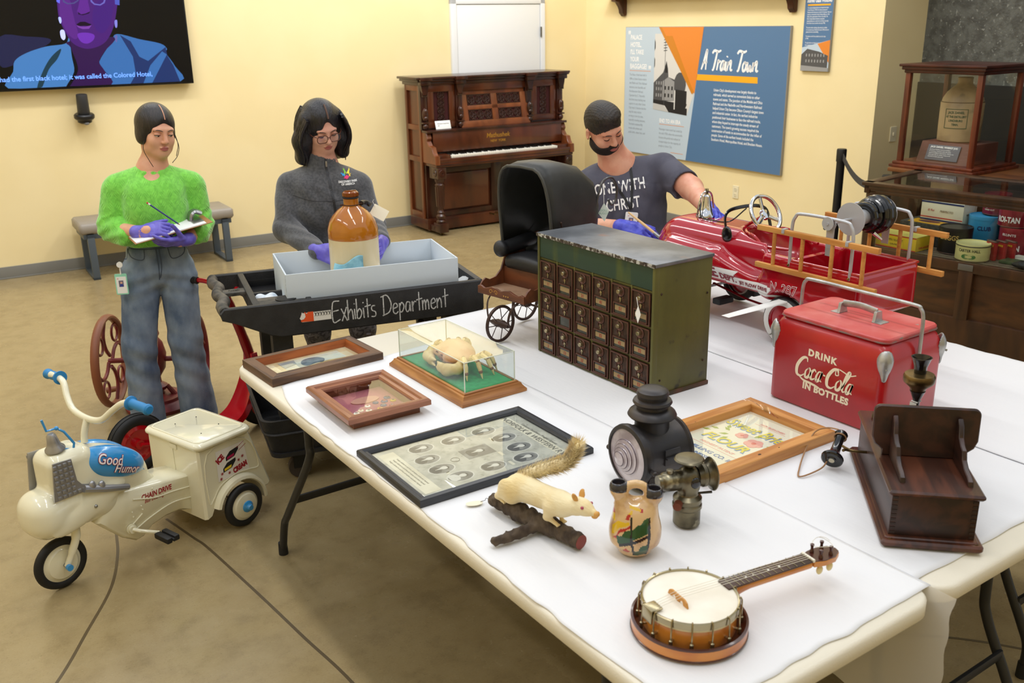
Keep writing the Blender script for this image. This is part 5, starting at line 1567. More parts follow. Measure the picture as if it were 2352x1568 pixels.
for s in (-1, 1):
 tank = sdf_mesh('side_tank', [ell((0.222, s * 0.045, 0.428), (0.143, 0.052, 0.066), '+', 0.01, rot3(ry=24)), cap((0.17, s * 0.042, 0.455), (0.35, s * 0.038, 0.345), 0.040, 0.010, '+', 0.02)], 0.004, m_blu, tk3)
 if s < 0:
  ca, sa = math.cos(R_(24)), math.sin(R_(24))
  def on_tank(x, y, z, off=0.0):
   q = max(0.0, 1 - (x / 0.150) ** 2 - (y / 0.070) ** 2)
   yy = -0.045 - 0.0545 * math.sqrt(q) - 0.0016 - z - off
   return Vector((0.222 + ca * x + sa * y, yy, 0.428 - sa * x + ca * y))
  for body_, size, ox, oy in (('Good', 0.052, -0.032, 0.004), ('Humor', 0.046, 0.045, -0.024)):
   text(body_, size, m_dred, tank, T_(ox, oy, 0), fn=lambda x, y, z: on_tank(x, y, z), bold=0.0022, sx=0.80, shear=0.1, ext=0.0002)
   text(body_, size, m_white, tank, T_(ox, oy, 0), fn=lambda x, y, z: on_tank(x, y, z, 0.0007), bold=0.0003, sx=0.80, shear=0.1, ext=0.0002)
for s in (-1, 1):
 g = MB()
 poly = [(-0.005, 0.520), (0.062, 0.516), (0.070, 0.430), (0.085, 0.408), (0.118, 0.395), (0.112, 0.376), (-0.022, 0.380)]
 g.prism(poly, 0, 0.006, basis((0, s * 0.080, 0), (1, 0, 0), (0, 0, 1), (0, -1, 0)) if s < 0 else basis((0, 0.086, 0), (1, 0, 0), (0, 0, 1), (0, -1, 0)))
 gr = g.build('grille', m_sil, tk3)
 q = MB()
 for i in range(6):
  for j in range(7):
   x, z = -0.006 + 0.0185 * i, 0.388 + 0.0195 * j
   if i > 3 and j > 0 or (i == 0 and j < 0):
    continue
   q.box((x + 0.004, s * 0.0875, z), (0.013, 0.006, 0.013), 0.003)
 k = q.build('grille_stud', m_sil, gr)
 k['kind'] = 'stuff'
 e = MB()
 e.tube([(0.085, s * 0.094, 0.392), (0.16, s * 0.096, 0.362), (0.255, s * 0.088, 0.326)], [0.014, 0.014, 0.012], 10)
 e.ball((0.115, s * 0.098, 0.392), (0.014, 0.01, 0.02))
 e.ball((0.150, s * 0.098, 0.378), (0.014, 0.01, 0.02))
 e.build('exhaust_trim', m_sil, tk3)
top = [(0.16, 0.30), (0.22, 0.318), (0.30, 0.300), (0.38, 0.288), (0.46, 0.278), (0.53, 0.262)]
bot = [(0.53, 0.105), (0.46, 0.128), (0.40, 0.130), (0.34, 0.118), (0.30, 0.090), (0.265, 0.086), (0.21, 0.125), (0.15, 0.19), (0.12, 0.225)]
MB().prism(top + bot, -0.078, 0.078, basis((0, 0, 0), (1, 0, 0), (0, 0, 1), (0, -1, 0)), bev=0.012).build('backbone', m_crm, tk3, ang=50)
e = MB()
for s in (-1, 1):
 e.tube(catmull([(0.27, s * 0.079, 0.262), (0.36, s * 0.079, 0.232), (0.44, s * 0.079, 0.224), (0.525, s * 0.079, 0.212)], 5), 0.003, 8)
 e.tube(catmull([(0.525, s * 0.079, 0.165), (0.43, s * 0.079, 0.178), (0.33, s * 0.079, 0.160), (0.25, s * 0.079, 0.135), (0.235, s * 0.079, 0.15), (0.30, s * 0.079, 0.19)], 5), 0.003, 8)
e.build('embossed_line', m_crm, tk3)
for x, z in ((0.30, 0.222), (0.303, 0.205), (0.26, 0.212), (0.262, 0.192), (0.355, 0.272)):
 MB().ball((x, -0.079, z), 0.0035, 8, 5).build('rivet', m_crm, tk3)
MBB = basis((0, -0.0785, 0), (1, 0, 0), (0, 0, 1), (0, -1, 0))
text('CHAIN DRIVE', 0.030, m_dred, tk3, MBB @ T_(0.305, 0.243, 0, rz=-3), align='LEFT', bold=0.0008, sx=0.72, shear=0.1)
text('Ball Bearing', 0.021, m_dred, tk3, MBB @ T_(0.315, 0.226, 0, rz=-3), align='LEFT', shear=0.3, sx=0.85)
b = MB()
b.cyl((0.245, -0.095, 0.150), (0.245, 0.095, 0.150), 0.015, n=14)
b.build('crank_axle', m_crm, tk3)
MB().prism(circ(0.02, 14) , 0.0, 0.006, basis((0.245, -0.079, 0.15), (1, 0, 0), (0, 0, 1), (0, -1, 0))).build('crank_plate', m_crm, tk3)
for s, (px_, pz) in ((-1, (0.32, 0.118)), (1, (0.17, 0.182))):
 ca_ = MB().tube([(0.245, s * 0.09, 0.15), (0.26, s * 0.115, 0.145), (px_ - 0.01 * (-s), s * 0.135, pz + 0.004), (px_, s * 0.14, pz)], 0.0075, 10).build('crank_arm', m_crm, tk3)
 pd = MB()
 for k in (-1, 1):
  pd.box((px_ + 0.016 * k, s * 0.19, pz), (0.022, 0.085, 0.022), 0.005)
 pd.cyl((px_, s * 0.14, pz), (px_, s * 0.238, pz), 0.006, n=8)
 pd.build('pedal', m_rub, ca_)
arch = [(0.68 + 0.112 * math.cos(R_(a)), 0.092 + 0.112 * math.sin(R_(a))) for a in range(8, 172, 12)]
prof = [(0.515, 0.085), (0.515, 0.386), (0.765, 0.386), (0.850, 0.128), (0.835, 0.108)] + arch + [(0.55, 0.085)]
MB().prism(prof, -0.165, 0.165, basis((0, 0, 0), (1, 0, 0), (0, 0, 1), (0, -1, 0)), bev=0.010).build('ice_cream_box', m_crm, tk3, ang=40)
lid = MB().prism(rrect(0.272, 0.362, 0.035, 6), 0.384, 0.412, T_(0.639, 0, 0), bev=0.010).build('box_lid', m_crm, tk3, ang=60)
rim = MB()
rim.tube([(p[0] + 0.639, p[1], 0.4105) for p in rrect(0.225, 0.315, 0.03, 6)], 0.006, 8, loop=True)
rim.build('lid_rim', m_crm, lid)
for x, y in ((0.60, -0.08), (0.70, -0.06), (0.60, 0.09), (0.695, 0.08)):
 MB().ball((x, y, 0.4125), 0.0025, 8, 5).build('screw', m_foot, lid)
MB().b2((0.5125, -0.004, 0.09), (0.5155, 0.004, 0.384)).build('front_seam', m_crm, tk3)
MB().box((0.513, -0.01, 0.373), (0.006, 0.045, 0.022), 0.003).build('latch', m_crm, tk3)
for s in (-1, 1):
 rings = []
 for a in range(-4, 176, 10):
  c_, s_ = math.cos(R_(a)), math.sin(R_(a))
  sec = [(0.108, 0.155), (0.124, 0.158), (0.130, 0.168), (0.124, 0.192), (0.113, 0.196), (0.108, 0.19)]
  rings.append([(0.68 + r_ * c_, s * y_, 0.092 + r_ * s_) for r_, y_ in sec])
 MB().loft(rings).build('wheel_arch', m_crm, tk3)
 e = MB()
 pl = catmull([(0.555, 0.36), (0.74, 0.362), (0.795, 0.225), (0.74, 0.222), (0.68, 0.228), (0.60, 0.205), (0.56, 0.16), (0.54, 0.16)], 4, True)
 e.tube([(p[0], s * 0.1655, p[1]) for p in pl], 0.003, 6, loop=True)
 e.build('embossed_line', m_crm, tk3)
MS = basis((0.668, -0.1662, 0.292), (1, 0, 0), (0, 0, 1), (0, -1, 0))
stk = MB().prism([(-0.075, -0.068), (0.078, -0.068), (0.062, 0.062), (-0.075, 0.062)], 0, 0.0006, MS).build('sticker', mat('sticker_paper', (236, 232, 226), r=0.4), tk3)
text('ICE', 0.032, m_dred, stk, MS @ T_(-0.052, 0.016, 0.0008, rz=32), bold=0.0022, sx=0.8)
text('CREAM', 0.030, m_dred, stk, MS @ T_(0.036, -0.052, 0.0008, rz=12), bold=0.0022, sx=0.72)
for (ox, oy, cc) in ((0.0, 0.022, (176, 20, 80)), (-0.018, -0.022, (238, 206, 40))):
 MB().prism([(ox - 0.03, oy - 0.016), (ox + 0.012, oy - 0.008), (ox + 0.034, oy + 0.016), (ox + 0.034, oy + 0.028), (ox - 0.008, oy + 0.02), (ox - 0.03, oy + 0.0)], 0.0006, 0.0010, MS).build('sticker_print', m_inkblk, stk)
 MB().prism([(ox - 0.024, oy - 0.011), (ox + 0.010, oy - 0.005), (ox + 0.012, oy + 0.006), (ox - 0.024, oy - 0.001)], 0.0010, 0.0014, MS).build('sticker_print', mat('bar_%d' % cc[0], cc, r=0.4), stk)
for (xx, yy) in ((0.05, 0.03), (0.042, 0.044)):
 MB().ribbon([(xx - 0.016, yy), (xx + 0.022, yy + 0.018)], 0.0016, MS, 0.001).build('sticker_print', m_dred, stk)
for (xx, yy) in ((0.05, 0.0), (-0.055, -0.04), (-0.02, -0.048), (-0.062, -0.06), (0.03, -0.01)):
 q = MB()
 for a in range(4):
  dx, dy = 0.007 * math.cos(a * math.pi / 4), 0.007 * math.sin(a * math.pi / 4)
  q.ribbon([(xx - dx, yy - dy), (xx + dx, yy + dy)], 0.0016, MS, 0.001)
 q.build('sticker_star', m_dred, stk)
MB().tube(catmull([(0.165, 0, 0.52), (0.172, 0, 0.56), (0.190, 0, 0.605)], 5), 0.0125, 12).build('steering_stem', m_crm, tk3)
MB().tube(catmull([(0.230, 0.285, 0.705), (0.232, 0.235, 0.702), (0.225, 0.19, 0.690), (0.208, 0.15, 0.650), (0.197, 0.10, 0.614), (0.190, 0.0, 0.605), (0.197, -0.08, 0.615), (0.215, -0.13, 0.655), (0.228, -0.18, 0.690), (0.236, -0.23, 0.702), (0.240, -0.28, 0.700)], 5), 0.0125, 12).build('handlebar', m_crm, tk3)
for s in (-1, 1):
 g = MB().lathe([(0, 0), (0.026, 0), (0.026, 0.006), (0.018, 0.010), (0.0165, 0.03), (0.0175, 0.06), (0.0165, 0.085), (0.020, 0.092), (0.020, 0.100), (0.014, 0.106), (0, 0.107)], 20,
 look((0.234, s * 0.225, 0.702), (0.05, s, -0.05)))
 g.build('hand_grip', m_blup, tk3)
bl = MB().lathe([(0.0, 0.060), (0.010, 0.060), (0.016, 0.052), (0.020, 0.030), (0.024, 0.012), (0.034, 0.0), (0.035, -0.006), (0.030, -0.004), (0.0, 0.04)], 24, T_(0.045, -0.02, 0.548, rx=4, ry=-8)).build('bell', m_sil, tk3)
b = MB()
b.tube([(0.10, -0.04, 0.528), (0.105, -0.042, 0.55), (0.082, -0.03, 0.60), (0.062, -0.022, 0.618), (0.030, -0.012, 0.616), (0.022, -0.008, 0.66)], 0.0045, 8)
b.tube([(0.10, -0.04, 0.528), (0.075, -0.03, 0.535), (0.06, -0.025, 0.545)], 0.004, 8)
b.build('bell_bracket', m_blu, tk3)
MB().ball((0.062, -0.022, 0.618), 0.008, 10, 6).build('bracket_bolt', m_blu, tk3)
# ---------------------------------------------------------------- pictures and cases lying on the near table
TZ = 0.7455
def frame_rails(parent, w, h, prof, m, name='frame_rail'):
 """Four mitred rails; prof is a closed list of (inset from the outer edge, height)."""
 for i in range(4):
  L, D = (w, h) if i % 2 == 0 else (h, w)
  a = [(-(L / 2 - ins), -(D / 2 - ins), z) for ins, z in prof]
  c = [((L / 2 - ins), -(D / 2 - ins), z) for ins, z in prof]
  o = MB().loft([a, c]).build(name, m, parent, ang=30)
  o.rotation_euler = (0, 0, math.pi / 2 * i)
def flat2(parent, pts, z, m, name, th=0.0004):
 return MB().prism(pts, z, z + th).build(name, m, parent, smooth=False)
m_pglass = glass('picture_glass', (0.98, 0.99, 0.98), refl=1.0)
m_weath = mat('weathered_oak', (108, 78, 54), r=0.6, c2=(72, 50, 35), ns=14, nd=9, st=(0.35, 3, 3), bump=0.5, bs=30)
m_inner = mat('orange_brown_wood', (166, 92, 44), r=0.45, c2=(140, 74, 34), ns=20, st=(0.3, 3, 3))
f1 = thing('picture_frame', 'weathered brown wooden frame with a faded landscape print at the table corner', 'picture frame', (1.291, 3.205, 0.7415), 2.5)
frame_rails(f1, 0.448, 0.268, [(0, 0), (0, 0.030), (0.036, 0.034), (0.036, 0.0)], m_weath)
frame_rails(f1, 0.374, 0.194, [(0, 0.002), (0, 0.0335), (0.010, 0.006), (0.010, 0.002)], m_inner, 'frame_liner')
pr1 = MB().b2((-0.178, -0.088, 0.002), (0.178, 0.088, 0.005)).build('print', mat('sepia_print', (216, 200, 164), r=0.6, c2=(196, 176, 136), ns=9), f1)
mp = lambda n, c, c2=None: mat(n, c, r=0.6, c2=c2, ns=30)
flat2(pr1, [(-0.115, -0.062), (0.13, -0.062), (0.13, 0.068), (-0.115, 0.068)], 0.005, mp('print_sky', (206, 206, 190), (190, 196, 186)), 'printed_sky')
flat2(pr1, [(-0.115, -0.062), (0.13, -0.062), (0.13, -0.02), (0.05, -0.012), (-0.04, -0.025), (-0.115, -0.02)], 0.0056, mp('print_field', (206, 176, 116), (176, 150, 100)), 'printed_field')
tr_ = [p[:2] for p in catmull([(-0.035, -0.02), (-0.045, 0.01), (-0.03, 0.04), (0.0, 0.052), (0.035, 0.044), (0.05, 0.012), (0.03, -0.018), (0.01, -0.01)], 5, True)]
flat2(pr1, tr_, 0.0062, mp('print_tree', (104, 122, 136), (70, 88, 104)), 'printed_tree')
flat2(pr1, [(-0.115, 0.0), (-0.06, 0.02), (-0.05, 0.068), (-0.115, 0.068)], 0.0060, mp('print_hill', (150, 158, 158), (128, 140, 146)), 'printed_hill')
flat2(pr1, [(-0.17, -0.08), (-0.135, -0.08), (-0.135, 0.075), (-0.17, 0.075)], 0.0056, mp('print_margin', (226, 214, 184), (204, 186, 150)), 'printed_margin')
MB().b2((-0.178, -0.088, 0.0085), (0.178, 0.088, 0.0092)).build('glass_pane', m_pglass, f1)
m_mahog = mat('mahogany_frame', (156, 100, 70), r=0.35, c2=(130, 78, 52), ns=16, nd=8, st=(0.3, 3, 3), coat=0.2)
f2 = thing('shadow_box', 'mahogany shadow box frame holding rows of round pin badges', 'shadow box', (1.2605, 2.690, 0.7445), -1.2)
bw, bh = 0.292, 0.346
frame_rails(f2, bw, bh, [(0, 0.030), (0, 0.046), (0.006, 0.052), (0.020, 0.050), (0.024, 0.044), (0.038, 0.044), (0.042, 0.038), (0.042, 0.030)], m_mahog)
for a, c in (((-0.118, -0.145), (0.118, -0.137)), ((-0.118, 0.137), (0.118, 0.145)), ((-0.118, -0.137), (-0.110, 0.137)), ((0.110, -0.137), (0.118, 0.137))):
 MB().b2((a[0], a[1], 0), (c[0], c[1], 0.031), 0.001).build('box_side', mat('box_side_wood', (134, 78, 46), r=0.45, c2=(104, 60, 34), ns=14, st=(0.4, 0.4, 3)), f2)
MB().b2((-0.112, -0.139, 0.0), (0.112, 0.139, 0.004)).build('backing', mat('rose_velvet', (176, 96, 104), r=0.95, c2=(150, 40, 84), ns=4, nd=2, lo=0.4, hi=0.6, sheen=0.4), f2)
MB().b2((-0.107, -0.134, 0.036), (0.107, 0.134, 0.0378)).build('glass_pane', m_pglass, f2)
cols = [(236, 232, 220), (226, 220, 200), (240, 240, 236), (214, 180, 60), (44, 60, 120), (150, 30, 60), (232, 226, 214), (238, 232, 222)]
rb_ = random.Random(4)
spots = [(-0.085, -0.030), (-0.062, -0.045), (-0.040, -0.03), (-0.018, -0.045), (-0.082, -0.064), (-0.055, -0.078), (-0.03, -0.068), (-0.004, -0.075), (-0.075, -0.098), (-0.045, -0.106), (-0.012, -0.102),
 (0.02, -0.05), (0.042, -0.03), (0.066, -0.045), (0.022, -0.085), (0.05, -0.072), (0.078, -0.08), (0.02, -0.115), (0.052, -0.105), (0.08, -0.112), (0.06, 0.0), (0.088, -0.01), (0.03, 0.005), (-0.005, -0.008), (0.082, 0.025)]
for k, (x, y) in enumerate(spots):
 c = cols[rb_.randrange(len(cols))]
 r = rb_.uniform(0.009, 0.0125) if k not in (14, 6) else 0.016
 o = MB().lathe([(0, 0.004), (r, 0.004), (r, 0.006), (r * 0.8, 0.0078), (0, 0.0086)], 16).build('pin_badge', mat('badge_%d' % c[0], c, r=0.25), f2)
 o.location = (x, y, 0)
 MB().lathe([(0, 0.0090), (r * 0.35, 0.0088), (r * 0.5, 0.0084), (0, 0.0082)], 10).build('badge_portrait', mat('badge_ink_%d' % (k % 3), [(90, 84, 80), (60, 50, 90), (150, 60, 50)][k % 3], r=0.3), o)
MB().prism(circ(0.05, 24, 0.0, 0.0, 0.55), 0.004, 0.007, T_(0.01, 0.045, 0)).build('oval_plaque', mat('rose_plaque', (196, 140, 124), r=0.6), f2)
m_oakb = mat('golden_oak', (186, 130, 72), r=0.45, c2=(152, 98, 50), ns=14, nd=9, st=(0.3, 3, 3), dist=0.4)
cc = thing('crab_case', 'glass case on a golden oak base with green felt floor', 'display case', (1.636, 2.746, 0.7445), 0)
cw, ch = 0.262, 0.515
frame_rails(cc, cw, ch, [(0, 0), (0, 0.010), (0.006, 0.016), (0.012, 0.024), (0.014, 0.030), (0.022, 0.031), (0.022, 0.036), (0.032, 0.037), (0.032, 0.0)], m_oakb, 'base_rail')
felt = MB().b2((-0.100, -0.226, 0.0), (0.100, 0.226, 0.034)).build('felt_floor', mat('green_felt', (28, 146, 84), r=0.95, c2=(20, 128, 72), ns=60), cc)
gx, gy, gz0, gz1 = 0.101, 0.227, 0.034, 0.140
m_cg = glass('crab_glass', (0.975, 0.99, 0.98), refl=1.25)
for a, c in (((-gx, -gy, gz0), (gx, -gy + 0.003, gz1)), ((-gx, gy - 0.003, gz0), (gx, gy, gz1)), ((-gx, -gy, gz0), (-gx + 0.003, gy, gz1)), ((gx - 0.003, -gy, gz0), (gx, gy, gz1)), ((-gx, -gy, gz1), (gx, gy, gz1 + 0.003))):
 MB().b2(a, c).build('glass_pane', m_cg, cc)
e = MB()
m_edge = mat('acrylic_edge', (214, 220, 206), r=0.2)
for sx in (-1, 1):
 for sy in (-1, 1):
  e.b2((sx * gx - 0.0014, sy * gy - 0.0014, gz0), (sx * gx + 0.0014, sy * gy + 0.0014, gz1 + 0.003))
 e.b2((sx * gx - 0.0012, -gy, gz1 + 0.0015), (sx * gx + 0.0012, gy, gz1 + 0.0035))
 e.b2((-gx, sx * gy - 0.0012, gz1 + 0.0015), (gx, sx * gy + 0.0012, gz1 + 0.0035))
e.build('acrylic_edge', m_edge, cc)
m_crab = mat('crab_shell', (222, 184, 142), r=0.4, c2=(206, 148, 112), ns=16, nd=5, c3=(150, 104, 60), ns3=30, lo3=0.66, hi3=0.78)
m_crabl = mat('crab_leg', (230, 208, 150), r=0.4, c2=(212, 184, 120), ns=20)
m_crabd = mat('crab_joint', (120, 78, 44), r=0.5)
cb = thing('preserved_crab', 'pale preserved crab with big claws inside the glass case', 'crab', (1.640, 2.76, 0.7795), -8)
sdf_mesh('carapace', [ell((0.01, 0, 0.058), (0.062, 0.098, 0.030), '+', 0.01), ell((0.015, 0.0, 0.066), (0.05, 0.075, 0.030), '+', 0.015), ell((0.0, 0, 0.040), (0.050, 0.080, 0.024), '+', 0.01),
 ell((-0.035, 0.045, 0.055), (0.022, 0.03, 0.018), '+', 0.01), ell((-0.035, -0.045, 0.055), (0.022, 0.03, 0.018), '+', 0.01)]
 + [ell((-0.045 + 0.02 * abs(k) * 0.3, 0.014 * k, 0.058), (0.009, 0.006, 0.006), '+', 0.004) for k in range(-5, 6)], 0.003, m_crab, cb)
MB().ball((-0.042, 0.0, 0.045), (0.012, 0.03, 0.012), 12, 8).build('face', m_crabd, cb)
for s in (-1, 1):
 MB().tube([(-0.045, s * 0.02, 0.055), (-0.058, s * 0.022, 0.064)], [0.004, 0.0025], 8).build('eye_stalk', m_crabd, cb)
 cl = sdf_mesh('claw', [cap((-0.01, s * 0.085, 0.04), (-0.035, s * 0.115, 0.036), 0.016, 0.018, '+', 0.01), cap((-0.035, s * 0.115, 0.036), (-0.062, s * 0.085, 0.028), 0.018, 0.021, '+', 0.008),
 cap((-0.062, s * 0.085, 0.028), (-0.068, s * 0.045, 0.026), 0.021, 0.017, '+', 0.01), cap((-0.070, s * 0.045, 0.033), (-0.066, s * 0.008, 0.036), 0.011, 0.003, '+', 0.006),
 cap((-0.068, s * 0.045, 0.018), (-0.070, s * 0.005, 0.016), 0.010, 0.003, '+', 0.006)], 0.0028, m_crabl, cb)
 for k, (bx_, a0, ln) in enumerate(((0.0, 78, 1.0), (0.022, 100, 1.05), (0.042, 124, 1.0), (0.055, 150, 0.85))):
  d1 = Vector((-math.cos(R_(a0)) * 1.0, s * math.sin(R_(a0)), 0))
  p0 = Vector((bx_, s * 0.070, 0.042))
  p1 = p0 + d1 * 0.036 * ln + Vector((0, 0, 0.026))
  p2 = p1 + d1 * 0.026 * ln + Vector((0, 0, -0.012))
  p3 = p2 + d1 * 0.016 * ln + Vector((0, 0, -0.032))
  p4 = p3 + d1 * 0.010 * ln + Vector((0, 0, -0.0225))
  lg = MB().tube([p0, p0.lerp(p1, 0.6), p1], [0.008, 0.0105, 0.008], 8).tube([p1, p1.lerp(p2, 0.5), p2], [0.0085, 0.0095, 0.0075], 8).tube([p2, p2.lerp(p3, 0.4), p3], [0.0075, 0.009, 0.006], 8).tube([p3, p4], [0.006, 0.0012], 8).build('leg', m_crabl, cb)
  j = MB()
  for q in (p1, p2, p3):
   j.ball(tuple(q), 0.0078, 8, 6)
  j.build('leg_joint', m_crabd, lg)
m_blackf = mat('black_frame_wood', (34, 36, 40), r=0.35, c2=(44, 46, 52), ns=40, st=(0.3, 3, 3))
f4 = thing('picture_frame', 'black framed railway print with oval portraits lettered Norfolk and Western', 'picture frame', (1.3465, 2.165, 0.7445), -1.0)
frame_rails(f4, 0.578, 0.392, [(0, 0), (0, 0.016), (0.003, 0.020), (0.012, 0.021), (0.018, 0.016), (0.024, 0.017), (0.028, 0.012), (0.030, 0.012), (0.030, 0.0)], m_blackf)
p4 = MB().b2((-0.262, -0.169, 0.003), (0.262, 0.169, 0.006)).build('print', mat('aged_grey_print', (192, 190, 180), r=0.6, c2=(170, 169, 160), ns=22, nd=7, c3=(150, 148, 138), ns3=60, lo3=0.56, hi3=0.75), f4)
m_cp = mat('aged_cream_paper', (218, 213, 196), r=0.6, c2=(206, 200, 182), ns=12)
m_ova = mat('portrait_ground', (140, 140, 138), r=0.6, c2=(110, 110, 110), ns=26)
m_pale = mat('portrait_pale', (206, 204, 198), r=0.6)
m_coat = mat('portrait_coat', (84, 84, 86), r=0.6)
MP = basis((0, 0, 0.006), (0, -1, 0), (1, 0, 0), (0, 0, 1))     # print: right is -y, up is +x
def portrait(x, y, oval=True):
 M = MP @ T_(-y, x, 0)
 if oval:
  o = MB().prism(circ(0.031, 24, 0, 0, 1.36), 0, 0.0003, M).build('oval_mount', m_pale, p4)
  MB().prism(circ(0.0275, 24, 0, 0, 1.38), 0.0003, 0.0006, M).build('portrait_ground', m_ova, o)
 else:
  o = MB().prism([(-0.033, -0.047), (0.033, -0.047), (0.033, 0.047), (-0.033, 0.047)], 0, 0.0004, M).build('portrait_mount', m_ova, p4)
 MB().prism([(-0.021, -0.026), (-0.018, -0.010), (-0.006, -0.003), (0.006, -0.003), (0.018, -0.010), (0.021, -0.026), (0.012, -0.034), (-0.012, -0.034)], 0.0006, 0.0009, M).build('portrait_coat', m_coat if rb_.random() < 0.7 else m_pale, o)
 MB().prism([(-0.004, -0.003), (0.004, -0.003), (0.0, -0.022)], 0.0009, 0.0012, M).build('portrait_collar', m_pale, o)
 MB().prism(circ(0.0095, 16, 0, 0.009, 1.35), 0.0009, 0.0013, M).build('portrait_face', m_pale, o)
 MB().prism([(-0.0095, 0.012), (-0.008, 0.021), (0.0, 0.024), (0.008, 0.021), (0.0095, 0.012), (0.006, 0.018), (-0.006, 0.018)], 0.0013, 0.0016, M).build('portrait_hair', m_coat, o)
for xy in ((-0.116, 0.118), (-0.008, 0.112), (0.102, 0.116), (0.129, 0.040), (0.129, -0.041), (0.105, -0.112), (-0.004, -0.106), (-0.113, -0.107), (-0.133, -0.036), (-0.137, 0.041)):
 portrait(*xy)
RC = (0.010, 0.003)
portrait(*RC, oval=False)
ban = MB().prism([(-0.160, -0.012 + 0.205), (0.160, -0.012 + 0.205), (0.160, 0.019 + 0.205), (-0.160, 0.019 + 0.205)], 0, 0.0003, MP).build('title_banner', m_cp, p4)
text('NORFOLK & WESTERN RY.', 0.028, mat('faded_ink', (112, 110, 104), r=0.6), ban, MP @ T_(0, 0.198, 0.0005), bold=0.0003, sx=0.98, shear=0.18)
text('General Southern Freight Agents', 0.014, mat('faded_ink2', (150, 148, 140), r=0.6), ban, MP @ T_(0, 0.226, 0.0005), shear=0.3)
cb2 = MB().prism([(-0.145, -0.245), (0.145, -0.245), (0.145, -0.195), (-0.145, -0.195)], 0, 0.0003, MP).build('caption_banner', m_cp, p4)
for k in range(3):
 text('freight solicited to and from all stations and points beyond', 0.008, mat('faded_ink2', (150, 148, 140)), cb2, MP @ T_(0, -0.21 - 0.012 * k, 0.0005))
MB().torus(0.013, 0.0006, 24, 4, MP @ T_(0.008, -0.072, 0.0006)).build('printed_seal', m_coat, p4)
for (x, y) in ((0.05, 0.06), (-0.05, 0.09), (0.1, -0.1), (-0.11, 0.0), (0.06, -0.13), (0.12, 0.05)):
 MB().prism([(-0.014, -0.005), (0.014, -0.005), (0.014, 0.005), (-0.014, 0.005)], 0, 0.0003, MP @ T_(x, y, 0)).build('name_label', m_cp, p4)
MB().b2((-0.262, -0.169, 0.0095), (0.262, 0.169, 0.0105)).build('glass_pane', m_pglass, f4)
m_pine = mat('honey_pine', (208, 148, 80), r=0.5, c2=(184, 120, 58), ns=12, nd=9, st=(0.3, 4, 4), dist=0.5, bump=0.2, bs=40, c3=(84, 48, 24), ns3=22, lo3=0.72, hi3=0.80)
f5 = thing('picture_frame', 'honey coloured pine frame around a Sweet Brier Flour sign', 'picture frame', (2.008, 1.768, 0.7455), -0.5)
frame_rails(f5, 0.515, 0.335, [(0, 0), (0, 0.031), (0.002, 0.033), (0.040, 0.033), (0.042, 0.031), (0.042, 0.0)], m_pine)
p5 = MB().b2((-0.2165, -0.1265, 0.002), (0.2165, 0.1265, 0.006)).build('print', mat('cream_sign_paper', (240, 234, 214), r=0.5), f5)
MP = basis((0, 0, 0.006), (0, -1, 0), (1, 0, 0), (0, 0, 1))
m_fyel, m_fblu, m_fpk, m_fgr = mat('sign_yellow', (232, 212, 70), r=0.5), mat('sign_blue', (120, 156, 204), r=0.5), mat('sign_pink', (238, 170, 160), r=0.5), mat('sign_green', (160, 176, 80), r=0.5)
for (s, sz, x, y, sx, rz) in (('Sweet Brier', 0.066, 0.0, 0.088, 0.72, 0), ('FLOUR', 0.055, -0.01, -0.038, 0.98, 0)):
 text(s, sz, m_fblu, p5, MP @ T_(x + 0.0025, y - 0.0025, 0.0004, rz=rz), bold=0.0028, sx=sx, shear=0.15, ext=0.0001)
 text(s, sz, m_fyel, p5, MP @ T_(x, y, 0.0010, rz=rz), bold=0.0012, sx=sx, shear=0.15, ext=0.0001)
for (s, sz, x, y, m_) in (('100% BLEACHED', 0.013, 0.01, 0.158, m_fpk), ('HIGHEST PATENT', 0.0165, 0.0, -0.072, m_fpk), ('CITY MILLING CO. INC.', 0.024, 0.0, -0.118, mat('sign_deep_blue', (70, 110, 176), r=0.5)), ('TENNESSEE.', 0.019, 0.0, -0.148, mat('sign_deep_blue', (70, 110, 176)))):
 text(s, sz, m_, p5, MP @ T_(x, y, 0.0004), shear=0.1, bold=0.0004, ext=0.0001)
MB().ribbon([(-0.09, -0.082), (0.09, -0.082)], 0.0016, MP).build('printed_rule', m_fpk, p5)
MB().ribbon([(-0.05, 0.152), (0.07, 0.152)], 0.0012, MP).build('printed_rule', m_fpk, p5)
for (x, y, r, s5) in ((0.05, 0.035, 0.026, 5), (-0.012, 0.052, 0.018, 5)):
 for k in range(s5):
  a = 2 * math.pi * k / s5
  MB().prism(circ(r * 0.62, 12, x + r * 0.55 * math.cos(a), y + r * 0.55 * math.sin(a)), 0.0004, 0.0007 + 0.0001 * k, MP).build('printed_petal', m_fpk, p5)
 MB().prism(circ(r * 0.3, 10, x, y), 0.0012, 0.0015, MP).build('printed_flower_heart', mat('sign_rose', (224, 120, 112), r=0.5), p5)
for k, (x, y, a) in enumerate(((-0.06, 0.05, 160), (-0.09, 0.035, 190), (-0.045, 0.03, 220), (-0.075, 0.06, 120), (-0.10, 0.01, 200), (0.09, 0.02, -20), (0.085, 0.05, 20), (0.10, -0.005, -40), (0.02, 0.07, 70), (-0.03, 0.012, 250), (0.06, 0.0, -70))):
 MB().prism([(0, 0), (0.012, 0.007), (0.03, 0), (0.012, -0.007)], 0.0003, 0.0006, MP @ T_(x, y, 0, rz=a)).build('printed_leaf', m_fgr, p5)
MB().b2((-0.2165, -0.1265, 0.0135), (0.2165, 0.1265, 0.0145)).build('glass_pane', m_pglass, f5)
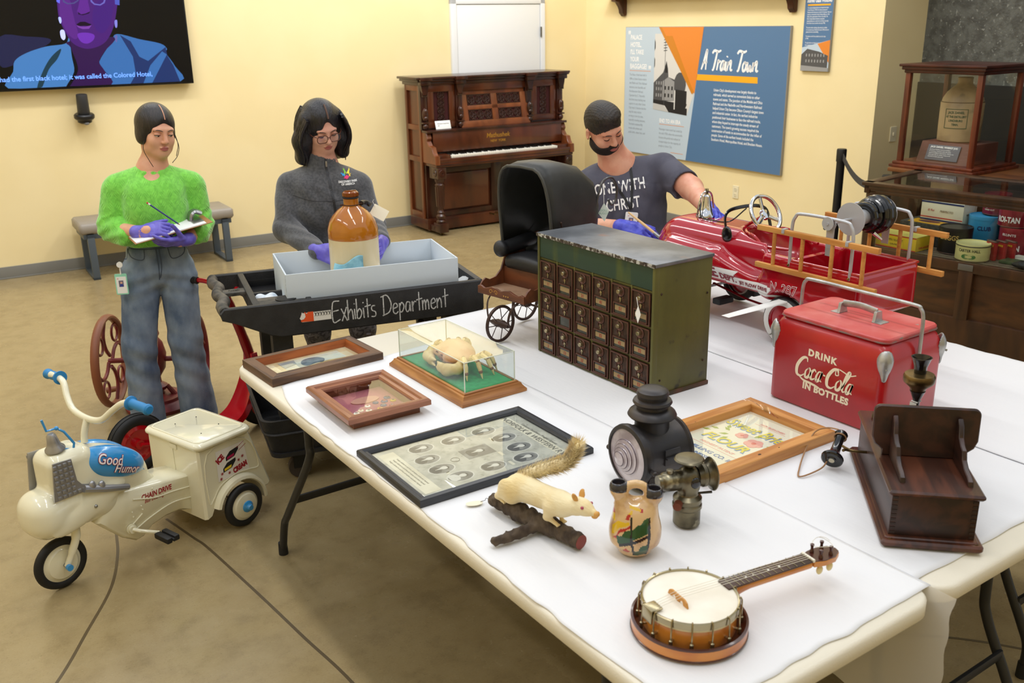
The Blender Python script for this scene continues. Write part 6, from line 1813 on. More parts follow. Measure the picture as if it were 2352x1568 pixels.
for (x, y, rr) in ((-0.05, -0.147, 0.006), (0.03, -0.148, 0.003)):
 MB().prism(circ(rr, 10, x, y, 0.6), 0.0328, 0.0334).build('knot', mat('dark_knot', (56, 32, 18), r=0.6), f5)
wr = MB()
wr.grid(20, 4, lambda u, v: (0.20 + 0.06 * math.sin(u * 5) * 0.3 + 0.012 * v, 0.155 - 0.16 * u, 0.036 + 0.006 * math.sin(u * 9 + v * 2) + 0.004 * v))
o = wr.build('plastic_strip', glass('clear_plastic', (0.95, 0.95, 0.96), rough=0.08, refl=2.5), None, ang=180)
o.matrix_world = f5.matrix_basis
tag(o, 'clear plastic wrapping strip lying on the far rail of the pine frame', 'plastic')
# ---------------------------------------------------------------- post office box cabinet
m_pog = mat('olive_paint', (96, 94, 40), r=0.5, c2=(74, 72, 28), ns=6, nd=7, st=(1, 1, 0.5), lo=0.35, hi=0.65, c3=(48, 46, 24), ns3=14, lo3=0.64, hi3=0.74, bump=0.1, bs=80)
m_pogd = mat('green_band_paint', (38, 62, 44), r=0.5, c2=(70, 82, 36), ns=9, nd=6, st=(1, 1, 0.25), lo=0.56, hi=0.66)
m_zinc = mat('worn_zinc_top', (96, 100, 106), r=0.42, m=0.4, c2=(128, 132, 138), ns=7, nd=8, lo=0.40, hi=0.62, c3=(150, 108, 88), ns3=4.5, lo3=0.60, hi3=0.68)
m_rust = mat('flaked_rust', (72, 62, 50), r=0.7, c2=(186, 184, 176), ns=70, nd=6, lo=0.48, hi=0.58, c3=(48, 34, 24), ns3=40, lo3=0.5, hi3=0.62)
m_brz = mat('bronze_door', (78, 58, 46), r=0.42, m=0.55, c2=(56, 42, 36), ns=40, bump=0.2, bs=120)
m_brzr = mat('bronze_red_edge', (96, 62, 50), r=0.42, m=0.5)
m_nick = mat('old_nickel', (168, 156, 124), r=0.25, m=0.9)
m_pane = mat('dusty_pane', (74, 78, 70), r=0.2, c2=(56, 60, 54), ns=14)
m_strip = mat('number_strip', (156, 132, 92), r=0.6)
mbx = thing('mailbox_cabinet', 'green metal post office cabinet with eighteen bronze letter box doors', 'mailbox cabinet', (2.045, 2.165, 0.7475))
D0, W0, H0 = 0.26, 0.637, 0.463
MB().b2((0.02, 0.0, 0.0), (D0, W0, H0 - 0.012), 0.003).build('cabinet_body', m_pog, mbx)
for y in (0.0, W0 - 0.012):
 MB().b2((0.0, y, 0.0), (0.022, y + 0.012, H0 - 0.01), 0.002).build('front_flange', m_pog, mbx)
MB().b2((-0.002, -0.004, H0 - 0.012), (D0 + 0.004, W0 + 0.004, H0), 0.003).build('top_sheet', m_zinc, mbx)
MB().b2((-0.0035, -0.003, H0 - 0.013), (-0.0015, W0 + 0.003, H0 - 0.001)).build('flaked_edge', m_rust, mbx)
MB().b2((0.003, 0.012, 0.372), (0.021, W0 - 0.012, H0 - 0.012), 0.002).build('header_band', m_pogd, mbx)
MB().b2((0.0, -0.006, -0.002), (D0 + 0.002, 0.004, 0.012), 0.002).build('base_angle', mat('rusty_angle', (88, 56, 38), r=0.6, c2=(60, 50, 30), ns=20), mbx)
for (x, z) in ((0.03, 0.36), (0.035, 0.06), (0.24, 0.33), (0.235, 0.09)):
 MB().ball((x, -0.001, z), 0.004, 8, 5).build('screw', m_brz, mbx)
cw_, rh_ = (W0 - 0.026) / 6, 0.1215
MDo = basis((0.010, 0, 0), (0, -1, 0), (0, 0, 1), (-1, 0, 0))
nums = [['11', '', '31', '41', '51', ''], ['', '', '', '32', '42', '52'], ['3', '13', '23', '33', '43', '53']]
dproto = None
PARTS = []
for rI in range(3):
 for cI in range(6):
  yc = W0 - 0.013 - cw_ * (cI + 0.5)
  zc = 0.366 - rh_ * (rI + 0.5)
  if dproto is None:
   d = MB()
   w2, h2 = cw_ - 0.010, rh_ - 0.010
   d.box((0, 0, 0.004), (w2, h2, 0.008), 0.002)
   d0 = d.build('letter_box_door', m_brz, mbx)
   dproto = d0
   fr = MB()
   for a, c in (((-w2 / 2, h2 / 2 - 0.005), (w2 / 2, h2 / 2)), ((-w2 / 2, -h2 / 2), (w2 / 2, -h2 / 2 + 0.005)), ((-w2 / 2, -h2 / 2), (-w2 / 2 + 0.005, h2 / 2)), ((w2 / 2 - 0.005, -h2 / 2), (w2 / 2, h2 / 2))):
    fr.b2((a[0], a[1], 0.007), (c[0], c[1], 0.012), 0.0015)
   PARTS.append(('door_edge', fr.build('door_edge', m_brzr, d0)))
   wn_ = MB()
   for a, c in (((-0.034, -0.012), (0.034, -0.008)), ((-0.034, -0.050), (0.034, -0.046)), ((-0.034, -0.050), (-0.030, -0.008)), ((0.030, -0.050), (0.034, -0.008))):
    wn_.b2((a[0], a[1], 0.007), (c[0], c[1], 0.013), 0.001)
   PARTS.append(('window_rim', wn_.build('window_rim', m_brzr, d0)))
   PARTS.append(('window_pane', MB().b2((-0.030, -0.046, 0.008), (0.030, -0.012, 0.0088)).build('window_pane', m_pane, d0)))
   dl = MB().lathe([(0.017, 0.008), (0.019, 0.010), (0.017, 0.0125), (0.013, 0.0095), (0.0, 0.0095)], 24, T_(0, 0.034, 0), caps=False)
   PARTS.append(('dial_ring', dl.build('dial_ring', m_brzr, d0)))
   kn = MB().lathe([(0, 0.009), (0.0085, 0.009), (0.0085, 0.020), (0.007, 0.023), (0, 0.0235)], 16, T_(0, 0.034, 0))
   kn.prism([(-0.003, 0), (0.003, 0), (0.0, 0.017)], 0.010, 0.013, T_(0, 0.034, 0, rz=25))
   PARTS.append(('dial_knob', kn.build('dial_knob', m_nick, d0)))
   PARTS.append(('lettering', text('U  S', 0.019, m_brzr, d0, T_(0, 0.003, 0.0083), bold=0.0006, ext=0.0012)))
   ky = MB().cyl((0, 0.008, 0.008), (0, 0.008, 0.011), 0.0055, n=12).tube([(0, 0.008, 0.0105), (0.002, 0.0, 0.011), (0.0, -0.004, 0.0105)], 0.0018, 6)
   PARTS.append(('keyhole_cover', ky.build('keyhole_cover', m_nick, d0)))
   o = d0
  else:
   o = dproto.copy()
   COL.objects.link(o)
   for nme, pp in PARTS:
    q = pp.copy()
    COL.objects.link(q)
    q.parent = o
  o.matrix_local = MDo @ T_(-yc, zc, 0)
  if nums[rI][cI]:
   MB().b2((-0.028, -0.036, 0.0088), (0.028, -0.019, 0.0092)).build('number_strip', m_strip, o)
   text(nums[rI][cI], 0.016, mat('number_red', (150, 52, 36), r=0.5), o, T_(0.0, -0.0335, 0.0094), bold=0.0004)
  elif (rI + cI) % 2:
   MB().b2((-0.028, -0.036, 0.0088), (0.028, -0.019, 0.0092)).build('number_strip', m_strip, o)
for cI in range(1, 6):
 y = W0 - 0.013 - cw_ * cI
 MB().b2((0.004, y - 0.004, 0.002), (0.021, y + 0.004, 0.372), 0.001).build('grid_bar', m_pog, mbx)
for rI in range(0, 4):
 z = 0.366 - rh_ * rI
 MB().b2((0.006, 0.012, z - 0.004), (0.021, W0 - 0.012, z + 0.004), 0.001).build('grid_bar', m_pog, mbx)
tg = MB().prism([(0, 0.0), (0.011, -0.03), (0.0, -0.062), (-0.011, -0.03)], 0, 0.0006).build('paper_tag', mat('white_card', (240, 240, 236), r=0.8))
tg.matrix_world = Matrix.Translation((2.045, 2.165, 0.7475)) @ MDo @ T_(-0.058, 0.318, 0.026, ry=12)
tag(tg, 'white diamond tag hanging from a knob of the mailbox cabinet', 'tag')
MB().tube([(0, -0.004, 0.001), (-0.003, 0.014, 0.002), (-0.008, 0.026, 0.0)], 0.0012, 6).build('string', m_white, tg)
# ---------------------------------------------------------------- red cooler
m_cred = mat('cooler_red', (182, 24, 28), r=0.3, c2=(166, 20, 24), ns=4, c3=(150, 132, 118), ns3=24, lo3=0.735, hi3=0.76, coat=0.2)
m_cred2 = mat('cooler_lid_red', (196, 74, 74), r=0.4, c2=(212, 122, 118), ns=7, nd=6, lo=0.42, hi=0.70, c3=(150, 140, 132), ns3=30, lo3=0.70, hi3=0.76)
m_alum = mat('dull_aluminium', (190, 190, 188), r=0.4, m=0.7, c2=(164, 164, 162), ns=20)
clr = thing('drink_cooler', 'worn red metal Coca-Cola picnic cooler with aluminium corners and bail handle', 'cooler', (2.385, 1.535, 0.7475))
CWx, CLy, CHz = 0.298, 0.428, 0.288
rings = []
for ins, z in ((0.006, 0.0), (0.0, 0.006), (0.0, 0.225), (0.004, 0.252), (0.012, 0.272), (0.022, 0.284), (0.030, CHz)):
 rings.append([(p[0] + CWx / 2, p[1] + CLy / 2, z) for p in rrect(CWx - 2 * ins, CLy - 2 * ins, 0.028, 6)])
MB().loft(rings).build('cooler_body', m_cred, clr, ang=50)
MB().prism(rrect(CWx - 0.024, CLy - 0.030, 0.03, 6), 0.286, 0.300, T_(CWx / 2, CLy / 2, 0), bev=0.004).build('lid', m_cred2, clr)
MB().tube([(p[0] + CWx / 2, p[1] + CLy / 2, 0.287) for p in rrect(CWx - 0.024, CLy - 0.030, 0.03, 6)], 0.0032, 6, loop=True).build('lid_rim', mat('worn_lid_edge', (120, 92, 84), r=0.5, c2=(160, 60, 58), ns=30), clr)
lh = MB()
for y in (0.145, 0.275):
 lh.prism([(-0.022, 0), (0.022, 0), (0.018, 0.008), (0.014, 0.03), (0.012, 0.034), (-0.012, 0.034), (-0.014, 0.03), (-0.018, 0.008)], -0.005, 0.005, basis((CWx / 2, y, 0.2995), (1, 0, 0), (0, 0, 1), (0, 1, 0)))
 lh.b2((CWx / 2 - 0.022, y - 0.028 if y < 0.2 else y - 0.005, 0.2995), (CWx / 2 + 0.022, y + 0.005 if y < 0.2 else y + 0.028, 0.302), 0.0008)
lh.tube(catmull([(CWx / 2, 0.148, 0.331), (CWx / 2, 0.21, 0.337), (CWx / 2, 0.272, 0.331)], 6), 0.011, 8, sq=0.35, up=(1, 0, 0))
lh.build('lid_grip', m_alum, clr)
bh = MB()
zt, zl = 0.382, 0.16
bh.tube(catmull([(CWx / 2, -0.008, zl), (CWx / 2, -0.008, 0.30), (CWx / 2, -0.006, zt - 0.03), (CWx / 2, 0.004, zt - 0.008), (CWx / 2, 0.03, zt), (CWx / 2, CLy / 2, zt), (CWx / 2, CLy - 0.03, zt), (CWx / 2, CLy - 0.004, zt - 0.008), (CWx / 2, CLy + 0.006, zt - 0.03), (CWx / 2, CLy + 0.008, 0.30), (CWx / 2, CLy + 0.008, zl)], 5), 0.0058, 12)
bh.build('bail_handle', m_alum, clr)
for sx in (0, 1):
 for sy in (0, 1):
  cx_, cy_ = (0.004, CWx - 0.004)[sx], (0.004, CLy - 0.004)[sy]
  dx_, dy_ = (-1, 1)[sx], (-1, 1)[sy]
  q = sdf_mesh('corner_guard', [ell((cx_ - dx_ * 0.010, cy_ - dy_ * 0.010, 0.235), (0.022, 0.022, 0.040), '+', 0.005), cap((cx_ - dx_ * 0.010, cy_ - dy_ * 0.010, 0.235), (cx_ - dx_ * 0.006, cy_ - dy_ * 0.006, 0.178), 0.021, 0.009, '+', 0.01), rbx((CWx / 2, CLy / 2, 0.1), (CWx / 2 - 0.003, CLy / 2 - 0.003, 0.2), 0.02, '-', 0.002)], 0.0035, m_alum, clr)
  MB().ball((cx_ + dx_ * 0.008, cy_ + dy_ * 0.008, 0.215), 0.004, 8, 5).build('rivet', m_steel, q)
MBr = basis((CWx / 2, -0.002, zl), (1, 0, 0), (0, 0, 1), (0, -1, 0))
for y, s in ((-0.002, 1), (CLy + 0.002, -1)):
 MB().cyl((CWx / 2, y, zl), (CWx / 2, y - s * 0.016, zl), 0.011, n=16).build('handle_pivot', m_alum, clr)
m_cl = mat('cream_lettering', (238, 226, 200), r=0.5, c3=(170, 60, 52), ns3=60, lo3=0.70, hi3=0.74)
ML = basis((-0.0006, CLy / 2, 0), (0, -1, 0), (0, 0, 1), (-1, 0, 0))
text('DRINK', 0.030, m_cl, clr, ML @ T_(-0.010, 0.183, 0, rz=-2), bold=0.0016, space=1.25, ext=0.0002)
text('IN BOTTLES', 0.030, m_cl, clr, ML @ T_(0.012, 0.068, 0, rz=-2), bold=0.0016, space=1.1, ext=0.0002)
SC = {'C': ([[(.52, .78), (.44, .96), (.22, .90), (.04, .50), (.12, .10), (.34, .02), (.52, .16)]], .52, 1.0),
 'o': ([[(.16, .52), (.04, .34), (.08, .06), (.22, .06), (.30, .28), (.22, .50), (.12, .50)]], .31, 1.0),
 'c': ([[(.28, .42), (.16, .52), (.04, .32), (.08, .06), (.20, .04), (.32, .14)]], .31, 1.0),
 'a': ([[(.26, .50), (.10, .48), (.03, .22), (.10, .02), (.22, .14), (.28, .50), (.27, .14), (.36, .04)]], .37, 1.0),
 'l': ([[(.02, .10), (.16, .50), (.26, .92), (.18, 1.0), (.10, .70), (.08, .20), (.16, .03), (.26, .12)]], .25, 1.0)}
def coca(b, s, x, y, size):
 for ch in s:
  st, adv, _ = SC[ch]
  for q in st:
   pts = [((x + px + 0.22 * py) * size, y + py * size) for px, py in q]
   cm = catmull(pts, 6)
   n_ = len(cm)
   b.ribbon(cm, [size * (0.045 + (0.085 if ch != 'C' else 0.12) * math.sin(math.pi * i / (n_ - 1)) ** 1.5) for i in range(n_)], M=ML, th=0.0006)
  x += adv
 return x
b = MB()
coca(b, 'Coca', -1.58, 0.107, 0.070)
coca(b, 'Cola', 0.10, 0.100, 0.070)
b.ribbon(catmull([(-0.098, 0.112), (-0.075, 0.098), (-0.045, 0.094), (-0.02, 0.090), (0.0, 0.084)], 6), [0.002 + 0.006 * math.sin(math.pi * min(1, k / 24)) for k in range(25)], M=ML)
b.ribbon(catmull([(0.050, 0.168), (0.056, 0.152), (0.045, 0.150), (0.05, 0.170), (0.075, 0.166), (0.095, 0.160), (0.118, 0.168)], 6), 0.0035, M=ML)
b.ribbon([(0.0, 0.135), (0.008, 0.135)], 0.005, M=ML)
o = b.build('script_lettering', m_cl, clr, smooth=False)
# ---------------------------------------------------------------- wooden wall telephone lying on its back
m_walnut = mat('walnut', (92, 50, 32), r=0.36, c2=(56, 30, 20), ns=8, nd=9, st=(0.35, 3, 3), dist=0.6, coat=0.15)
m_walnutd = mat('dark_walnut', (62, 34, 24), r=0.4, c2=(40, 22, 16), ns=8, nd=9, st=(0.35, 3, 3), dist=0.6)
m_bake = mat('black_bakelite', (14, 14, 17), r=0.18, coat=0.4)
m_obrass = mat('tarnished_brass', (126, 104, 66), r=0.32, m=0.9, c2=(86, 70, 46), ns=18)
MPh = basis((1.846, 1.147, 0.7475), (0.7136, 0.7006, 0), (0.7006, -0.7136, 0), (0, 0, -1))
MPh = basis((1.846, 1.147, 0.7475), (0.7136, 0.7006, 0), (-0.7006, 0.7136, 0), (0, 0, 1))
tel = thing('wall_telephone', 'antique dark wooden wall telephone lying on its back with writing shelf upright', 'telephone', M=MPh)
MB().prism([(p[0] + 0.27, p[1] - 0.115) for p in rrect(0.54, 0.23, 0.012)], 0, 0.018, bev=0.005).build('back_board', m_walnut, tel)
MB().prism([(p[0] + 0.268, p[1] - 0.115) for p in rrect(0.51, 0.212, 0.008)], 0.016, 0.022, bev=0.003).build('board_moulding', m_walnut, tel)
MB().b2((0.026, -0.212, 0.018), (0.505, -0.018, 0.130), 0.003).build('case', m_walnutd, tel)
MB().prism([(p[0] + 0.262, p[1] - 0.115) for p in rrect(0.50, 0.214, 0.008)], 0.130, 0.144, bev=0.005).build('door', m_walnut, tel)
j = MB()
for k in range(9):
 j.b2((0.0245, -0.032, 0.026 + 0.0115 * k), (0.0262, -0.0195, 0.032 + 0.0115 * k))
 j.b2((0.0245, -0.2105, 0.026 + 0.0115 * k), (0.0262, -0.198, 0.032 + 0.0115 * k))
j.build('finger_joint', mat('end_grain', (40, 22, 16), r=0.5), tel)['kind'] = 'stuff'
shf = [(-0.120, 0.0), (-0.120, 0.0)]
sp_ = [(-0.098, 0.0), (0.098, 0.0), (0.100, 0.016), (0.118, 0.030), (0.126, 0.05)] + [(0.126 - 0.016 + 0.016 * math.cos(R_(a)), 0.118 + 0.016 * math.sin(R_(a))) for a in range(0, 91, 18)]
sp_ = sp_ + [(-x, y) for x, y in reversed(sp_[2:])]
MB().prism(sp_, 0, 0.013, basis((0.225, -0.121, 0.143), (0, -1, 0), (0.06, 0, 0.998), (-1, 0, 0.06)), bev=0.003).build('writing_shelf', m_walnutd, tel)
for y in (-0.045, -0.197):
 br_ = [(0.0, 0.0), (0.012, 0.0), (0.150, 0.0), (0.158, 0.105), (0.150, 0.112), (0.135, 0.098), (0.125, 0.072), (0.105, 0.060), (0.085, 0.055), (0.075, 0.035), (0.05, 0.022), (0.02, 0.018), (0.004, 0.012)]
 MB().prism(br_, -0.006, 0.006, basis((0.058, y, 0.144), (1, 0, 0), (0, 0, 1), (0, -1, 0)), bev=0.002).build('shelf_bracket', m_walnutd, tel)
for (x, y) in ((0.016, -0.022), (0.016, -0.214), (0.52, -0.022), (0.52, -0.214)):
 MB().torus(0.0045, 0.0014, 12, 6, T_(x, y, 0.0185)).build('screw', m_obrass, tel)
for y in (-0.065, -0.165):
 bl = MB().lathe([(0.0, 0.030), (0.006, 0.030), (0.012, 0.027), (0.024, 0.016), (0.029, 0.004), (0.030, 0.0), (0.026, 0.001), (0.0, 0.024)], 24, T_(0.452, y, 0.150)).build('bell', m_obrass, tel)
 MB().cyl((0.452, y, 0.143), (0.452, y, 0.184), 0.003, n=8).build('bell_post', m_obrass, bl)
tx, ty = 0.375, -0.128
ta = MB().lathe([(0, 0.143), (0.022, 0.143), (0.020, 0.150), (0.010, 0.156), (0.009, 0.235), (0.018, 0.258), (0.02, 0.262), (0, 0.262)], 20, T_(tx, ty, 0)).build('transmitter_arm', m_bake, tel)
MB().lathe([(0, 0.252), (0.014, 0.252), (0.022, 0.272), (0.038, 0.286), (0.040, 0.292), (0.040, 0.304), (0.037, 0.309), (0.014, 0.312), (0, 0.312)], 32, T_(tx, ty, 0)).build('transmitter_cup', m_obrass, tel)
MB().lathe([(0.012, 0.311), (0.0155, 0.311), (0.0165, 0.330), (0.024, 0.352), (0.0265, 0.356), (0.024, 0.356), (0.014, 0.332), (0.010, 0.313), (0.012, 0.311)], 28, T_(tx, ty, 0), caps=False).build('mouthpiece', m_bake, tel)
MB().tube([(tx + 0.02, ty - 0.01, 0.31), (tx + 0.035, ty - 0.02, 0.322)], 0.002, 6).build('adjusting_lever', m_obrass, tel)
MB().tube([(tx + 0.012, ty + 0.002, 0.232), (tx, ty + 0.012, 0.233), (tx - 0.012, ty, 0.232), (tx, ty - 0.012, 0.233)], 0.0016, 6, loop=True).build('tag_string', m_white, tel)
MB().prism([(-0.004, 0), (0.012, 0.004), (0.014, -0.04), (-0.006, -0.045)], 0, 0.0008, basis((tx - 0.012, ty + 0.006, 0.23), (0.3, 0.95, 0), (0, 0, 1), (-0.95, 0.3, 0))).build('paper_tag', mat('white_card', (240, 240, 236)), tel)
iv = MPh.inverted()
P = lambda *p: tuple(iv @ Vector(p))
hk = MB().tube(catmull([(0.375, -0.018, 0.075), (0.375, 0.02, 0.076), (0.372, 0.038, 0.080), (0.362, 0.046, 0.082)], 5), 0.004, 8).tube(catmull([(0.375, 0.02, 0.076), (0.384, 0.036, 0.080), (0.392, 0.044, 0.082)], 5), 0.0035, 8)
hk.build('switch_hook', m_obrass, tel)
ra, rb2 = Vector(P(2.088, 1.478, 0.777)), Vector(P(2.182, 1.520, 0.818))
L = (rb2 - ra).length
rc = MB().lathe([(0, 0.0), (0.012, 0.0), (0.014, 0.002), (0.026, 0.001), (0.030, 0.004), (0.031, 0.010), (0.027, 0.016), (0.019, 0.022), (0.0145, 0.030), (0.013, 0.05), (0.0125, L - 0.02), (0.017, L - 0.010), (0.019, L - 0.004), (0.017, L), (0, L + 0.002)], 32, look(ra, rb2 - ra)).build('receiver', m_bake, tel)
rc['label'] = 'black bakelite receiver'
MB().lathe([(0, -0.0008), (0.008, -0.0008), (0.008, 0.0015), (0, 0.0015)], 16, look(ra, rb2 - ra)).build('receiver_cap', mat('ivory_disc', (196, 190, 168), r=0.4), rc)
MB().torus(0.0165, 0.0022, 20, 6, look(tuple(ra + (rb2 - ra) * 0.86), rb2 - ra)).build('cord_wrap', mat('tan_cord', (160, 120, 82), r=0.7), rc)
MB().tube(catmull([tuple(ra + (rb2 - ra) * 0.18 + Vector((0, 0.012, -0.01))), P(2.060, 1.490, 0.756), P(1.985, 1.500, 0.7495), P(2.03, 1.538, 0.750), P(2.122, 1.592, 0.760), P(2.19, 1.618, 0.785), P(2.205, 1.59, 0.806), P(2.195, 1.545, 0.820), tuple(rb2 + Vector((0, 0.004, 0.008)))], 7), 0.0022, 8).build('cord', mat('tan_cord', (160, 120, 82)), tel)
# ---------------------------------------------------------------- railway lamp
m_lblk = mat('lamp_black', (48, 47, 50), r=0.42, m=0.35, c2=(66, 58, 54), ns=10, nd=6, bump=0.1, bs=60)
m_lens = mat('lens_glass', (206, 196, 202), r=0.06, coat=0.6, c2=(150, 136, 144), ns=8)
lamp = thing('railway_lamp', 'black railway lamp with round lens and tiered chimney', 'lamp', (1.632, 1.722, 0.7475), 176)
MX = basis((0, 0, 0.100), (0, 1, 0), (0, 0, 1), (1, 0, 0))
MB().lathe([(0, -0.090), (0.070, -0.090), (0.080, -0.084), (0.082, -0.075), (0.077, -0.070), (0.077, 0.045), (0.080, 0.050), (0.080, 0.058), (0.076, 0.062), (0, 0.062)], 40, MX).build('lamp_body', m_lblk, lamp)
ri = MB().lathe([(0.078, 0.060), (0.086, 0.062), (0.088, 0.072), (0.086, 0.080), (0.076, 0.084), (0.074, 0.078), (0.074, 0.064), (0.078, 0.060)], 44, MX, caps=False).build('lens_rim', m_lblk, lamp)
MB().lathe([(0.075, 0.066), (0.075, 0.079), (0.062, 0.080), (0.048, 0.082), (0.047, 0.088), (0.038, 0.090), (0.037, 0.096), (0.029, 0.097), (0.028, 0.103), (0.020, 0.104), (0.019, 0.109), (0.0, 0.113)], 40, MX, caps=False).build('lens', m_lens, lamp)
r2_ = MB()
for rr_, xx_ in ((0.0475, 0.086), (0.0375, 0.094), (0.0285, 0.101), (0.0195, 0.108)):
 r2_.torus(rr_, 0.0013, 36, 6, MX @ T_(0, 0, xx_))
r2_.build('lens_ring', mat('lens_ring_dark', (92, 76, 82), r=0.15), lamp)
ch_ = MB().lathe([(0, 0.155), (0.047, 0.160), (0.046, 0.190), (0.050, 0.197), (0.062, 0.200), (0.066, 0.205), (0.062, 0.213), (0.050, 0.222), (0.042, 0.224), (0.042, 0.232), (0.050, 0.236), (0.053, 0.241), (0.050, 0.247), (0.040, 0.250), (0.040, 0.256), (0.043, 0.262), (0.041, 0.272), (0.034, 0.277), (0.02, 0.279), (0, 0.279)], 40).build('chimney', m_lblk, lamp)
b = MB()
b.prism(rrect(0.11, 0.13, 0.02), 0.0, 0.012, bev=0.003)
b.prism([(-0.05, 0.0), (0.05, 0.0), (0.04, 0.035), (-0.04, 0.035)], -0.05, 0.05, basis((0, 0, 0.010), (1, 0, 0), (0, 0, 1), (0, -1, 0)))
b.build('base', m_lblk, lamp)
br_ = MB().b2((-0.035, 0.072, 0.105), (0.015, 0.088, 0.110), 0.001).b2((-0.035, 0.076, 0.085), (0.015, 0.080, 0.130), 0.001).build('side_bracket', m_lblk, lamp)
for s in (-1, 1):
 MB().cyl((0.066, s * 0.082, 0.085), (0.066, s * 0.098, 0.085), 0.007, n=12).ball((0.066, s * 0.100, 0.085), 0.008, 10, 6).build('rim_catch', m_lblk, lamp)
m_tarn = mat('tarnished_nickel', (120, 112, 90), r=0.32, m=0.85, c2=(82, 76, 62), ns=14, nd=6, c3=(176, 168, 140), ns3=22, lo3=0.60, hi3=0.72)
cbl = thing('carbide_lamp', 'small tarnished carbide lamp with flared reflector in front of the railway lamp', 'lamp', (1.556, 1.505, 0.7475), -20)
MB().lathe([(0, 0), (0.030, 0), (0.034, 0.004), (0.034, 0.044), (0.037, 0.048), (0.037, 0.056), (0.034, 0.060), (0.036, 0.066), (0.036, 0.074), (0.026, 0.082), (0.024, 0.092), (0, 0.092)], 32).build('carbide_cup', m_tarn, cbl)
sdf_mesh('lamp_body', [ell((0, 0, 0.122), (0.032, 0.032, 0.036), '+', 0.01), cap((0, 0, 0.08), (0, 0, 0.10), 0.024, 0.028, '+', 0.01), cap((-0.055, 0.0, 0.124), (-0.034, 0.0, 0.124), 0.026, 0.026, '+', 0.006)], 0.003, m_tarn, cbl)
MBx = basis((0, 0, 0.128), (0, 1, 0), (0, 0, 1), (1, 0, 0))
MB().lathe([(0.024, 0.022), (0.027, 0.030), (0.030, 0.034), (0.030, 0.042), (0.027, 0.046), (0.029, 0.050), (0.034, 0.056), (0.042, 0.060), (0.043, 0.062), (0.041, 0.064), (0.030, 0.056), (0.024, 0.040), (0.0, 0.036)], 32, MBx, caps=False).build('reflector', m_tarn, cbl)
MB().lathe([(0, 0.168), (0.014, 0.160), (0.020, 0.172), (0.036, 0.174), (0.0375, 0.177), (0.034, 0.180), (0.020, 0.181), (0, 0.182)], 32).build('top_cap', m_tarn, cbl)
MB().ball((0.006, -0.030, 0.124), (0.014, 0.006, 0.015), 14, 8).build('side_jewel', m_bake, cbl)
MB().lathe([(0, 0), (0.017, 0), (0.019, 0.006), (0.017, 0.030), (0.012, 0.036), (0, 0.036)], 24, look((-0.082, 0, 0.124), (1, 0, 0))).build('water_tank', m_tarn, cbl)
MB().cyl((-0.052, -0.004, 0.148), (-0.052, -0.004, 0.156), 0.009, n=14).build('filler_cap', m_tarn, cbl)
MB().cyl((-0.035, -0.025, 0.072), (-0.045, -0.038, 0.070), 0.011, n=16).build('thumb_screw', mat('copper_knob', (120, 66, 46), r=0.4, m=0.6), cbl)
MB().tube([(0.02, -0.01, 0.085), (0.058, -0.016, 0.086)], [0.003, 0.0035], 8).build('valve_lever', m_bake, cbl)
# ---------------------------------------------------------------- painted wedding vase
vs_ = thing('wedding_vase', 'small painted double-spouted pottery vase in yellow, green and black', 'vase', (1.364, 1.484, 0.7475), -42)
vp = [ell((0, 0, 0.062), (0.061, 0.052, 0.064), '+', 0.01), cap((0, 0, 0.015), (0, 0, 0.03), 0.034, 0.05, '+', 0.03), rbx((0, 0, 0.105), (0.040, 0.036, 0.03), 0.03, '+', 0.03),
 cap((-0.028, 0, 0.115), (-0.040, 0, 0.162), 0.019, 0.0185, '+', 0.02), cap((0.028, 0, 0.115), (0.040, 0, 0.150), 0.019, 0.0185, '+', 0.02),
 cap((-0.040, 0, 0.162), (-0.041, 0, 0.166), 0.0225, 0.0225, '+', 0.006), cap((0.040, 0, 0.150), (0.041, 0, 0.154), 0.0225, 0.0225, '+', 0.006)]
for k in range(8):
 a0, a1 = R_(180 - 22.5 * k), R_(180 - 22.5 * (k + 1))
 vp.append(cap((0.030 * math.cos(a0), 0, 0.150 + 0.026 * math.sin(a0)), (0.030 * math.cos(a1), 0, 0.150 + 0.026 * math.sin(a1)), 0.0085, 0.0085, '+', 0.006))
vp += [cap((-0.041, 0, 0.130), (-0.042, 0, 0.20), 0.010, 0.0165, '-', 0.003), cap((0.041, 0, 0.120), (0.042, 0, 0.19), 0.010, 0.0165, '-', 0.003), rbx((0, 0, -0.05), (0.2, 0.2, 0.052), 0.0, '-', 0.004)]
m_vc = mat('vase_cream', (214, 178, 128), r=0.14, c2=(156, 108, 62), ns=16, nd=6, lo=0.52, hi=0.75, coat=0.6)
vb = sdf_mesh('vase_body', vp, 0.0024, m_vc, vs_)
vcols = [('vase_black', (28, 26, 28)), ('vase_green', (34, 78, 40)), ('vase_yellow', (222, 180, 30)), ('vase_red', (178, 40, 34)), ('vase_dark_rim', (44, 42, 48))]
for nme, c in vcols:
 vb.data.materials.append(mat(nme, c, r=0.14, coat=0.6))
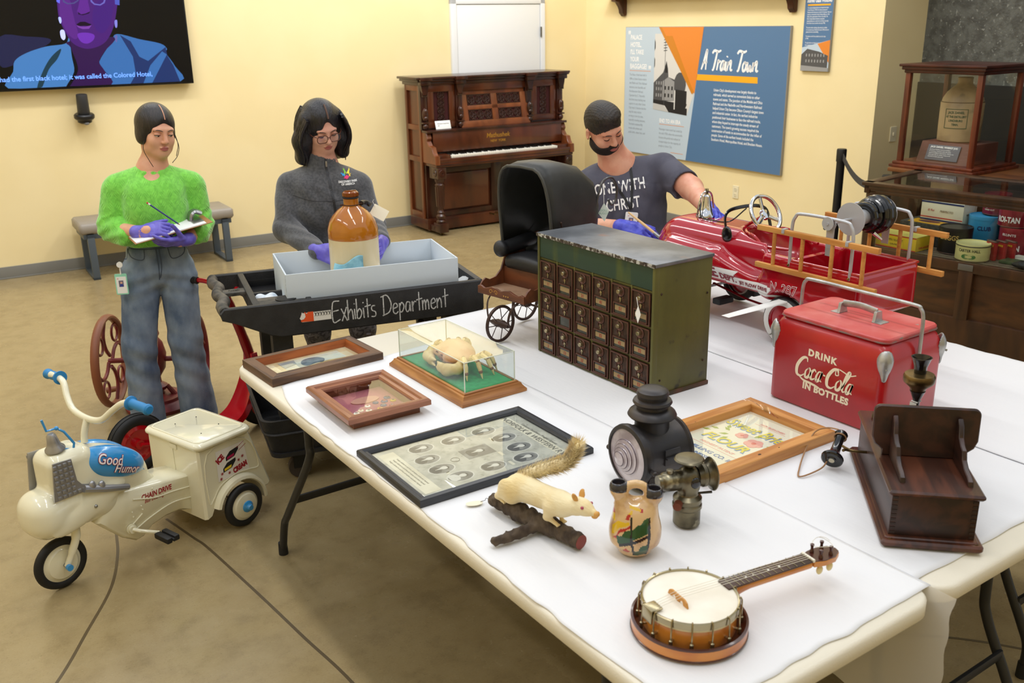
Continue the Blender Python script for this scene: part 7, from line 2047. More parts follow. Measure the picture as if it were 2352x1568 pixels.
pats = [(1, [(-0.040, 0.040), (-0.012, 0.052), (-0.010, 0.082), (-0.024, 0.076), (-0.032, 0.062), (-0.044, 0.060)]), (1, [(-0.008, 0.056), (0.030, 0.072), (0.030, 0.108), (0.020, 0.106), (0.014, 0.096), (0.004, 0.092), (-0.008, 0.080)]),
  (1, [(0.000, 0.010), (0.026, 0.014), (0.030, 0.044), (0.012, 0.042), (0.010, 0.030), (0.000, 0.026)]), (3, [(-0.052, 0.052), (-0.044, 0.060), (-0.036, 0.078), (-0.024, 0.082), (-0.012, 0.092), (-0.012, 0.086), (-0.024, 0.076), (-0.036, 0.070), (-0.044, 0.052)]),
  (2, [(-0.055, 0.058), (-0.048, 0.062), (-0.038, 0.080), (-0.014, 0.092), (-0.014, 0.098), (-0.040, 0.096), (-0.053, 0.080)]), (2, [(-0.055, 0.092), (-0.046, 0.092), (-0.048, 0.108), (-0.054, 0.106)]), (3, [(-0.054, 0.106), (-0.047, 0.108), (-0.050, 0.120)]),
  (3, [(-0.024, 0.104), (-0.016, 0.104), (-0.010, 0.116), (-0.018, 0.116)]), (2, [(-0.017, 0.115), (-0.009, 0.116), (-0.006, 0.124), (-0.012, 0.123)]), (2, [(-0.014, 0.128), (0.012, 0.122), (0.012, 0.127), (-0.014, 0.133)]), (3, [(0.010, 0.1215), (0.016, 0.1205), (0.016, 0.1275), (0.010, 0.1285)]),
  (0, [(-0.013, 0.110), (-0.008, 0.110), (-0.006, 0.060), (0.002, 0.010), (-0.004, 0.010), (-0.011, 0.055)]), (0, [(0.028, 0.108), (0.034, 0.108), (0.036, 0.060), (0.028, 0.010), (0.022, 0.012), (0.030, 0.06)]), (0, [(-0.036, 0.034), (0.032, 0.062), (0.032, 0.070), (-0.038, 0.042)]),
  (3, [(-0.030, 0.022), (-0.014, 0.018), (-0.012, 0.028), (-0.022, 0.034)])]
def inside(p, poly):
 x, y = p
 c = False
 n_ = len(poly)
 for i in range(n_):
  x1, y1 = poly[i]
  x2, y2 = poly[(i + 1) % n_]
  if (y1 > y) != (y2 > y) and x < (x2 - x1) * (y - y1) / (y2 - y1) + x1:
   c = not c
 return c
for f in vb.data.polygons:
 c = f.center
 if (c.z > 0.1615 and c.x < 0 and c.x < -0.022) or (c.z > 0.1495 and c.x > 0.024):
  f.material_index = 5
 elif f.normal.y < 0.1 and c.z < 0.14:
  for mi, pl in pats:
   if inside((c.x, c.z), pl):
    f.material_index = mi + 1
    break
# ---------------------------------------------------------------- banjo ukulele
bj = thing('banjo_ukulele', 'small banjo ukulele with white skin head and orange wooden resonator', 'banjo', (1.250, 1.188, 0.7475), -8.5)
m_bwood = mat('orange_maple', (212, 138, 56), r=0.28, c2=(192, 112, 42), ns=8, nd=7, st=(1, 1, 2), coat=0.4)
m_bdark = mat('dark_sunburst', (70, 30, 18), r=0.3, coat=0.3)
m_skin = mat('calf_skin', (238, 232, 218), r=0.55, c2=(226, 218, 200), ns=6)
MB().lathe([(0, 0), (0.114, 0), (0.120, 0.004), (0.121, 0.026), (0.118, 0.029)], 56, caps=False).build('resonator_rim', m_bwood, bj)
MB().torus(0.1195, 0.0025, 56, 8, T_(0, 0, 0.003)).build('lower_binding', m_bdark, bj)
MB().lathe([(0.121, 0.026), (0.121, 0.030), (0.116, 0.031), (0.110, 0.022), (0.090, 0.012), (0, 0.010)], 56, caps=False).build('resonator_dish', m_bdark, bj)
MB().lathe([(0.094, 0.010), (0.096, 0.012), (0.096, 0.060), (0.094, 0.062)], 56, caps=False).build('pot', m_bwood, bj)
MB().torus(0.098, 0.0028, 56, 8, T_(0, 0, 0.060)).build('bearing_ring', mat('cream_binding', (226, 214, 176), r=0.4), bj)
MB().lathe([(0.096, 0.062), (0.101, 0.062), (0.102, 0.076), (0.100, 0.078), (0.097, 0.077), (0.096, 0.062)], 56, caps=False).build('tension_hoop', m_nick, bj)
MB().lathe([(0.098, 0.0735), (0.0, 0.0738)], 56, caps=False).build('skin_head', m_skin, bj)
hk0 = None
for k in range(16):
 a = 2 * math.pi * (k + 0.5) / 16
 M = Matrix.Rotation(a, 4, 'Z')
 if hk0 is None:
  h = MB().tube([(0.0985, 0, 0.079), (0.1025, 0, 0.080), (0.105, 0, 0.074), (0.106, 0, 0.03)], 0.0017, 8)
  hk0 = h.build('hook', m_nick, bj)
  nt_ = MB().lathe([(0, 0.020), (0.003, 0.020), (0.0045, 0.025), (0.004, 0.034), (0.002, 0.036), (0, 0.036)], 10, T_(0.106, 0, 0)).box((0.101, 0, 0.031), (0.012, 0.006, 0.004), 0.001).build('hook_nut', m_nick, hk0)
  o = hk0
 else:
  o = hk0.copy()
  COL.objects.link(o)
  q = nt_.copy()
  COL.objects.link(q)
  q.parent = o
 o.matrix_local = M
b = MB()
b.prism([(-0.034, 0), (-0.020, 0), (-0.016, 0.008), (-0.008, 0.006), (-0.005, 0), (0.005, 0), (0.008, 0.006), (0.016, 0.008), (0.020, 0), (0.034, 0), (0.030, 0.010), (0.022, 0.0145), (-0.022, 0.0145), (-0.030, 0.010)], -0.0018, 0.0018, basis((-0.030, 0, 0.0740), (0, 1, 0), (0, 0, 1), (1, 0, 0)))
b.build('bridge', mat('maple_bridge', (200, 140, 60), r=0.45), bj)
tp = MB().b2((-0.104, -0.016, 0.077), (-0.078, 0.016, 0.081), 0.002).b2((-0.107, -0.016, 0.050), (-0.103, 0.016, 0.081), 0.002)
tp.build('tailpiece', m_nick, bj)
for k in range(4):
 y = -0.0105 + 0.007 * k
 MB().tube([(-0.082, y, 0.082), (-0.030, y * 1.1, 0.0888), (0.315, y * 0.95, 0.0815)], 0.0005, 5).build('string', mat('nylon_string', (222, 216, 200), r=0.3), bj)
nk = sdf_mesh('neck', [rbx((0.205, 0, 0.066), (0.115, 0.0175, 0.010), 0.008, '+', 0.01), cap((0.095, 0, 0.050), (0.13, 0, 0.064), 0.018, 0.010, '+', 0.015), rbx((0.2, 0, 0.10), (0.3, 0.1, 0.0265), 0.0, '-', 0.001)], 0.0025, m_bwood, bj)
MB().b2((0.085, -0.0185, 0.0735), (0.316, 0.0185, 0.0775), 0.001).build('fingerboard', mat('rosewood', (74, 48, 36), r=0.45, c2=(52, 34, 26), ns=20, st=(0.3, 3, 1)), bj)
fr0 = None
for k in range(13):
 x = 0.312 - 0.30 * (1 - 2 ** (-k / 12)) * 1.32
 if x < 0.09:
  break
 if fr0 is None:
  fr0 = MB().box((0, 0, 0.0782), (0.0014, 0.037, 0.0012)).build('fret', m_nick, bj)
  o = fr0
 else:
  o = fr0.copy()
  COL.objects.link(o)
 o.location = (x, 0, 0)
for x in (0.145, 0.165, 0.205, 0.235):
 MB().prism(circ(0.0028, 12), 0.0776, 0.0779, T_(x, 0, 0)).build('position_dot', mat('pearl', (226, 222, 210), r=0.3), bj)
MB().b2((0.314, -0.0195, 0.0735), (0.320, 0.0195, 0.0805), 0.001).build('nut', mat('bone_nut', (232, 226, 208), r=0.4), bj)
MB().prism([(0.318, -0.019), (0.345, -0.026), (0.375, -0.024), (0.398, -0.010), (0.402, 0.004), (0.39, 0.020), (0.36, 0.026), (0.335, 0.024), (0.318, 0.019)], 0.060, 0.0735, bev=0.002).build('peghead', m_bwood, bj)
MB().prism([(0.320, -0.018), (0.345, -0.025), (0.375, -0.023), (0.397, -0.0095), (0.400, 0.004), (0.389, 0.019), (0.36, 0.025), (0.335, 0.023), (0.320, 0.018)], 0.0735, 0.0755).build('peghead_veneer', m_bdark, bj)
for (x, y) in ((0.340, 0.014), (0.368, 0.014), (0.340, -0.014), (0.370, -0.013)):
 p_ = MB().lathe([(0, 0.0755), (0.005, 0.0755), (0.005, 0.080), (0.0032, 0.083), (0.0032, 0.090), (0.0045, 0.092), (0.0045, 0.096), (0, 0.097)], 12, T_(x, y, 0)).build('tuning_post', m_bdark, bj)
 MB().ball((x, y, 0.046), (0.009, 0.005, 0.011), 12, 8).cyl((x, y, 0.050), (x, y, 0.062), 0.003, n=8).build('peg_button', mat('ivoroid', (226, 208, 150), r=0.3), p_)
MB().tube([(0.36 + 0.022 * math.cos(k * 0.5), 0.004 + 0.022 * math.sin(k * 0.5), 0.098 + 0.004 * math.sin(k * 0.9)) for k in range(16)], 0.0006, 5).build('loose_string', mat('nylon_string', (222, 216, 200)), bj)
# ---------------------------------------------------------------- white squirrel on a branch
m_bark = mat('grey_bark', (92, 78, 62), r=0.85, c2=(62, 50, 40), ns=30, nd=8, lo=0.38, hi=0.62, bump=1.0, bs=55)
m_fur = mat('cream_fur', (242, 228, 188), r=0.9, c2=(232, 208, 150), ns=10, nd=6, bump=0.6, bs=140, bst=(0.4, 1, 1), sheen=0.3)
bq = thing('tree_branch', 'forked grey bark branch with a red cut end under the white squirrel', 'branch', (1.209, 1.857, 0.7475), -80)
sdf_mesh('branch', [cap((0.0, 0.002, 0.022), (0.10, -0.004, 0.022), 0.017, 0.019, '+', 0.01), cap((0.10, -0.004, 0.022), (0.20, 0.004, 0.022), 0.019, 0.0215, '+', 0.015), cap((0.20, 0.004, 0.022), (0.30, 0.0, 0.021), 0.021, 0.0195, '+', 0.015),
     cap((0.17, -0.008, 0.02), (0.15, -0.10, 0.014), 0.016, 0.0115, '+', 0.012), cap((0.15, -0.10, 0.014), (0.14, -0.13, 0.013), 0.0115, 0.0115, '+', 0.01), ell((0.10, 0.0, 0.042), (0.014, 0.012, 0.010), '+', 0.012), ell((0.02, -0.012, 0.03), (0.012, 0.01, 0.012), '+', 0.01), ell((0.135, 0.004, 0.042), (0.010, 0.010, 0.008), '+', 0.01)],
 0.0032, m_bark, bq, fn=lambda D, X, Y, Z: np.maximum(np.maximum(D + 0.0022 * np.sin(X * 210 + Y * 60) * np.sin(Y * 170 + Z * 190 + X * 40) + 0.0012 * np.sin(X * 620 + Z * 420), X - 0.302), 0.0008 - Z))
MB().prism(circ(0.0185, 22, 0, 0, 0.95), 0, 0.0012, look((0.3015, 0, 0.021), (1, 0, 0))).build('cut_end', mat('red_cut_wood', (132, 46, 30), r=0.4, c2=(90, 30, 22), ns=24), bq)
sq = thing('white_squirrel', 'stuffed white squirrel climbing along the forked branch', 'squirrel', (1.209, 1.857, 0.7475), -80)
sb = [ell((0.095, 0.012, 0.088), (0.055, 0.034, 0.036), '+', 0.02, rot3(ry=-8)), ell((0.165, 0.008, 0.092), (0.058, 0.029, 0.032), '+', 0.025, rot3(ry=-4)), ell((0.225, 0.006, 0.094), (0.040, 0.027, 0.031), '+', 0.025),
 cap((0.235, 0.004, 0.098), (0.285, 0.0, 0.110), 0.026, 0.0215, '+', 0.02), ell((0.305, 0.0, 0.118), (0.030, 0.0195, 0.0205), '+', 0.012, rot3(ry=6)), cap((0.315, 0, 0.115), (0.342, 0, 0.114), 0.0135, 0.008, '+', 0.010)]
for s in (-1, 1):
 sb += [ell((0.070, 0.010 + s * 0.024, 0.078), (0.036, 0.017, 0.032), '+', 0.012, rot3(ry=20)), cap((0.05, 0.010 + s * 0.026, 0.068), (0.030, 0.004 + s * 0.018, 0.052), 0.013, 0.0085, '+', 0.008), cap((0.030, 0.004 + s * 0.018, 0.052), (0.044, 0.002 + s * 0.014, 0.043), 0.007, 0.0055, '+', 0.006),
 cap((0.215, 0.006 + s * 0.022, 0.088), (0.208, 0.004 + s * 0.024, 0.062), 0.0155, 0.010, '+', 0.012), cap((0.208, 0.004 + s * 0.024, 0.062), (0.224, 0.004 + s * 0.012, 0.046), 0.0075, 0.005, '+', 0.006)]
 for k in (-1, 0, 1):
  sb += [cap((0.044, 0.002 + s * 0.014, 0.043), (0.056, 0.002 + s * 0.014 + k * 0.006, 0.0405), 0.0035, 0.0022, '+', 0.003), cap((0.224, 0.004 + s * 0.012, 0.046), (0.236, 0.004 + s * 0.012 + k * 0.005, 0.0425), 0.0035, 0.0022, '+', 0.003)]
sbm = sdf_mesh('body', sb, 0.0026, m_fur, sq)
m_sear = mat('tan_ear_skin', (214, 160, 84), r=0.6)
for s in (-1, 1):
 sdf_mesh('ear', [ell((0.292, s * 0.013, 0.141), (0.009, 0.004, 0.013), '+', 0.004, rot3(rx=-s * 18)), ell((0.296, s * 0.0165, 0.141), (0.005, 0.003, 0.009), '-', 0.002)], 0.0014, m_sear, sq)
 MB().ball((0.318, s * 0.0165, 0.125), 0.0042, 12, 8).build('eye', mat('pink_eye', (176, 70, 96), r=0.1, coat=0.5), sq)
sdf_mesh('nose', [ell((0.349, 0, 0.114), (0.007, 0.008, 0.007), '+', 0.003), ell((0.343, 0, 0.106), (0.008, 0.008, 0.005), '+', 0.004)], 0.0014, m_sear, sq)
tp_ = catmull([(0.055, 0.014, 0.085), (0.095, 0.03, 0.118), (0.16, 0.042, 0.155), (0.21, 0.046, 0.185), (0.235, 0.046, 0.215), (0.25, 0.044, 0.248)], 6)
tr_ = [0.012 + 0.016 * math.sin(math.pi * min(1, (i + 4) / (len(tp_) + 5))) for i in range(len(tp_))]
tl = MB().tube(tp_, [0.55 * r for r in tr_[:-3]] + [0.006, 0.004, 0.002], 14).build('tail', m_fur, sq)
hb = MB()
rt = random.Random(5)
for i in range(2600):
 k = rt.randrange(2, len(tp_) - 1)
 p = Vector(tp_[k])
 t = (Vector(tp_[k + 1 if k + 1 < len(tp_) else k]) - Vector(tp_[k - 1])).normalized()
 a = frame_axes(t)
 th = rt.uniform(0, 6.283)
 nrm = a[0] * math.cos(th) + a[1] * math.sin(th)
 q = p + nrm * tr_[k] * 0.5
 e_ = q + (nrm * rt.uniform(0.5, 1.0) + t * rt.uniform(0.8, 1.6)).normalized() * rt.uniform(0.014, 0.030)
 sd = t.cross(nrm) * 0.0011
 hb.add([tuple(q - sd), tuple(q + sd), tuple(e_)], [(0, 1, 2)])
hbo = hb.build('tail_hair', m_fur, tl, smooth=False)
hbo['kind'] = 'stuff'
tg = MB().prism([p[:2] for p in catmull([(-0.02, -0.006), (0.0, -0.012), (0.02, -0.006), (0.022, 0.008), (0.0, 0.013), (-0.02, 0.008)], 4, True)], 0, 0.0008).build('paper_tag', mat('cream_card', (236, 228, 204), r=0.8))
tg.matrix_world = T_(1.178, 1.905, 0.749, rz=-20)
tag(tg, 'small cream tag lying by the left end of the branch', 'tag')
MB().tube(catmull([(0.018, 0.004, 0.001), (0.03, 0.0, 0.006), (0.034, 0.012, 0.004), (0.04, -0.006, 0.012)], 5), 0.0007, 5).build('string', m_inkblk, tg)
# ---------------------------------------------------------------- red fire engine pedal car
m_fred = mat('fire_red', (172, 16, 34), r=0.13, coat=0.6)
m_tube = mat('grey_tube', (186, 188, 192), r=0.35, m=0.3)
m_lad = mat('ladder_wood', (206, 146, 72), r=0.5, c2=(184, 120, 52), ns=14, st=(3, 0.4, 3))
fc = thing('fire_engine_pedal_car', 'red fire engine pedal car with wooden ladders and hose reel', 'pedal car', (3.0, 2.45, 0.7475))
hull = [rbx((0, 0.24, 0.285), (0.145, 0.34, 0.105), 0.085, '+', 0.02), ell((0, 0.50, 0.275), (0.135, 0.15, 0.085), '+', 0.05), rbx((0, -0.27, 0.255), (0.176, 0.225, 0.088), 0.018, '+', 0.02),
  rbx((0, 0.08, 0.215), (0.172, 0.50, 0.040), 0.025, '+', 0.02), cap((0, 0.58, 0.25), (0, 0.60, 0.25), 0.07, 0.06, '+', 0.04)]
for s in (-1, 1):
 hull += [cap((s * 0.150, 0.46, 0.270), (s * 0.155, 0.20, 0.265), 0.052, 0.048, '+', 0.02), cap((s * 0.155, 0.20, 0.265), (s * 0.160, -0.02, 0.215), 0.046, 0.026, '+', 0.02), ell((s * 0.165, -0.16, 0.225), (0.030, 0.115, 0.080), '+', 0.015)]
hull += [ell((0, 0.005, 0.40), (0.112, 0.175, 0.175), '-', 0.012), rbx((0, -0.12, 0.36), (0.128, 0.10, 0.135), 0.03, '-', 0.012), rbx((0, -0.335, 0.345), (0.163, 0.148, 0.115), 0.012, '-', 0.008), rbx((0, 0.05, 0.12), (0.145, 0.52, 0.075), 0.03, '-', 0.01),
 ell((-0.19, -0.175, 0.095), (0.06, 0.115, 0.118), '-', 0.01), ell((0.19, -0.175, 0.095), (0.06, 0.115, 0.118), '-', 0.01), ell((-0.19, 0.36, 0.095), (0.06, 0.115, 0.118), '-', 0.01), ell((0.19, 0.36, 0.095), (0.06, 0.115, 0.118), '-', 0.01)]
sdf_mesh('car_body', hull, 0.0058, m_fred, fc)
rm = MB()
rm.tube([(-0.170, -0.19, 0.338), (-0.170, -0.488, 0.340), (0.170, -0.488, 0.340), (0.170, -0.19, 0.338)], 0.006, 8)
rm.tube(catmull([(p[0], p[1], 0.352 + (0.028 if p[1] > 0.05 else 0.0) + 0.02 * max(0, p[1])) for p in [(0.11 * math.cos(R_(a)), 0.165 * math.sin(R_(a)) + 0.0) for a in range(-40, 221, 20)]], 3), 0.006, 8)
rm.build('body_rim', m_fred, fc)
MB().b2((-0.145, -0.4955, 0.195), (0.145, -0.4915, 0.305), 0.008).build('tail_panel', m_fred, fc)
MB().prism([(-0.12, 0), (0.12, 0), (0.10, 0.075), (0.07, 0.095), (-0.07, 0.095), (-0.10, 0.075)], -0.008, 0.008, basis((0, -0.135, 0.235), (1, 0, 0), (0, -0.2, 0.98), (0, -0.98, -0.2))).build('seat_back', m_fred, fc)
for s in (-1, 1):
 for x in (-0.10, 0.0, 0.10):
  MB().box((s * 0.1775, -0.33 + x, 0.225), (0.002, 0.06, 0.05), 0.012).build('pressed_panel', m_fred, fc)
for y in (-0.175, 0.36):
 for s in (-1, 1):
  M = basis((s * 0.168, y, 0.097), (0, -s, 0), (0, 0, 1), (s, 0, 0))
  t = MB().torus(0.082, 0.015, 40, 10, M, sq=1.2).build('wheel_tyre', m_rub, fc)
  MB().lathe([(0.062, -0.012), (0.088, 0.012), (0.086, 0.0185), (0.072, 0.0205), (0.064, 0.018)], 36, M, caps=False).build('white_wall', mat('tyre_white', (226, 224, 218), r=0.5), t)
  MB().lathe([(0.066, 0.014), (0.060, 0.008), (0.03, 0.010), (0.025, 0.022), (0.0, 0.026)], 32, M, caps=False).build('wheel_disc', m_fred, t)
 MB().cyl((-0.17, y, 0.097), (0.17, y, 0.097), 0.006, n=10).build('axle', m_steel, fc)
MSw = look((0, 0.095, 0.452), (0.0, -0.86, 0.50), (1, 0, 0))
sw = MB().torus(0.078, 0.0085, 40, 12, MSw).build('steering_wheel', m_chrome, fc)
b = MB()
for a in (90, 210, 330):
 b.tube([(0.015 * math.cos(R_(a)), 0.015 * math.sin(R_(a)), -0.008), (0.075 * math.cos(R_(a)), 0.075 * math.sin(R_(a)), 0)], 0.010, 8, M=MSw, sq=0.4)
b.lathe([(0, 0.006), (0.018, 0.002), (0.024, -0.010), (0, -0.012)], 20, MSw)
b.build('wheel_spokes', m_chrome, sw)
MB().tube([(0, 0.10, 0.445), (0, 0.20, 0.385)], 0.007, 8).build('steering_column', m_fred, fc)
MB().tube(catmull([(-0.125, 0.165, 0.352), (-0.13, 0.185, 0.40), (-0.118, 0.20, 0.445), (-0.06, 0.215, 0.462), (0.06, 0.215, 0.462), (0.118, 0.20, 0.445), (0.13, 0.185, 0.40), (0.125, 0.165, 0.352)], 5), 0.0075, 8, sq=0.5).build('windshield_frame', m_bake, fc)
MB().ball((-0.133, 0.175, 0.372), (0.008, 0.028, 0.034), 12, 8).build('frame_foot', m_bake, fc)
MB().tube(catmull([(-0.03, 0.43, 0.46), (-0.05, 0.40, 0.40), (-0.06, 0.33, 0.398), (-0.05, 0.24, 0.405), (0.02, 0.215, 0.455)], 5), 0.003, 6).build('bell_cord', m_bake, fc)
bb = MB().lathe([(0, 0.095), (0.010, 0.095), (0.017, 0.088), (0.021, 0.05), (0.030, 0.022), (0.040, 0.008), (0.041, 0.0), (0.036, 0.0), (0, 0.02)], 32, T_(0, 0.425, 0.392)).build('bell', m_chrome, fc)
MB().tube(catmull([(-0.046, 0.425, 0.388), (-0.045, 0.425, 0.43), (-0.03, 0.425, 0.485), (0, 0.425, 0.50), (0.03, 0.425, 0.485), (0.045, 0.425, 0.43), (0.046, 0.425, 0.388)], 5), 0.004, 8, sq=1.0).cyl((0, 0.425, 0.48), (0, 0.425, 0.512), 0.008, n=10).build('bell_yoke', m_chrome, bb)
b = MB()
for (x0, y0, x1, y1) in ((-0.06, 0.37, -0.02, 0.40), (-0.03, 0.345, 0.02, 0.37), (-0.06, 0.335, -0.03, 0.35), (0.0, 0.37, 0.05, 0.385)):
 b.prism([(x0, y0), (x1, y1 - 0.008), (x1 + 0.008, y1), (x0 + 0.006, y0 + 0.008)], 0.3875, 0.3905)
b.build('hood_flash', mat('flash_white', (238, 236, 232)), fc)
for s in (-1, 1):
 b = MB().tube(catmull([(s * 0.172, -0.180, 0.315), (s * 0.172, -0.180, 0.46), (s * 0.172, -0.192, 0.505), (s * 0.172, -0.225, 0.520), (s * 0.172, -0.40, 0.520), (s * 0.172, -0.435, 0.505), (s * 0.172, -0.447, 0.46), (s * 0.172, -0.447, 0.315)], 5), 0.0062, 10)
 hp = b.build('ladder_hoop', m_tube, fc)
 for y in (-0.180, -0.447):
  MB().ball((s * 0.180, y, 0.322), 0.005, 8, 5).build('bolt', m_brass, hp)
 x = s * 0.200
 for z in (0.448, 0.305):
  MB().b2((x - 0.009, -0.575, z - 0.010), (x + 0.009, -0.045, z + 0.010), 0.002).build('ladder_rail', m_lad, fc)
 for k in range(4):
  y = -0.125 - 0.130 * k
  MB().cyl((x, y, 0.305), (x, y, 0.448), 0.0075, n=12).build('ladder_rung', m_lad, fc)
 for y in (-0.17, -0.45):
  MB().b2((x - 0.012, y - 0.006, 0.444), (x + 0.012, y + 0.006, 0.4615), 0.001).build('ladder_clip', m_tube, fc)
MR = basis((0.02, -0.345, 0.505), (0, 1, 0), (0, 0, 1), (1, 0, 0))
for x in (-0.075, 0.115):
 MB().lathe([(0, -0.0015), (0.060, -0.0015), (0.060, 0.0015), (0, 0.0015)], 36, MR @ T_(0, 0, x)).build('reel_disc', m_tube, fc)
MB().cyl((-0.055, -0.345, 0.505), (0.135, -0.345, 0.505), 0.028, n=24).build('reel_drum', m_tube, fc)
MB().cyl((-0.19, -0.345, 0.505), (0.19, -0.345, 0.505), 0.0055, n=10).build('reel_axle', m_tube, fc)
pts = []
for i in range(150):
 a = 2 * math.pi * i / 20
 rr_ = 0.040 + 0.004 * math.sin(i * 0.07) + (0.017 if i > 80 else 0)
 xx_ = (-0.005 + 0.10 * i / 80) if i <= 80 else (0.105 - 0.075 * (i - 80) / 70)
 pts.append((rr_ * math.cos(a), rr_ * math.sin(a), xx_))
MB().tube(pts, 0.0125, 10, M=MR).build('hose', mat('black_hose', (16, 16, 18), r=0.18, coat=0.4), fc)
MB().cyl((0.03, -0.385, 0.450), (0.055, -0.405, 0.425), 0.008, 0.005, n=12).build('hose_nozzle', m_chrome, fc)
for s in (-1, 1):
 MB().prism([(-0.014, 0.0), (0.014, 0.0), (0.016, 0.10), (0.022, 0.115), (0.016, 0.13), (-0.016, 0.13), (-0.022, 0.115), (-0.016, 0.10)], -0.002, 0.002, basis((s * 0.166, -0.345, 0.385), (0, 1, 0), (0, 0, 1), (1, 0, 0))).build('reel_bracket', m_tube, fc)
ck = MB().lathe([(0, -0.0015), (0.024, -0.0015), (0.024, 0.0015), (0, 0.0015)], 24, MR @ T_(0, 0, -0.205)).build('crank_disc', m_tube, fc)
MB().cyl((-0.185, -0.335, 0.488), (-0.125, -0.325, 0.480), 0.0075, n=12).build('crank_grip', m_rub, ck)
for s in (-1, 1):
 MB().tube([(s * 0.06, 0.30, 0.13), (s * 0.07, 0.10, 0.105), (s * 0.08, -0.17, 0.095)], 0.008, 6, sq=0.5).build('push_rod', mat('fire_dark_red', (120, 12, 26), r=0.25), fc)
 MB().box((s * 0.105, 0.20, 0.085), (0.085, 0.042, 0.026), 0.006).build('pedal', m_rub, fc)
# ---------------------------------------------------------------- doll buggy
m_bug = mat('brown_buggy_wood', (112, 62, 36), r=0.45, c2=(78, 42, 26), ns=10, nd=7, st=(2, 0.5, 2))
m_bugt = mat('worn_seat_board', (150, 118, 92), r=0.6, c2=(128, 96, 72), ns=8)
m_iron = mat('brown_iron', (66, 48, 42), r=0.5, m=0.4)
m_cloth = mat('black_oilcloth', (44, 45, 44), r=0.5, c2=(34, 35, 34), ns=8, bump=0.5, bs=14)
m_lth = mat('black_leather_pad', (30, 31, 34), r=0.5, bump=0.5, bs=30)
bg = thing('doll_buggy', 'antique doll buggy with black folding hood and wooden seat', 'doll buggy', (1.985, 2.972, 0.7475), 9)
def spoke_wheel(x, y, r, axlen):
 M = basis((x, y, r), (1, 0, 0), (0, 0, 1), (0, -1, 0))
 w = MB().torus(r - 0.006, 0.006, 36, 8, M, sq=1.2).build('wheel_rim', m_iron, bg)
 sp = MB()
 for k in range(8):
  a = math.pi * k / 4
  sp.cyl((0.01 * math.cos(a), 0.01 * math.sin(a), 0.012 * (-1) ** k), ((r - 0.008) * math.cos(a), (r - 0.008) * math.sin(a), 0), 0.0018, n=6, M=M)
 sp.build('spokes', m_iron, w)
 MB().lathe([(0, -axlen), (0.008, -axlen), (0.010, -axlen * 0.9), (0.014, -axlen * 0.5), (0.017, -axlen * 0.3), (0.014, 0), (0.017, axlen * 0.3), (0.014, axlen * 0.5), (0.010, axlen * 0.9), (0.008, axlen), (0, axlen)], 20, M).build('hub', m_iron, w)
spoke_wheel(0.0, 0.0, 0.076, 0.048)
spoke_wheel(0.27, 0.135, 0.076, 0.03)
spoke_wheel(0.27, -0.125, 0.076, 0.03)
for s in (-1, 1):
 MB().tube(catmull([(0.0, s * 0.055, 0.07), (-0.012, s * 0.058, 0.10), (-0.002, s * 0.07, 0.15), (0.035, s * 0.085, 0.18)], 6), 0.0055, 8, sq=0.45).build('front_fork', m_iron, bg)
MB().cyl((0, -0.06, 0.076), (0, 0.06, 0.076), 0.004, n=8).build('front_axle', m_iron, bg)
MB().cyl((0.27, -0.14, 0.076), (0.27, 0.15, 0.076), 0.005, n=8).build('rear_axle', m_iron, bg)
for s in (-1, 1):
 MB().tube(catmull([(0.27, s * 0.10, 0.076), (0.25, s * 0.105, 0.12), (0.20, s * 0.11, 0.175)], 5), 0.005, 8).build('rear_spring', m_iron, bg)
MB().b2((0.015, -0.125, 0.182), (0.33, 0.125, 0.192), 0.002).build('floor_board', m_bugt, bg)
wave = [(-0.132, 0.0), (0.132, 0.0), (0.132, 0.030), (0.115, 0.034), (0.095, 0.026), (0.075, 0.030), (0.05, 0.038), (0.02, 0.034), (0.0, 0.028), (-0.02, 0.034), (-0.05, 0.038), (-0.075, 0.030), (-0.095, 0.026), (-0.115, 0.034), (-0.132, 0.030)]
fb_ = MB().prism(wave, 0, 0.009, basis((0.012, 0, 0.178), (0, -1, 0), (0, 0, 1), (-1, 0, 0)), bev=0.001).build('front_board', m_bug, bg)
sc_ = MB()
for cx_, q in ((-0.055, 1), (-0.025, -1)):
 sc_.ribbon([(cx_ + q * (0.011 - 0.0007 * k) * math.cos(k * 0.55), 0.018 + (0.011 - 0.0007 * k) * math.sin(k * 0.55)) for k in range(13)], 0.002, basis((0.0026, 0, 0.178), (0, -1, 0), (0, 0, 1), (-1, 0, 0)))
for k in range(3):
 sc_.prism(circ(0.003, 10, 0.02 + 0.012 * k, 0.014), 0, 0.0006, basis((0.0026, 0, 0.178), (0, -1, 0), (0, 0, 1), (-1, 0, 0)))
sc_.build('gold_scroll', mat('gold_paint', (190, 140, 60), r=0.4), fb_)
side_ = [(0.0, 0.0), (0.33, 0.0), (0.33, 0.20), (0.16, 0.165), (0.135, 0.12), (0.115, 0.075), (0.085, 0.05), (0.05, 0.045), (0.03, 0.055), (0.012, 0.045), (0.0, 0.03)]
for s in (-1, 1):
 MB().prism(side_, -0.004, 0.004, basis((0.012, s * 0.128, 0.178), (1, 0, 0), (0, 0, 1), (0, -1, 0)), bev=0.001).build('side_board', m_bug, bg)
MB().b2((0.14, -0.122, 0.192), (0.15, 0.122, 0.265), 0.002).build('seat_riser', m_bug, bg)
sdf_mesh('seat_cushion', [rbx((0.215, 0, 0.285), (0.085, 0.118, 0.028), 0.022, '+', 0.01), ell((0.20, 0, 0.30), (0.06, 0.08, 0.025), '+', 0.02)], 0.006, m_lth, bg)
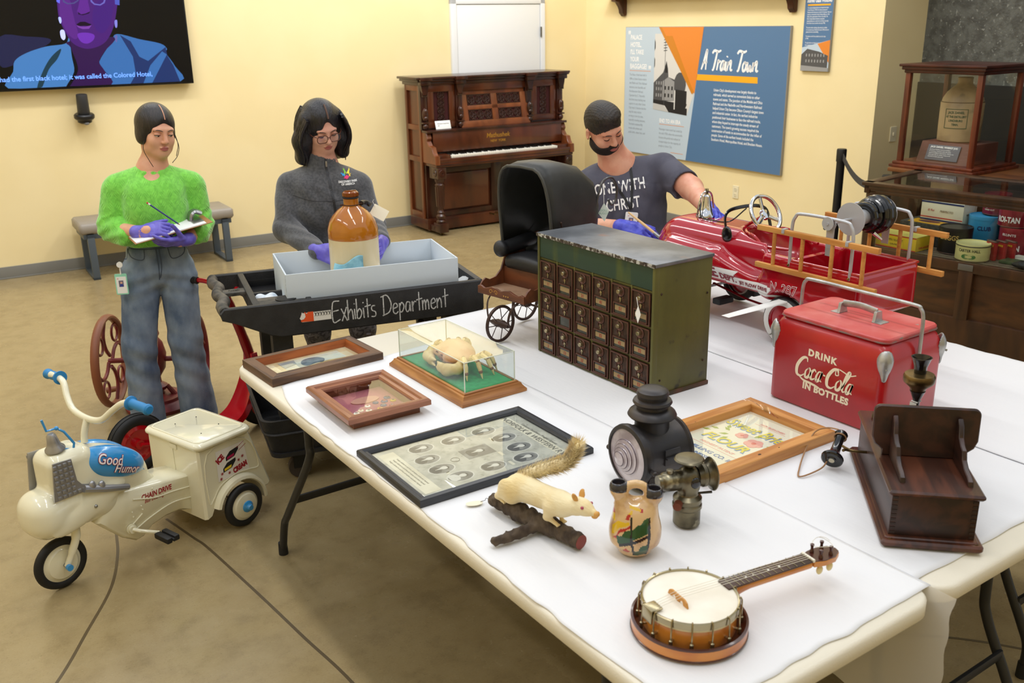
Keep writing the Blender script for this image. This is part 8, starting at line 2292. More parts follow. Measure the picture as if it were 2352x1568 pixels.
for s in (-1, 1):
 sdf_mesh('arm_roll', [cap((0.13, s * 0.125, 0.335), (0.30, s * 0.13, 0.35), 0.028, 0.030, '+', 0.01), ell((0.125, s * 0.125, 0.338), (0.022, 0.034, 0.034), '+', 0.01)], 0.006, m_lth, bg)
bows = [(0.125, 0.345, 0.150, 0.365), (0.16, 0.40, 0.262, 0.395), (0.20, 0.44, 0.36, 0.36), (0.30, 0.36, 0.44, 0.20)]
def bow(px_, pz, tilt, H, w=0.142, n=15):
 pts = []
 for k in range(n):
  t = k / (n - 1)
  a = math.pi * t
  y = -w * math.copysign(abs(math.cos(a)) ** 0.45, math.cos(a))
  h = abs(math.sin(a)) ** 0.5
  pts.append((px_ + h * H * math.sin(R_(tilt)), y, pz + h * H * math.cos(R_(tilt))))
 return pts
rings = [bow(0.155, 0.345, -6, 0.335), bow(0.165, 0.345, 2, 0.345), bow(0.185, 0.345, 14, 0.352), bow(0.205, 0.345, 26, 0.352), bow(0.225, 0.345, 40, 0.335), bow(0.24, 0.345, 54, 0.29, 0.138), bow(0.25, 0.345, 70, 0.24, 0.13), bow(0.26, 0.345, 84, 0.19, 0.12)]
b = MB().loft(rings, caps=False, closed=False)
b.build('hood_cloth', m_cloth, bg, ang=180, solid=0.004)
bk = [[(p[0], p[1] * 0.98, p[2]) for p in rings[-1]], [(p[0] - 0.01, p[1] * 0.9, 0.30 + (p[2] - 0.345) * 0.4) for p in rings[-1]]]
MB().loft(bk, caps=False, closed=False).build('hood_back', m_cloth, bg, ang=180, solid=0.004)
MB().tube(rings[0], 0.0065, 8).build('hood_rim', mat('hood_binding', (62, 62, 58), r=0.5), bg)
for s in (-1, 1):
 MB().tube(catmull([(0.19, s * 0.148, 0.36), (0.20, s * 0.150, 0.42), (0.188, s * 0.150, 0.47)], 5), 0.003, 6).ball((0.188, s * 0.151, 0.47), 0.005, 8, 5).build('hood_joint', m_iron, bg)
 MB().tube(catmull([(0.33, s * 0.115, 0.22), (0.40, s * 0.115, 0.36), (0.43, s * 0.115, 0.50), (0.465, s * 0.115, 0.585), (0.52, s * 0.115, 0.60), (0.555, s * 0.115, 0.56), (0.55, s * 0.115, 0.505), (0.52, s * 0.115, 0.49), (0.505, s * 0.115, 0.515)], 6), 0.0048, 8).build('push_handle', mat('steel_rod', (84, 84, 86), r=0.35, m=0.7), bg)
tg = MB().prism([(0, 0.03), (0.022, 0.0), (0.004, -0.045), (-0.022, -0.012)], 0, 0.0008).build('paper_tag', mat('pale_green_card', (226, 236, 230), r=0.8))
tg.matrix_world = bg.matrix_basis @ T_(0.47, -0.122, 0.475) @ look((0, 0, 0), (-0.8, -0.6, 0.1), (0.6, -0.8, 0))
tag(tg, 'white diamond tag hanging on a string from the doll buggy handle', 'tag')
text('DOLL\nBUGGY', 0.012, mat('faint_green_ink', (150, 190, 176), r=0.6), tg, T_(0, -0.004, 0.001))
MB().tube([(0, 0.028, 0.001), (-0.002, 0.07, 0.004), (0.0, 0.108, 0.004)], 0.0012, 6).build('string', m_white, tg)
# ---------------------------------------------------------------- people
from mathutils.bvhtree import BVHTree
def conform(o, target, axis=1, off=0.0015, d0=-2.0):
 """Lay a flat print onto a surface: move its vertices along one axis until they lie on the target mesh (same parent space)."""
 me = target.data
 bv = BVHTree.FromPolygons([v.co[:] for v in me.vertices], [p.vertices[:] for p in me.polygons])
 dr = Vector((0, 0, 0))
 dr[axis] = 1.0
 base = [v.co[axis] for v in o.data.vertices]
 mx = max(base)
 for v in o.data.vertices:
  s = v.co.copy()
  s[axis] = d0
  h = bv.ray_cast(s, dr)
  if h[0] is not None:
   v.co[axis] = h[0][axis] - off + (v.co[axis] - mx)
 return o
def patch(poly, m, parent, M, target, name, step=0.006, axis=1, off=0.0012):
 """Flat print outline cut into small squares and laid on a surface."""
 P = np.array(poly)
 lo, hi = P.min(0), P.max(0)
 b = MB()
 nx, ny = max(1, int((hi[0] - lo[0]) / step)), max(1, int((hi[1] - lo[1]) / step))
 sx, sy = (hi[0] - lo[0]) / nx, (hi[1] - lo[1]) / ny
 ids = {}
 def vid(i, j):
  if (i, j) not in ids:
   ids[(i, j)] = len(b.v)
   b.v.append(tuple(M @ Vector((lo[0] + i * sx, lo[1] + j * sy, 0))))
  return ids[(i, j)]
 for i in range(nx):
  for j in range(ny):
   if inside((lo[0] + (i + .5) * sx, lo[1] + (j + .5) * sy), poly):
    b.f.append((vid(i, j), vid(i + 1, j), vid(i + 1, j + 1), vid(i, j + 1)))
 return conform(b.build(name, m, parent), target, axis, off)
def xf(prims, M):
 """Move a list of distance primitives by a rigid matrix."""
 out = []
 R3 = np.array(M.to_3x3())
 q = lambda p: tuple(M @ Vector(p))
 for p in prims:
  if p[0] == 'cap':
   out.append(('cap', q(p[1]), q(p[2])) + p[3:])
  elif p[0] == 'ell':
   out.append(('ell', q(p[1]), p[2], R3 @ (np.array(p[3]) if p[3] is not None else np.eye(3))) + p[4:])
  else:
   out.append(('box', q(p[1]), p[2], R3 @ (np.array(p[3]) if p[3] is not None else np.eye(3))) + p[4:])
 return out
def hand(M, side, curls, thumb=(0.55, 0.75, -0.35), tc=0.35, s=1.0, spread=0.05):
 """Palm, four fingers and a thumb; +x along the fingers, +z the back of the hand, thumb on the side*y edge."""
 pr_ = [rbx((0.046 * s, 0, 0), (0.044 * s, 0.039 * s, 0.0135 * s), 0.012 * s, '+', 0.006), cap((-0.02 * s, 0, 0), (0.03 * s, 0, 0), 0.026 * s, 0.026 * s, '+', 0.015)]
 for k, (y, L) in enumerate(((0.029, 0.072), (0.0098, 0.080), (-0.0098, 0.074), (-0.0285, 0.058))):
  p = Vector((0.084 * s, side * y * s, 0.0))
  a = 0.10
  for j, f in enumerate((0.44, 0.31, 0.25)):
   a += curls[k] * (0.8, 1.1, 0.8)[j]
   d = Vector((math.cos(a), side * spread * (1.5 - k), -math.sin(a)))
   e = p + d * L * f * s
   pr_.append(cap(tuple(p), tuple(e), (0.0098, 0.0088, 0.0080)[j] * s, (0.0090, 0.0082, 0.0072)[j] * s, '+', 0.003))
   p = e
 d = Vector((thumb[0], side * thumb[1], thumb[2])).normalized()
 p = Vector((0.020 * s, side * 0.030 * s, -0.004 * s))
 e = p + d * 0.040 * s
 pr_.append(cap(tuple(p), tuple(e), 0.0145 * s, 0.0105 * s, '+', 0.008))
 d2 = (d + Vector((tc, -side * 0.1, -0.2))).normalized()
 f = e + d2 * 0.030 * s
 pr_.append(cap(tuple(e), tuple(f), 0.0102 * s, 0.0092 * s, '+', 0.003))
 pr_.append(cap(tuple(f), tuple(f + d2 * 0.018 * s), 0.0092 * s, 0.0075 * s, '+', 0.003))
 return xf(pr_, M)
def hm(o, x, z):
 """Matrix from finger direction x and back-of-hand direction z."""
 x = Vector(x).normalized()
 z = Vector(z)
 z = (z - x * z.dot(x)).normalized()
 return basis(o, x, z.cross(x), z)
def head_prims(w=1.0, male=False):
 j = 1.10 if male else 1.0
 p = [ell((0, 0.012, 0.030), (0.075 * w, 0.093, 0.088)), ell((0, -0.026, -0.030), (0.061 * w, 0.066, 0.082), '+', 0.03), ell((0, -0.050, -0.090), (0.034 * j, 0.036, 0.028 * j), '+', 0.035)]
 for s in (-1, 1):
  p += [ell((s * 0.037 * w, -0.058, -0.032), (0.024, 0.024, 0.028), '+', 0.02), ell((s * 0.045 * w, -0.012, -0.072), (0.018 * j, 0.040, 0.022 * j), '+', 0.03)]
 p += [ell((0, -0.076, 0.024), (0.048, 0.016, 0.011), '+', 0.02), ell((-0.031, -0.094, 0.004), (0.019, 0.012, 0.0105), '-', 0.010), ell((0.031, -0.094, 0.004), (0.019, 0.012, 0.0105), '-', 0.010),
 cap((0, -0.087, 0.012), (0, -0.104, -0.027), 0.0075, 0.0115 * j, '+', 0.010), ell((-0.0105, -0.097, -0.031), (0.0080, 0.0085, 0.0068), '+', 0.006), ell((0.0105, -0.097, -0.031), (0.0080, 0.0085, 0.0068), '+', 0.006),
 ell((0, -0.089, -0.0565), (0.021, 0.0095, 0.0055), '+', 0.006), ell((0, -0.087, -0.0665), (0.018, 0.0100, 0.0068), '+', 0.006), ell((0, -0.0985, -0.0615), (0.020, 0.005, 0.0012), '-', 0.003)]
 for s in (-1, 1):
  p += [ell((s * 0.077 * w, 0.012, -0.010), (0.0085, 0.020, 0.031), '+', 0.006, rot3(rz=s * 18)), ell((s * 0.084 * w, 0.006, -0.008), (0.005, 0.010, 0.018), '-', 0.004)]
 return p
def join_raw(name, parts, m, parent):
 vs, fs, o = [], [], 0
 for V, Fq in parts:
  vs.append(V)
  fs.append(Fq + o)
  o += len(V)
 V, Fq = np.concatenate(vs), np.concatenate(fs)
 me = bpy.data.meshes.new(name)
 me.from_pydata(V.tolist(), [], Fq.tolist())
 me.update()
 me.shade_smooth()
 me.materials.append(m)
 ob = bpy.data.objects.new(name, me)
 COL.objects.link(ob)
 ob.parent = parent
 return ob
def face_parts(person, body, MH, brow, iris, lip, closed=0.4, browr=0.0028, wide=0.019):
 iv_ = MH.inverted()
 body.data.materials.append(lip)
 for f in body.data.polygons:
  c = iv_ @ f.center
  if c.y < -0.080 and abs(c.z + 0.0617) < 0.0115 * (1 - (c.x / 0.0235) ** 2) and abs(c.x) < 0.0225:
   f.material_index = 1
 m_lash = mat('lash_dark', (24, 18, 16), r=0.6)
 for s in (-1, 1):
  e = MB().ball((s * 0.031, -0.0765, 0.003), (0.0142, 0.0125, 0.0115), 16, 10, MH).build('eye', mat('eye_white', (216, 208, 200), r=0.15), person)
  MB().ball((s * 0.031 + 0.002, -0.0835, 0.0015 - 0.004 * closed), (0.0062, 0.0058, 0.0062), 12, 8, MH).build('iris', iris, e)
  lid = MB()
  for zt, yy in ((0.0052 - 0.0085 * closed, -0.0895),):
   lid.tube(catmull([(s * 0.031 - 0.0145, -0.0795, 0.001 - 0.002 * closed), (s * 0.031 - 0.006, yy + 0.0012, zt), (s * 0.031 + 0.006, yy + 0.0012, zt), (s * 0.031 + 0.0145, -0.0795, 0.001 - 0.002 * closed)], 5), 0.0017, 6, M=MH)
  lid.build('eyelashes', m_lash, e)
  sdf_mesh('eyelid', [ell((s * 0.031, -0.0765, 0.0048), (0.0152, 0.0136, 0.0122)), rbx((s * 0.031, -0.07, -0.05 + 0.0030 - 0.0085 * closed), (0.05, 0.05, 0.05), 0.0, '-', 0.001)], 0.0017, body.data.materials[0], e, MH)
  MB().tube(catmull([(s * 0.012, -0.0925, 0.0195), (s * 0.024, -0.0925, 0.0245), (s * 0.038, -0.0865, 0.0245), (s * 0.050, -0.0745, 0.0175)], 5), [browr * 0.8] * 6 + [browr] * 5 + [browr * 0.7] * 5, 8, M=MH, sq=0.7).build('eyebrow', brow, person)
m_glove = mat('violet_nitrile', (112, 104, 206), r=0.42, c2=(98, 88, 194), ns=30, bump=0.25, bs=120)
m_gloveb = mat('blue_violet_nitrile', (76, 84, 208), r=0.42, c2=(64, 70, 190), ns=30, bump=0.25, bs=120)
m_skin1 = mat('skin_warm', (222, 168, 138), r=0.5, c2=(212, 152, 124), ns=14, sss=0.06)
m_skin2 = mat('skin_fair', (224, 172, 150), r=0.5, c2=(214, 156, 136), ns=14, sss=0.06)
m_skin3 = mat('skin_ruddy', (222, 166, 140), r=0.5, c2=(212, 146, 120), ns=14, sss=0.06)
m_lipp = mat('lip_rose', (178, 100, 96), r=0.4)
m_hair1 = mat('hair_black_brown', (24, 19, 19), r=0.38, c2=(40, 32, 32), ns=30, nd=4, st=(4, 1, 0.6), bump=0.6, bs=60, bst=(5, 1, 0.7))
m_hair2 = mat('hair_black', (17, 15, 19), r=0.35, c2=(32, 28, 34), ns=30, nd=4, st=(4, 4, 0.6), bump=0.8, bs=40, bst=(4, 4, 0.8))
m_iris = mat('dark_iris', (52, 34, 24), r=0.1)
def knit_material():
 mt = mat('green_knit', (128, 214, 78), r=0.9, c2=(112, 196, 66), ns=60, sheen=0.5)
 nt = mt.node_tree
 N, Lk = nt.nodes, nt.links
 tc = N.new('ShaderNodeTexCoord')
 w1 = N.new('ShaderNodeTexWave')
 w1.wave_type, w1.bands_direction = 'BANDS', 'X'
 w1.inputs['Scale'].default_value = 34
 sep = N.new('ShaderNodeSeparateXYZ')
 Lk.new(tc.outputs['Object'], sep.inputs[0])
 def M2(op, a, b):
  n = N.new('ShaderNodeMath')
  n.operation = op
  for i, v in enumerate((a, b)):
   if isinstance(v, (int, float)):
    n.inputs[i].default_value = v
   else:
    Lk.new(v, n.inputs[i])
  return n.outputs[0]
 sx = M2('SINE', M2('MULTIPLY', sep.outputs['X'], 95.0), 0)
 sz = M2('SINE', M2('MULTIPLY', sep.outputs['Z'], 62.0), 0)
 sh = M2('MULTIPLY', M2('MULTIPLY', sx, sz), 0.012)
 cb_ = N.new('ShaderNodeCombineXYZ')
 Lk.new(M2('ADD', sep.outputs['X'], sh), cb_.inputs[0])
 Lk.new(M2('ADD', sep.outputs['Z'], M2('MULTIPLY', M2('ABSOLUTE', sx, 0), 0.01)), cb_.inputs[2])
 Lk.new(sep.outputs['Y'], cb_.inputs[1])
 Lk.new(cb_.outputs[0], w1.inputs['Vector'])
 bn = N.new('ShaderNodeBump')
 bn.inputs['Strength'].default_value = 0.4
 bn.inputs['Distance'].default_value = 0.004
 Lk.new(w1.outputs['Fac'], bn.inputs['Height'])
 Lk.new(bn.outputs['Normal'], N['Principled BSDF'].inputs['Normal'])
 return mt
def shoe(person, x, y, rz, m):
 M = T_(x, y, 0, rz=rz)
 sdf_mesh('shoe', xf([ell((0, -0.06, 0.035), (0.045, 0.095, 0.04)), ell((0, 0.03, 0.05), (0.038, 0.06, 0.05), '+', 0.03), rbx((0, 0, -0.05), (0.2, 0.3, 0.0505), 0.0, '-', 0.004)], M), 0.007, m, person)
# --- woman in green sweater
w1 = thing('person', 'woman in lime green knit sweater and jeans writing on a clipboard', 'person', (1.12, 4.72, 0), -13.35)
MH = Matrix.Translation((0.094, -0.012, 1.492)) @ Matrix.Rotation(R_(24), 4, 'Z') @ Matrix.Rotation(R_(4), 4, 'Y') @ Matrix.Rotation(R_(10), 4, 'X')
hp = xf(head_prims(), MH) + [cap((0.086, 0.008, 1.43), (0.056, 0.015, 1.30), 0.052, 0.060, '+', 0.03), cap((0.056, 0.012, 1.30), (0.05, 0.0, 1.24), 0.075, 0.10, '+', 0.04)]
arms1 = [cap((-0.115, 0, 1.24), (-0.165, -0.02, 1.05), 0.045, 0.042), cap((-0.165, -0.02, 1.05), (-0.03, -0.20, 1.058), 0.041, 0.027, '+', 0.02), cap((-0.03, -0.20, 1.058), (0.0, -0.22, 1.064), 0.026, 0.026, '+', 0.02),
 cap((0.225, 0, 1.23), (0.245, -0.02, 1.02), 0.045, 0.042, '+', 0.01), cap((0.245, -0.02, 1.02), (0.165, -0.19, 1.003), 0.041, 0.027, '+', 0.02), cap((0.165, -0.19, 1.003), (0.13, -0.21, 1.0), 0.026, 0.026, '+', 0.02)]
core1 = [rbx((0.048, 0, 1.12), (0.11, 0.07, 0.16), 0.06), ell((0.03, 0, 0.90), (0.13, 0.085, 0.12), '+', 0.05), cap((-0.05, 0, 0.85), (-0.118, 0.0, 0.08), 0.075, 0.04, '+', 0.03), cap((0.10, 0, 0.85), (0.10, 0.0, 0.08), 0.075, 0.04, '+', 0.03)]
body1 = join_raw('body', [sdf_mesh('', hp, 0.0032, None, raw=True), sdf_mesh('', arms1, 0.006, None, raw=True), sdf_mesh('', core1, 0.012, None, raw=True)], m_skin1, w1)
face_parts(w1, body1, MH, m_hair1, m_iris, m_lipp, 0.45)
def hair_shell(name, MHx, grow, cut, m, parent, h=0.004, extra=(), minus=()):
 pr_ = [ell((0, 0.014, 0.032), (0.075 + grow[0], 0.093 + grow[1], 0.088 + grow[2]))] + list(extra) + list(cut) + list(minus)
 return sdf_mesh(name, xf(pr_, MHx), h, m, parent)
hair_shell('hair', MH, (0.012, 0.010, 0.010), [ell((0, -0.130, -0.055), (0.078, 0.105, 0.122), '-', 0.012), rbx((0, -0.02, -0.17), (0.2, 0.2, 0.10), 0.0, '-', 0.02), ell((0, -0.118, 0.062), (0.040, 0.036, 0.030), '-', 0.012)],
 m_hair1, w1, extra=[cap((0, 0.07, -0.03), (0, 0.105, -0.075), 0.05, 0.035, '+', 0.03), ell((-0.066, 0.005, -0.02), (0.024, 0.045, 0.045), '+', 0.02), ell((0.066, 0.005, -0.02), (0.024, 0.045, 0.045), '+', 0.02)])
MB().tube([tuple(MH @ Vector((0.004, -0.104 * math.cos(R_(a)) + 0.014, 0.032 + 0.0985 * math.sin(R_(a))))) for a in range(24, 75, 6)], 0.0022, 6).build('hair_parting', m_skin1, w1)
for s, pts in ((-1, [(-0.072, -0.03, -0.03), (-0.080, -0.045, -0.075), (-0.062, -0.065, -0.120), (-0.045, -0.072, -0.150)]), (1, [(0.070, -0.045, -0.01), (0.088, -0.055, -0.06), (0.080, -0.06, -0.105), (0.050, -0.07, -0.135)]), (1, [(0.068, -0.055, -0.005), (0.076, -0.07, -0.05), (0.064, -0.08, -0.10)])):
 MB().tube([tuple(MH @ Vector(p)) for p in catmull(pts, 6)], 0.0016, 5).build('hair_strand', m_hair1, w1)
m_knit = knit_material()
sw = [rbx((0.048, -0.012, 1.155), (0.150, 0.112, 0.140), 0.095), rbx((0.035, -0.012, 1.01), (0.142, 0.108, 0.075), 0.07, '+', 0.05), ell((0.045, -0.085, 1.13), (0.125, 0.055, 0.085), '+', 0.05),
 cap((0.056, 0.012, 1.288), (-0.105, 0.004, 1.250), 0.060, 0.056, '+', 0.04), cap((0.056, 0.012, 1.288), (0.220, 0.004, 1.240), 0.060, 0.056, '+', 0.04),
 cap((-0.125, 0, 1.225), (-0.152, -0.01, 1.060), 0.058, 0.070, '+', 0.025), cap((-0.152, -0.02, 1.055), (-0.098, -0.115, 1.030), 0.068, 0.050, '+', 0.02),
 cap((0.235, 0, 1.215), (0.240, -0.01, 1.045), 0.056, 0.064, '+', 0.025), cap((0.240, -0.02, 1.035), (0.222, -0.105, 1.005), 0.064, 0.052, '+', 0.02)]
sw += [cap((0.056 + 0.066 * math.cos(R_(a)), 0.006 + 0.062 * math.sin(R_(a)), 1.312 + 0.012 * math.sin(R_(a))), (0.056 + 0.066 * math.cos(R_(a + 30)), 0.006 + 0.062 * math.sin(R_(a + 30)), 1.312 + 0.012 * math.sin(R_(a + 30))), 0.013, 0.013, '+', 0.012) for a in range(0, 360, 30)]
sw += [cap((0.06, 0.008, 1.27), (0.07, 0.0, 1.40), 0.052, 0.064, '-', 0.008), rbx((0.03, 0, 0.90), (0.3, 0.3, 0.062), 0.0, '-', 0.01)]
sweater = sdf_mesh('sweater', sw, 0.005, m_knit, w1, fn=lambda D, X, Y, Z: D + 0.0032 * np.sin(Z * 120 + 8 * np.sin(X * 14)) * (np.abs(X - 0.045) > 0.15) * (Z < 1.12))
m_denim = mat('washed_denim', (138, 154, 174), r=0.85, c2=(80, 98, 126), ns=9, nd=6, st=(1, 1, 0.6), lo=0.36, hi=0.66, bump=0.4, bs=220)
jn = [rbx((0.028, 0.002, 0.935), (0.138, 0.098, 0.060), 0.07), ell((0.024, 0.012, 0.845), (0.162, 0.118, 0.115), '+', 0.04), cap((-0.062, 0.0, 0.80), (-0.116, -0.022, 0.46), 0.092, 0.080, '+', 0.03), cap((-0.116, -0.022, 0.46), (-0.122, 0.0, 0.045), 0.076, 0.084, '+', 0.03),
 cap((0.108, 0.0, 0.80), (0.104, -0.022, 0.46), 0.092, 0.080, '+', 0.012), cap((0.104, -0.022, 0.46), (0.125, 0.0, 0.055), 0.076, 0.092, '+', 0.03), rbx((0, 0, -0.06), (0.4, 0.4, 0.080), 0.0, '-', 0.004), rbx((0.03, 0, 1.06), (0.3, 0.3, 0.070), 0.0, '-', 0.004)]
jeans = sdf_mesh('jeans', jn, 0.006, m_denim, w1, fn=lambda D, X, Y, Z: D + 0.0030 * np.sin(Z * 95 + 30 * np.abs(X - 0.02)) * np.exp(-((Z - 0.80) / 0.10) ** 2) + 0.0035 * np.sin(Z * 60 + X * 38) * np.exp(-((Z - 0.36) / 0.16) ** 2))
m_seam = mat('denim_seam', (66, 78, 98), r=0.9)
for q in ([(0.022, 0.955), (0.024, 0.86), (0.020, 0.80)], [(0.036, 0.955), (0.038, 0.87), (0.026, 0.81)], [(-0.105, 0.955), (-0.09, 0.915), (-0.04, 0.905), (-0.03, 0.955)], [(0.155, 0.955), (0.145, 0.912), (0.09, 0.900), (0.075, 0.955)], [(-0.12, 0.962), (0.0, 0.952), (0.17, 0.958)]):
 o = MB().ribbon(catmull(q, 10), 0.004, basis((0, -0.3, 0), (1, 0, 0), (0, 0, 1), (0, -1, 0))).build('seam', m_seam, w1, smooth=False)
 conform(o, jeans)
for x, y, a in ((-0.122, -0.03, -8), (0.125, -0.03, 10)):
 shoe(w1, x, y, a, m_blackpl)
gl = sdf_mesh('glove', hand(hm((-0.022, -0.205, 1.060), (0.92, -0.34, 0.14), (-0.25, -0.62, 0.75)), 1, (0.55, 0.62, 0.66, 0.62), thumb=(0.75, 0.55, -0.25)) + [cap((-0.052, -0.188, 1.058), (-0.022, -0.205, 1.06), 0.0315, 0.029, '+', 0.01)], 0.003, m_glove, w1)
gl = sdf_mesh('glove', hand(hm((0.150, -0.205, 1.004), (-0.93, -0.36, 0.03), (-0.05, -0.55, -0.83)), -1, (0.20, 0.26, 0.30, 0.34), thumb=(0.55, 0.80, -0.50), tc=0.2) + [cap((0.176, -0.188, 1.004), (0.150, -0.205, 1.004), 0.0315, 0.029, '+', 0.01)], 0.003, m_glove, w1)
A_, B_ = Vector((-0.063, -0.285, 1.020)), Vector((0.293, -0.205, 1.078))
xa = (B_ - A_).normalized()
za = Vector((-0.12, -0.10, 1.0))
za = (za - xa * za.dot(xa)).normalized()
MCl = w1.matrix_basis @ basis(A_, xa, za.cross(xa), za)
cl = thing('clipboard', 'brown clipboard with white papers held by the woman in green', 'clipboard', M=MCl)
MB().b2((0, -0.005, 0), (0.365, 0.215, 0.003), 0.001).build('board', mat('hardboard', (160, 108, 62), r=0.5), cl)
MB().b2((0.006, -0.003, 0.003), (0.335, 0.21, 0.0075)).build('paper_stack', m_white, cl)
MB().b2((0.285, 0.03, 0.0075), (0.335, 0.17, 0.011), 0.001).tube(catmull([(0.29, 0.10, 0.010), (0.30, 0.10, 0.035), (0.32, 0.10, 0.045), (0.345, 0.10, 0.030)], 5), 0.012, 8, sq=2.2, up=(0, 1, 0)).build('clip', m_steel, cl)
pa, pb = Vector((0.010, -0.285, 1.206)), Vector((0.140, -0.275, 1.090))
pe = thing('pencil', 'blue pencil with red eraser in the gloved hand above the clipboard', 'pencil', M=w1.matrix_basis)
dp = pb - pa
MB().cyl(tuple(pa + dp * 0.10), tuple(pa + dp * 0.94), 0.0038, n=6).build('shaft', mat('blue_pencil', (38, 52, 128), r=0.3), pe)
MB().cyl(tuple(pa + dp * 0.04), tuple(pa + dp * 0.10), 0.004, n=10).build('ferrule', m_white, pe)
MB().cyl(tuple(pa), tuple(pa + dp * 0.045), 0.0038, n=10).build('eraser', mat('red_eraser', (200, 50, 56), r=0.6), pe)
MB().cyl(tuple(pa + dp * 0.94), tuple(pb), 0.0038, 0.0006, n=6).build('tip', m_lad, pe)
def badge(label, M, col, w=0.054, h=0.092):
 o = thing('name_badge', label, 'badge', M=M)
 MB().prism(rrect(w, h, 0.006), 0, 0.003, bev=0.001).build('holder', col, o)
 MB().prism(rrect(w - 0.010, h - 0.020, 0.002), 0.003, 0.0036, T_(0, -0.004, 0)).build('card', m_white, o)
 MB().b2((-0.012, -0.012, 0.0036), (0.010, 0.018, 0.0040)).build('photo', mat('badge_photo', (120, 110, 130), r=0.5), o)
 MB().prism(circ(0.005, 10, 0, 0.007), 0.004, 0.0044).build('photo_face', m_skin2, o)
 MB().prism([(-0.009, -0.012), (0.008, -0.012), (0.006, 0.001), (-0.006, 0.001)], 0.004, 0.0044).build('photo_coat', mat('photo_blue', (40, 60, 150), r=0.5), o)
 text('ID', 0.008, mat('badge_red', (200, 60, 60), r=0.5), o, T_(-0.014, 0.024, 0.0037))
 return o
bd = badge('mint green name badge clipped at the hip of the jeans', w1.matrix_basis @ basis((-0.150, -0.105, 0.800), (0.97, -0.22, 0), (0, 0.06, 1), (-0.22, -0.97, 0.06)), mat('mint_plastic', (150, 222, 196), r=0.4), 0.056, 0.100)
MB().cyl((0.004, 0.094, 0.002), (0.004, 0.094, 0.010), 0.014, n=18).tube([(0.002, 0.046, 0.002), (0.003, 0.085, 0.004)], 0.003, 6).build('badge_reel', m_white, bd)
# --- woman in grey fleece
w2 = thing('person', 'woman with black wavy hair, glasses and grey fleece wiping the jug', 'person', (1.86, 4.47, 0), -22.59)
MH = Matrix.Translation((0.080, -0.030, 1.480)) @ Matrix.Rotation(R_(16), 4, 'Z') @ Matrix.Rotation(R_(-6), 4, 'Y') @ Matrix.Rotation(R_(24), 4, 'X')
hp = xf(head_prims(), MH) + [cap((0.076, 0.0, 1.42), (0.070, 0.018, 1.28), 0.052, 0.060, '+', 0.03), cap((0.07, 0.018, 1.28), (0.07, 0.01, 1.20), 0.08, 0.10, '+', 0.04)]
core = [rbx((0.075, 0, 1.08), (0.12, 0.08, 0.16), 0.06), ell((0.08, 0.01, 0.88), (0.14, 0.10, 0.12), '+', 0.05), cap((-0.09, 0, 1.21), (-0.13, -0.11, 0.99), 0.045, 0.04, '+', 0.03), cap((-0.13, -0.11, 0.99), (0.03, -0.39, 0.945), 0.04, 0.028, '+', 0.02), cap((0.24, 0, 1.19), (0.30, -0.11, 0.985), 0.045, 0.04, '+', 0.03), cap((0.30, -0.11, 0.985), (0.315, -0.37, 0.965), 0.04, 0.028, '+', 0.02)]
body2 = join_raw('body', [sdf_mesh('', hp, 0.0032, None, raw=True), sdf_mesh('', core, 0.012, None, raw=True)], m_skin2, w2)
face_parts(w2, body2, MH, m_hair2, m_iris, m_lipp, 0.95)
ex_ = [cap((0, 0.05, 0.0), (0, 0.075, -0.14), 0.085, 0.075, '+', 0.05)]
for s in (-1, 1):
 ex_ += [cap((s * 0.070, 0.0, 0.04), (s * 0.098, 0.000, -0.06), 0.042, 0.046, '+', 0.03), cap((s * 0.098, 0.0, -0.06), (s * 0.100, -0.012, -0.150), 0.048, 0.034, '+', 0.03), cap((s * 0.06, 0.05, -0.05), (s * 0.09, 0.04, -0.175), 0.06, 0.04, '+', 0.03)]
hair_shell('hair', MH, (0.018, 0.012, 0.016), [ell((0.008, -0.125, -0.052), (0.060, 0.095, 0.118), '-', 0.010), ell((0.006, -0.110, 0.050), (0.030, 0.040, 0.036), '-', 0.012)], m_hair2, w2, extra=ex_)
hl = random.Random(3)
lk = MB()
for i in range(90):
 s = -1 if i % 2 else 1
 a = hl.uniform(-0.25, 1.5)
 x0, y0 = s * 0.088 * math.cos(a * 0.55), -0.045 + 0.10 * a
 ph, am = hl.uniform(0, 6), hl.uniform(0.006, 0.014)
 pts = []
 for k in range(9):
  t = k / 8
  pts.append((x0 + s * (0.030 * math.sin(math.pi * min(1, t * 1.2)) + 0.014 * t) + am * math.sin(ph + 7 * t) * t, y0 + am * math.cos(ph + 6 * t) * t, 0.075 - 0.235 * t + hl.uniform(-0.006, 0.006)))
 lk.tube([tuple(MH @ Vector(p)) for p in catmull(pts, 3)], [0.0075 * (1 - 0.75 * (j / 25) ** 2) for j in range(25)], 6)
lk.build('hair_locks', m_hair2, w2)['kind'] = 'stuff'
MB().tube([tuple(MH @ Vector((0.010, -0.106 * math.cos(R_(a)) + 0.014, 0.032 + 0.1055 * math.sin(R_(a))))) for a in range(30, 78, 8)], 0.0045, 6).build('hair_parting', mat('parting_brown', (92, 66, 56), r=0.6), w2)
gs = thing('eyeglasses', 'brown-rimmed eyeglasses worn by the woman in the grey fleece', 'glasses', M=w2.matrix_basis)
m_gf = mat('tortoise_frame', (96, 56, 44), r=0.25)
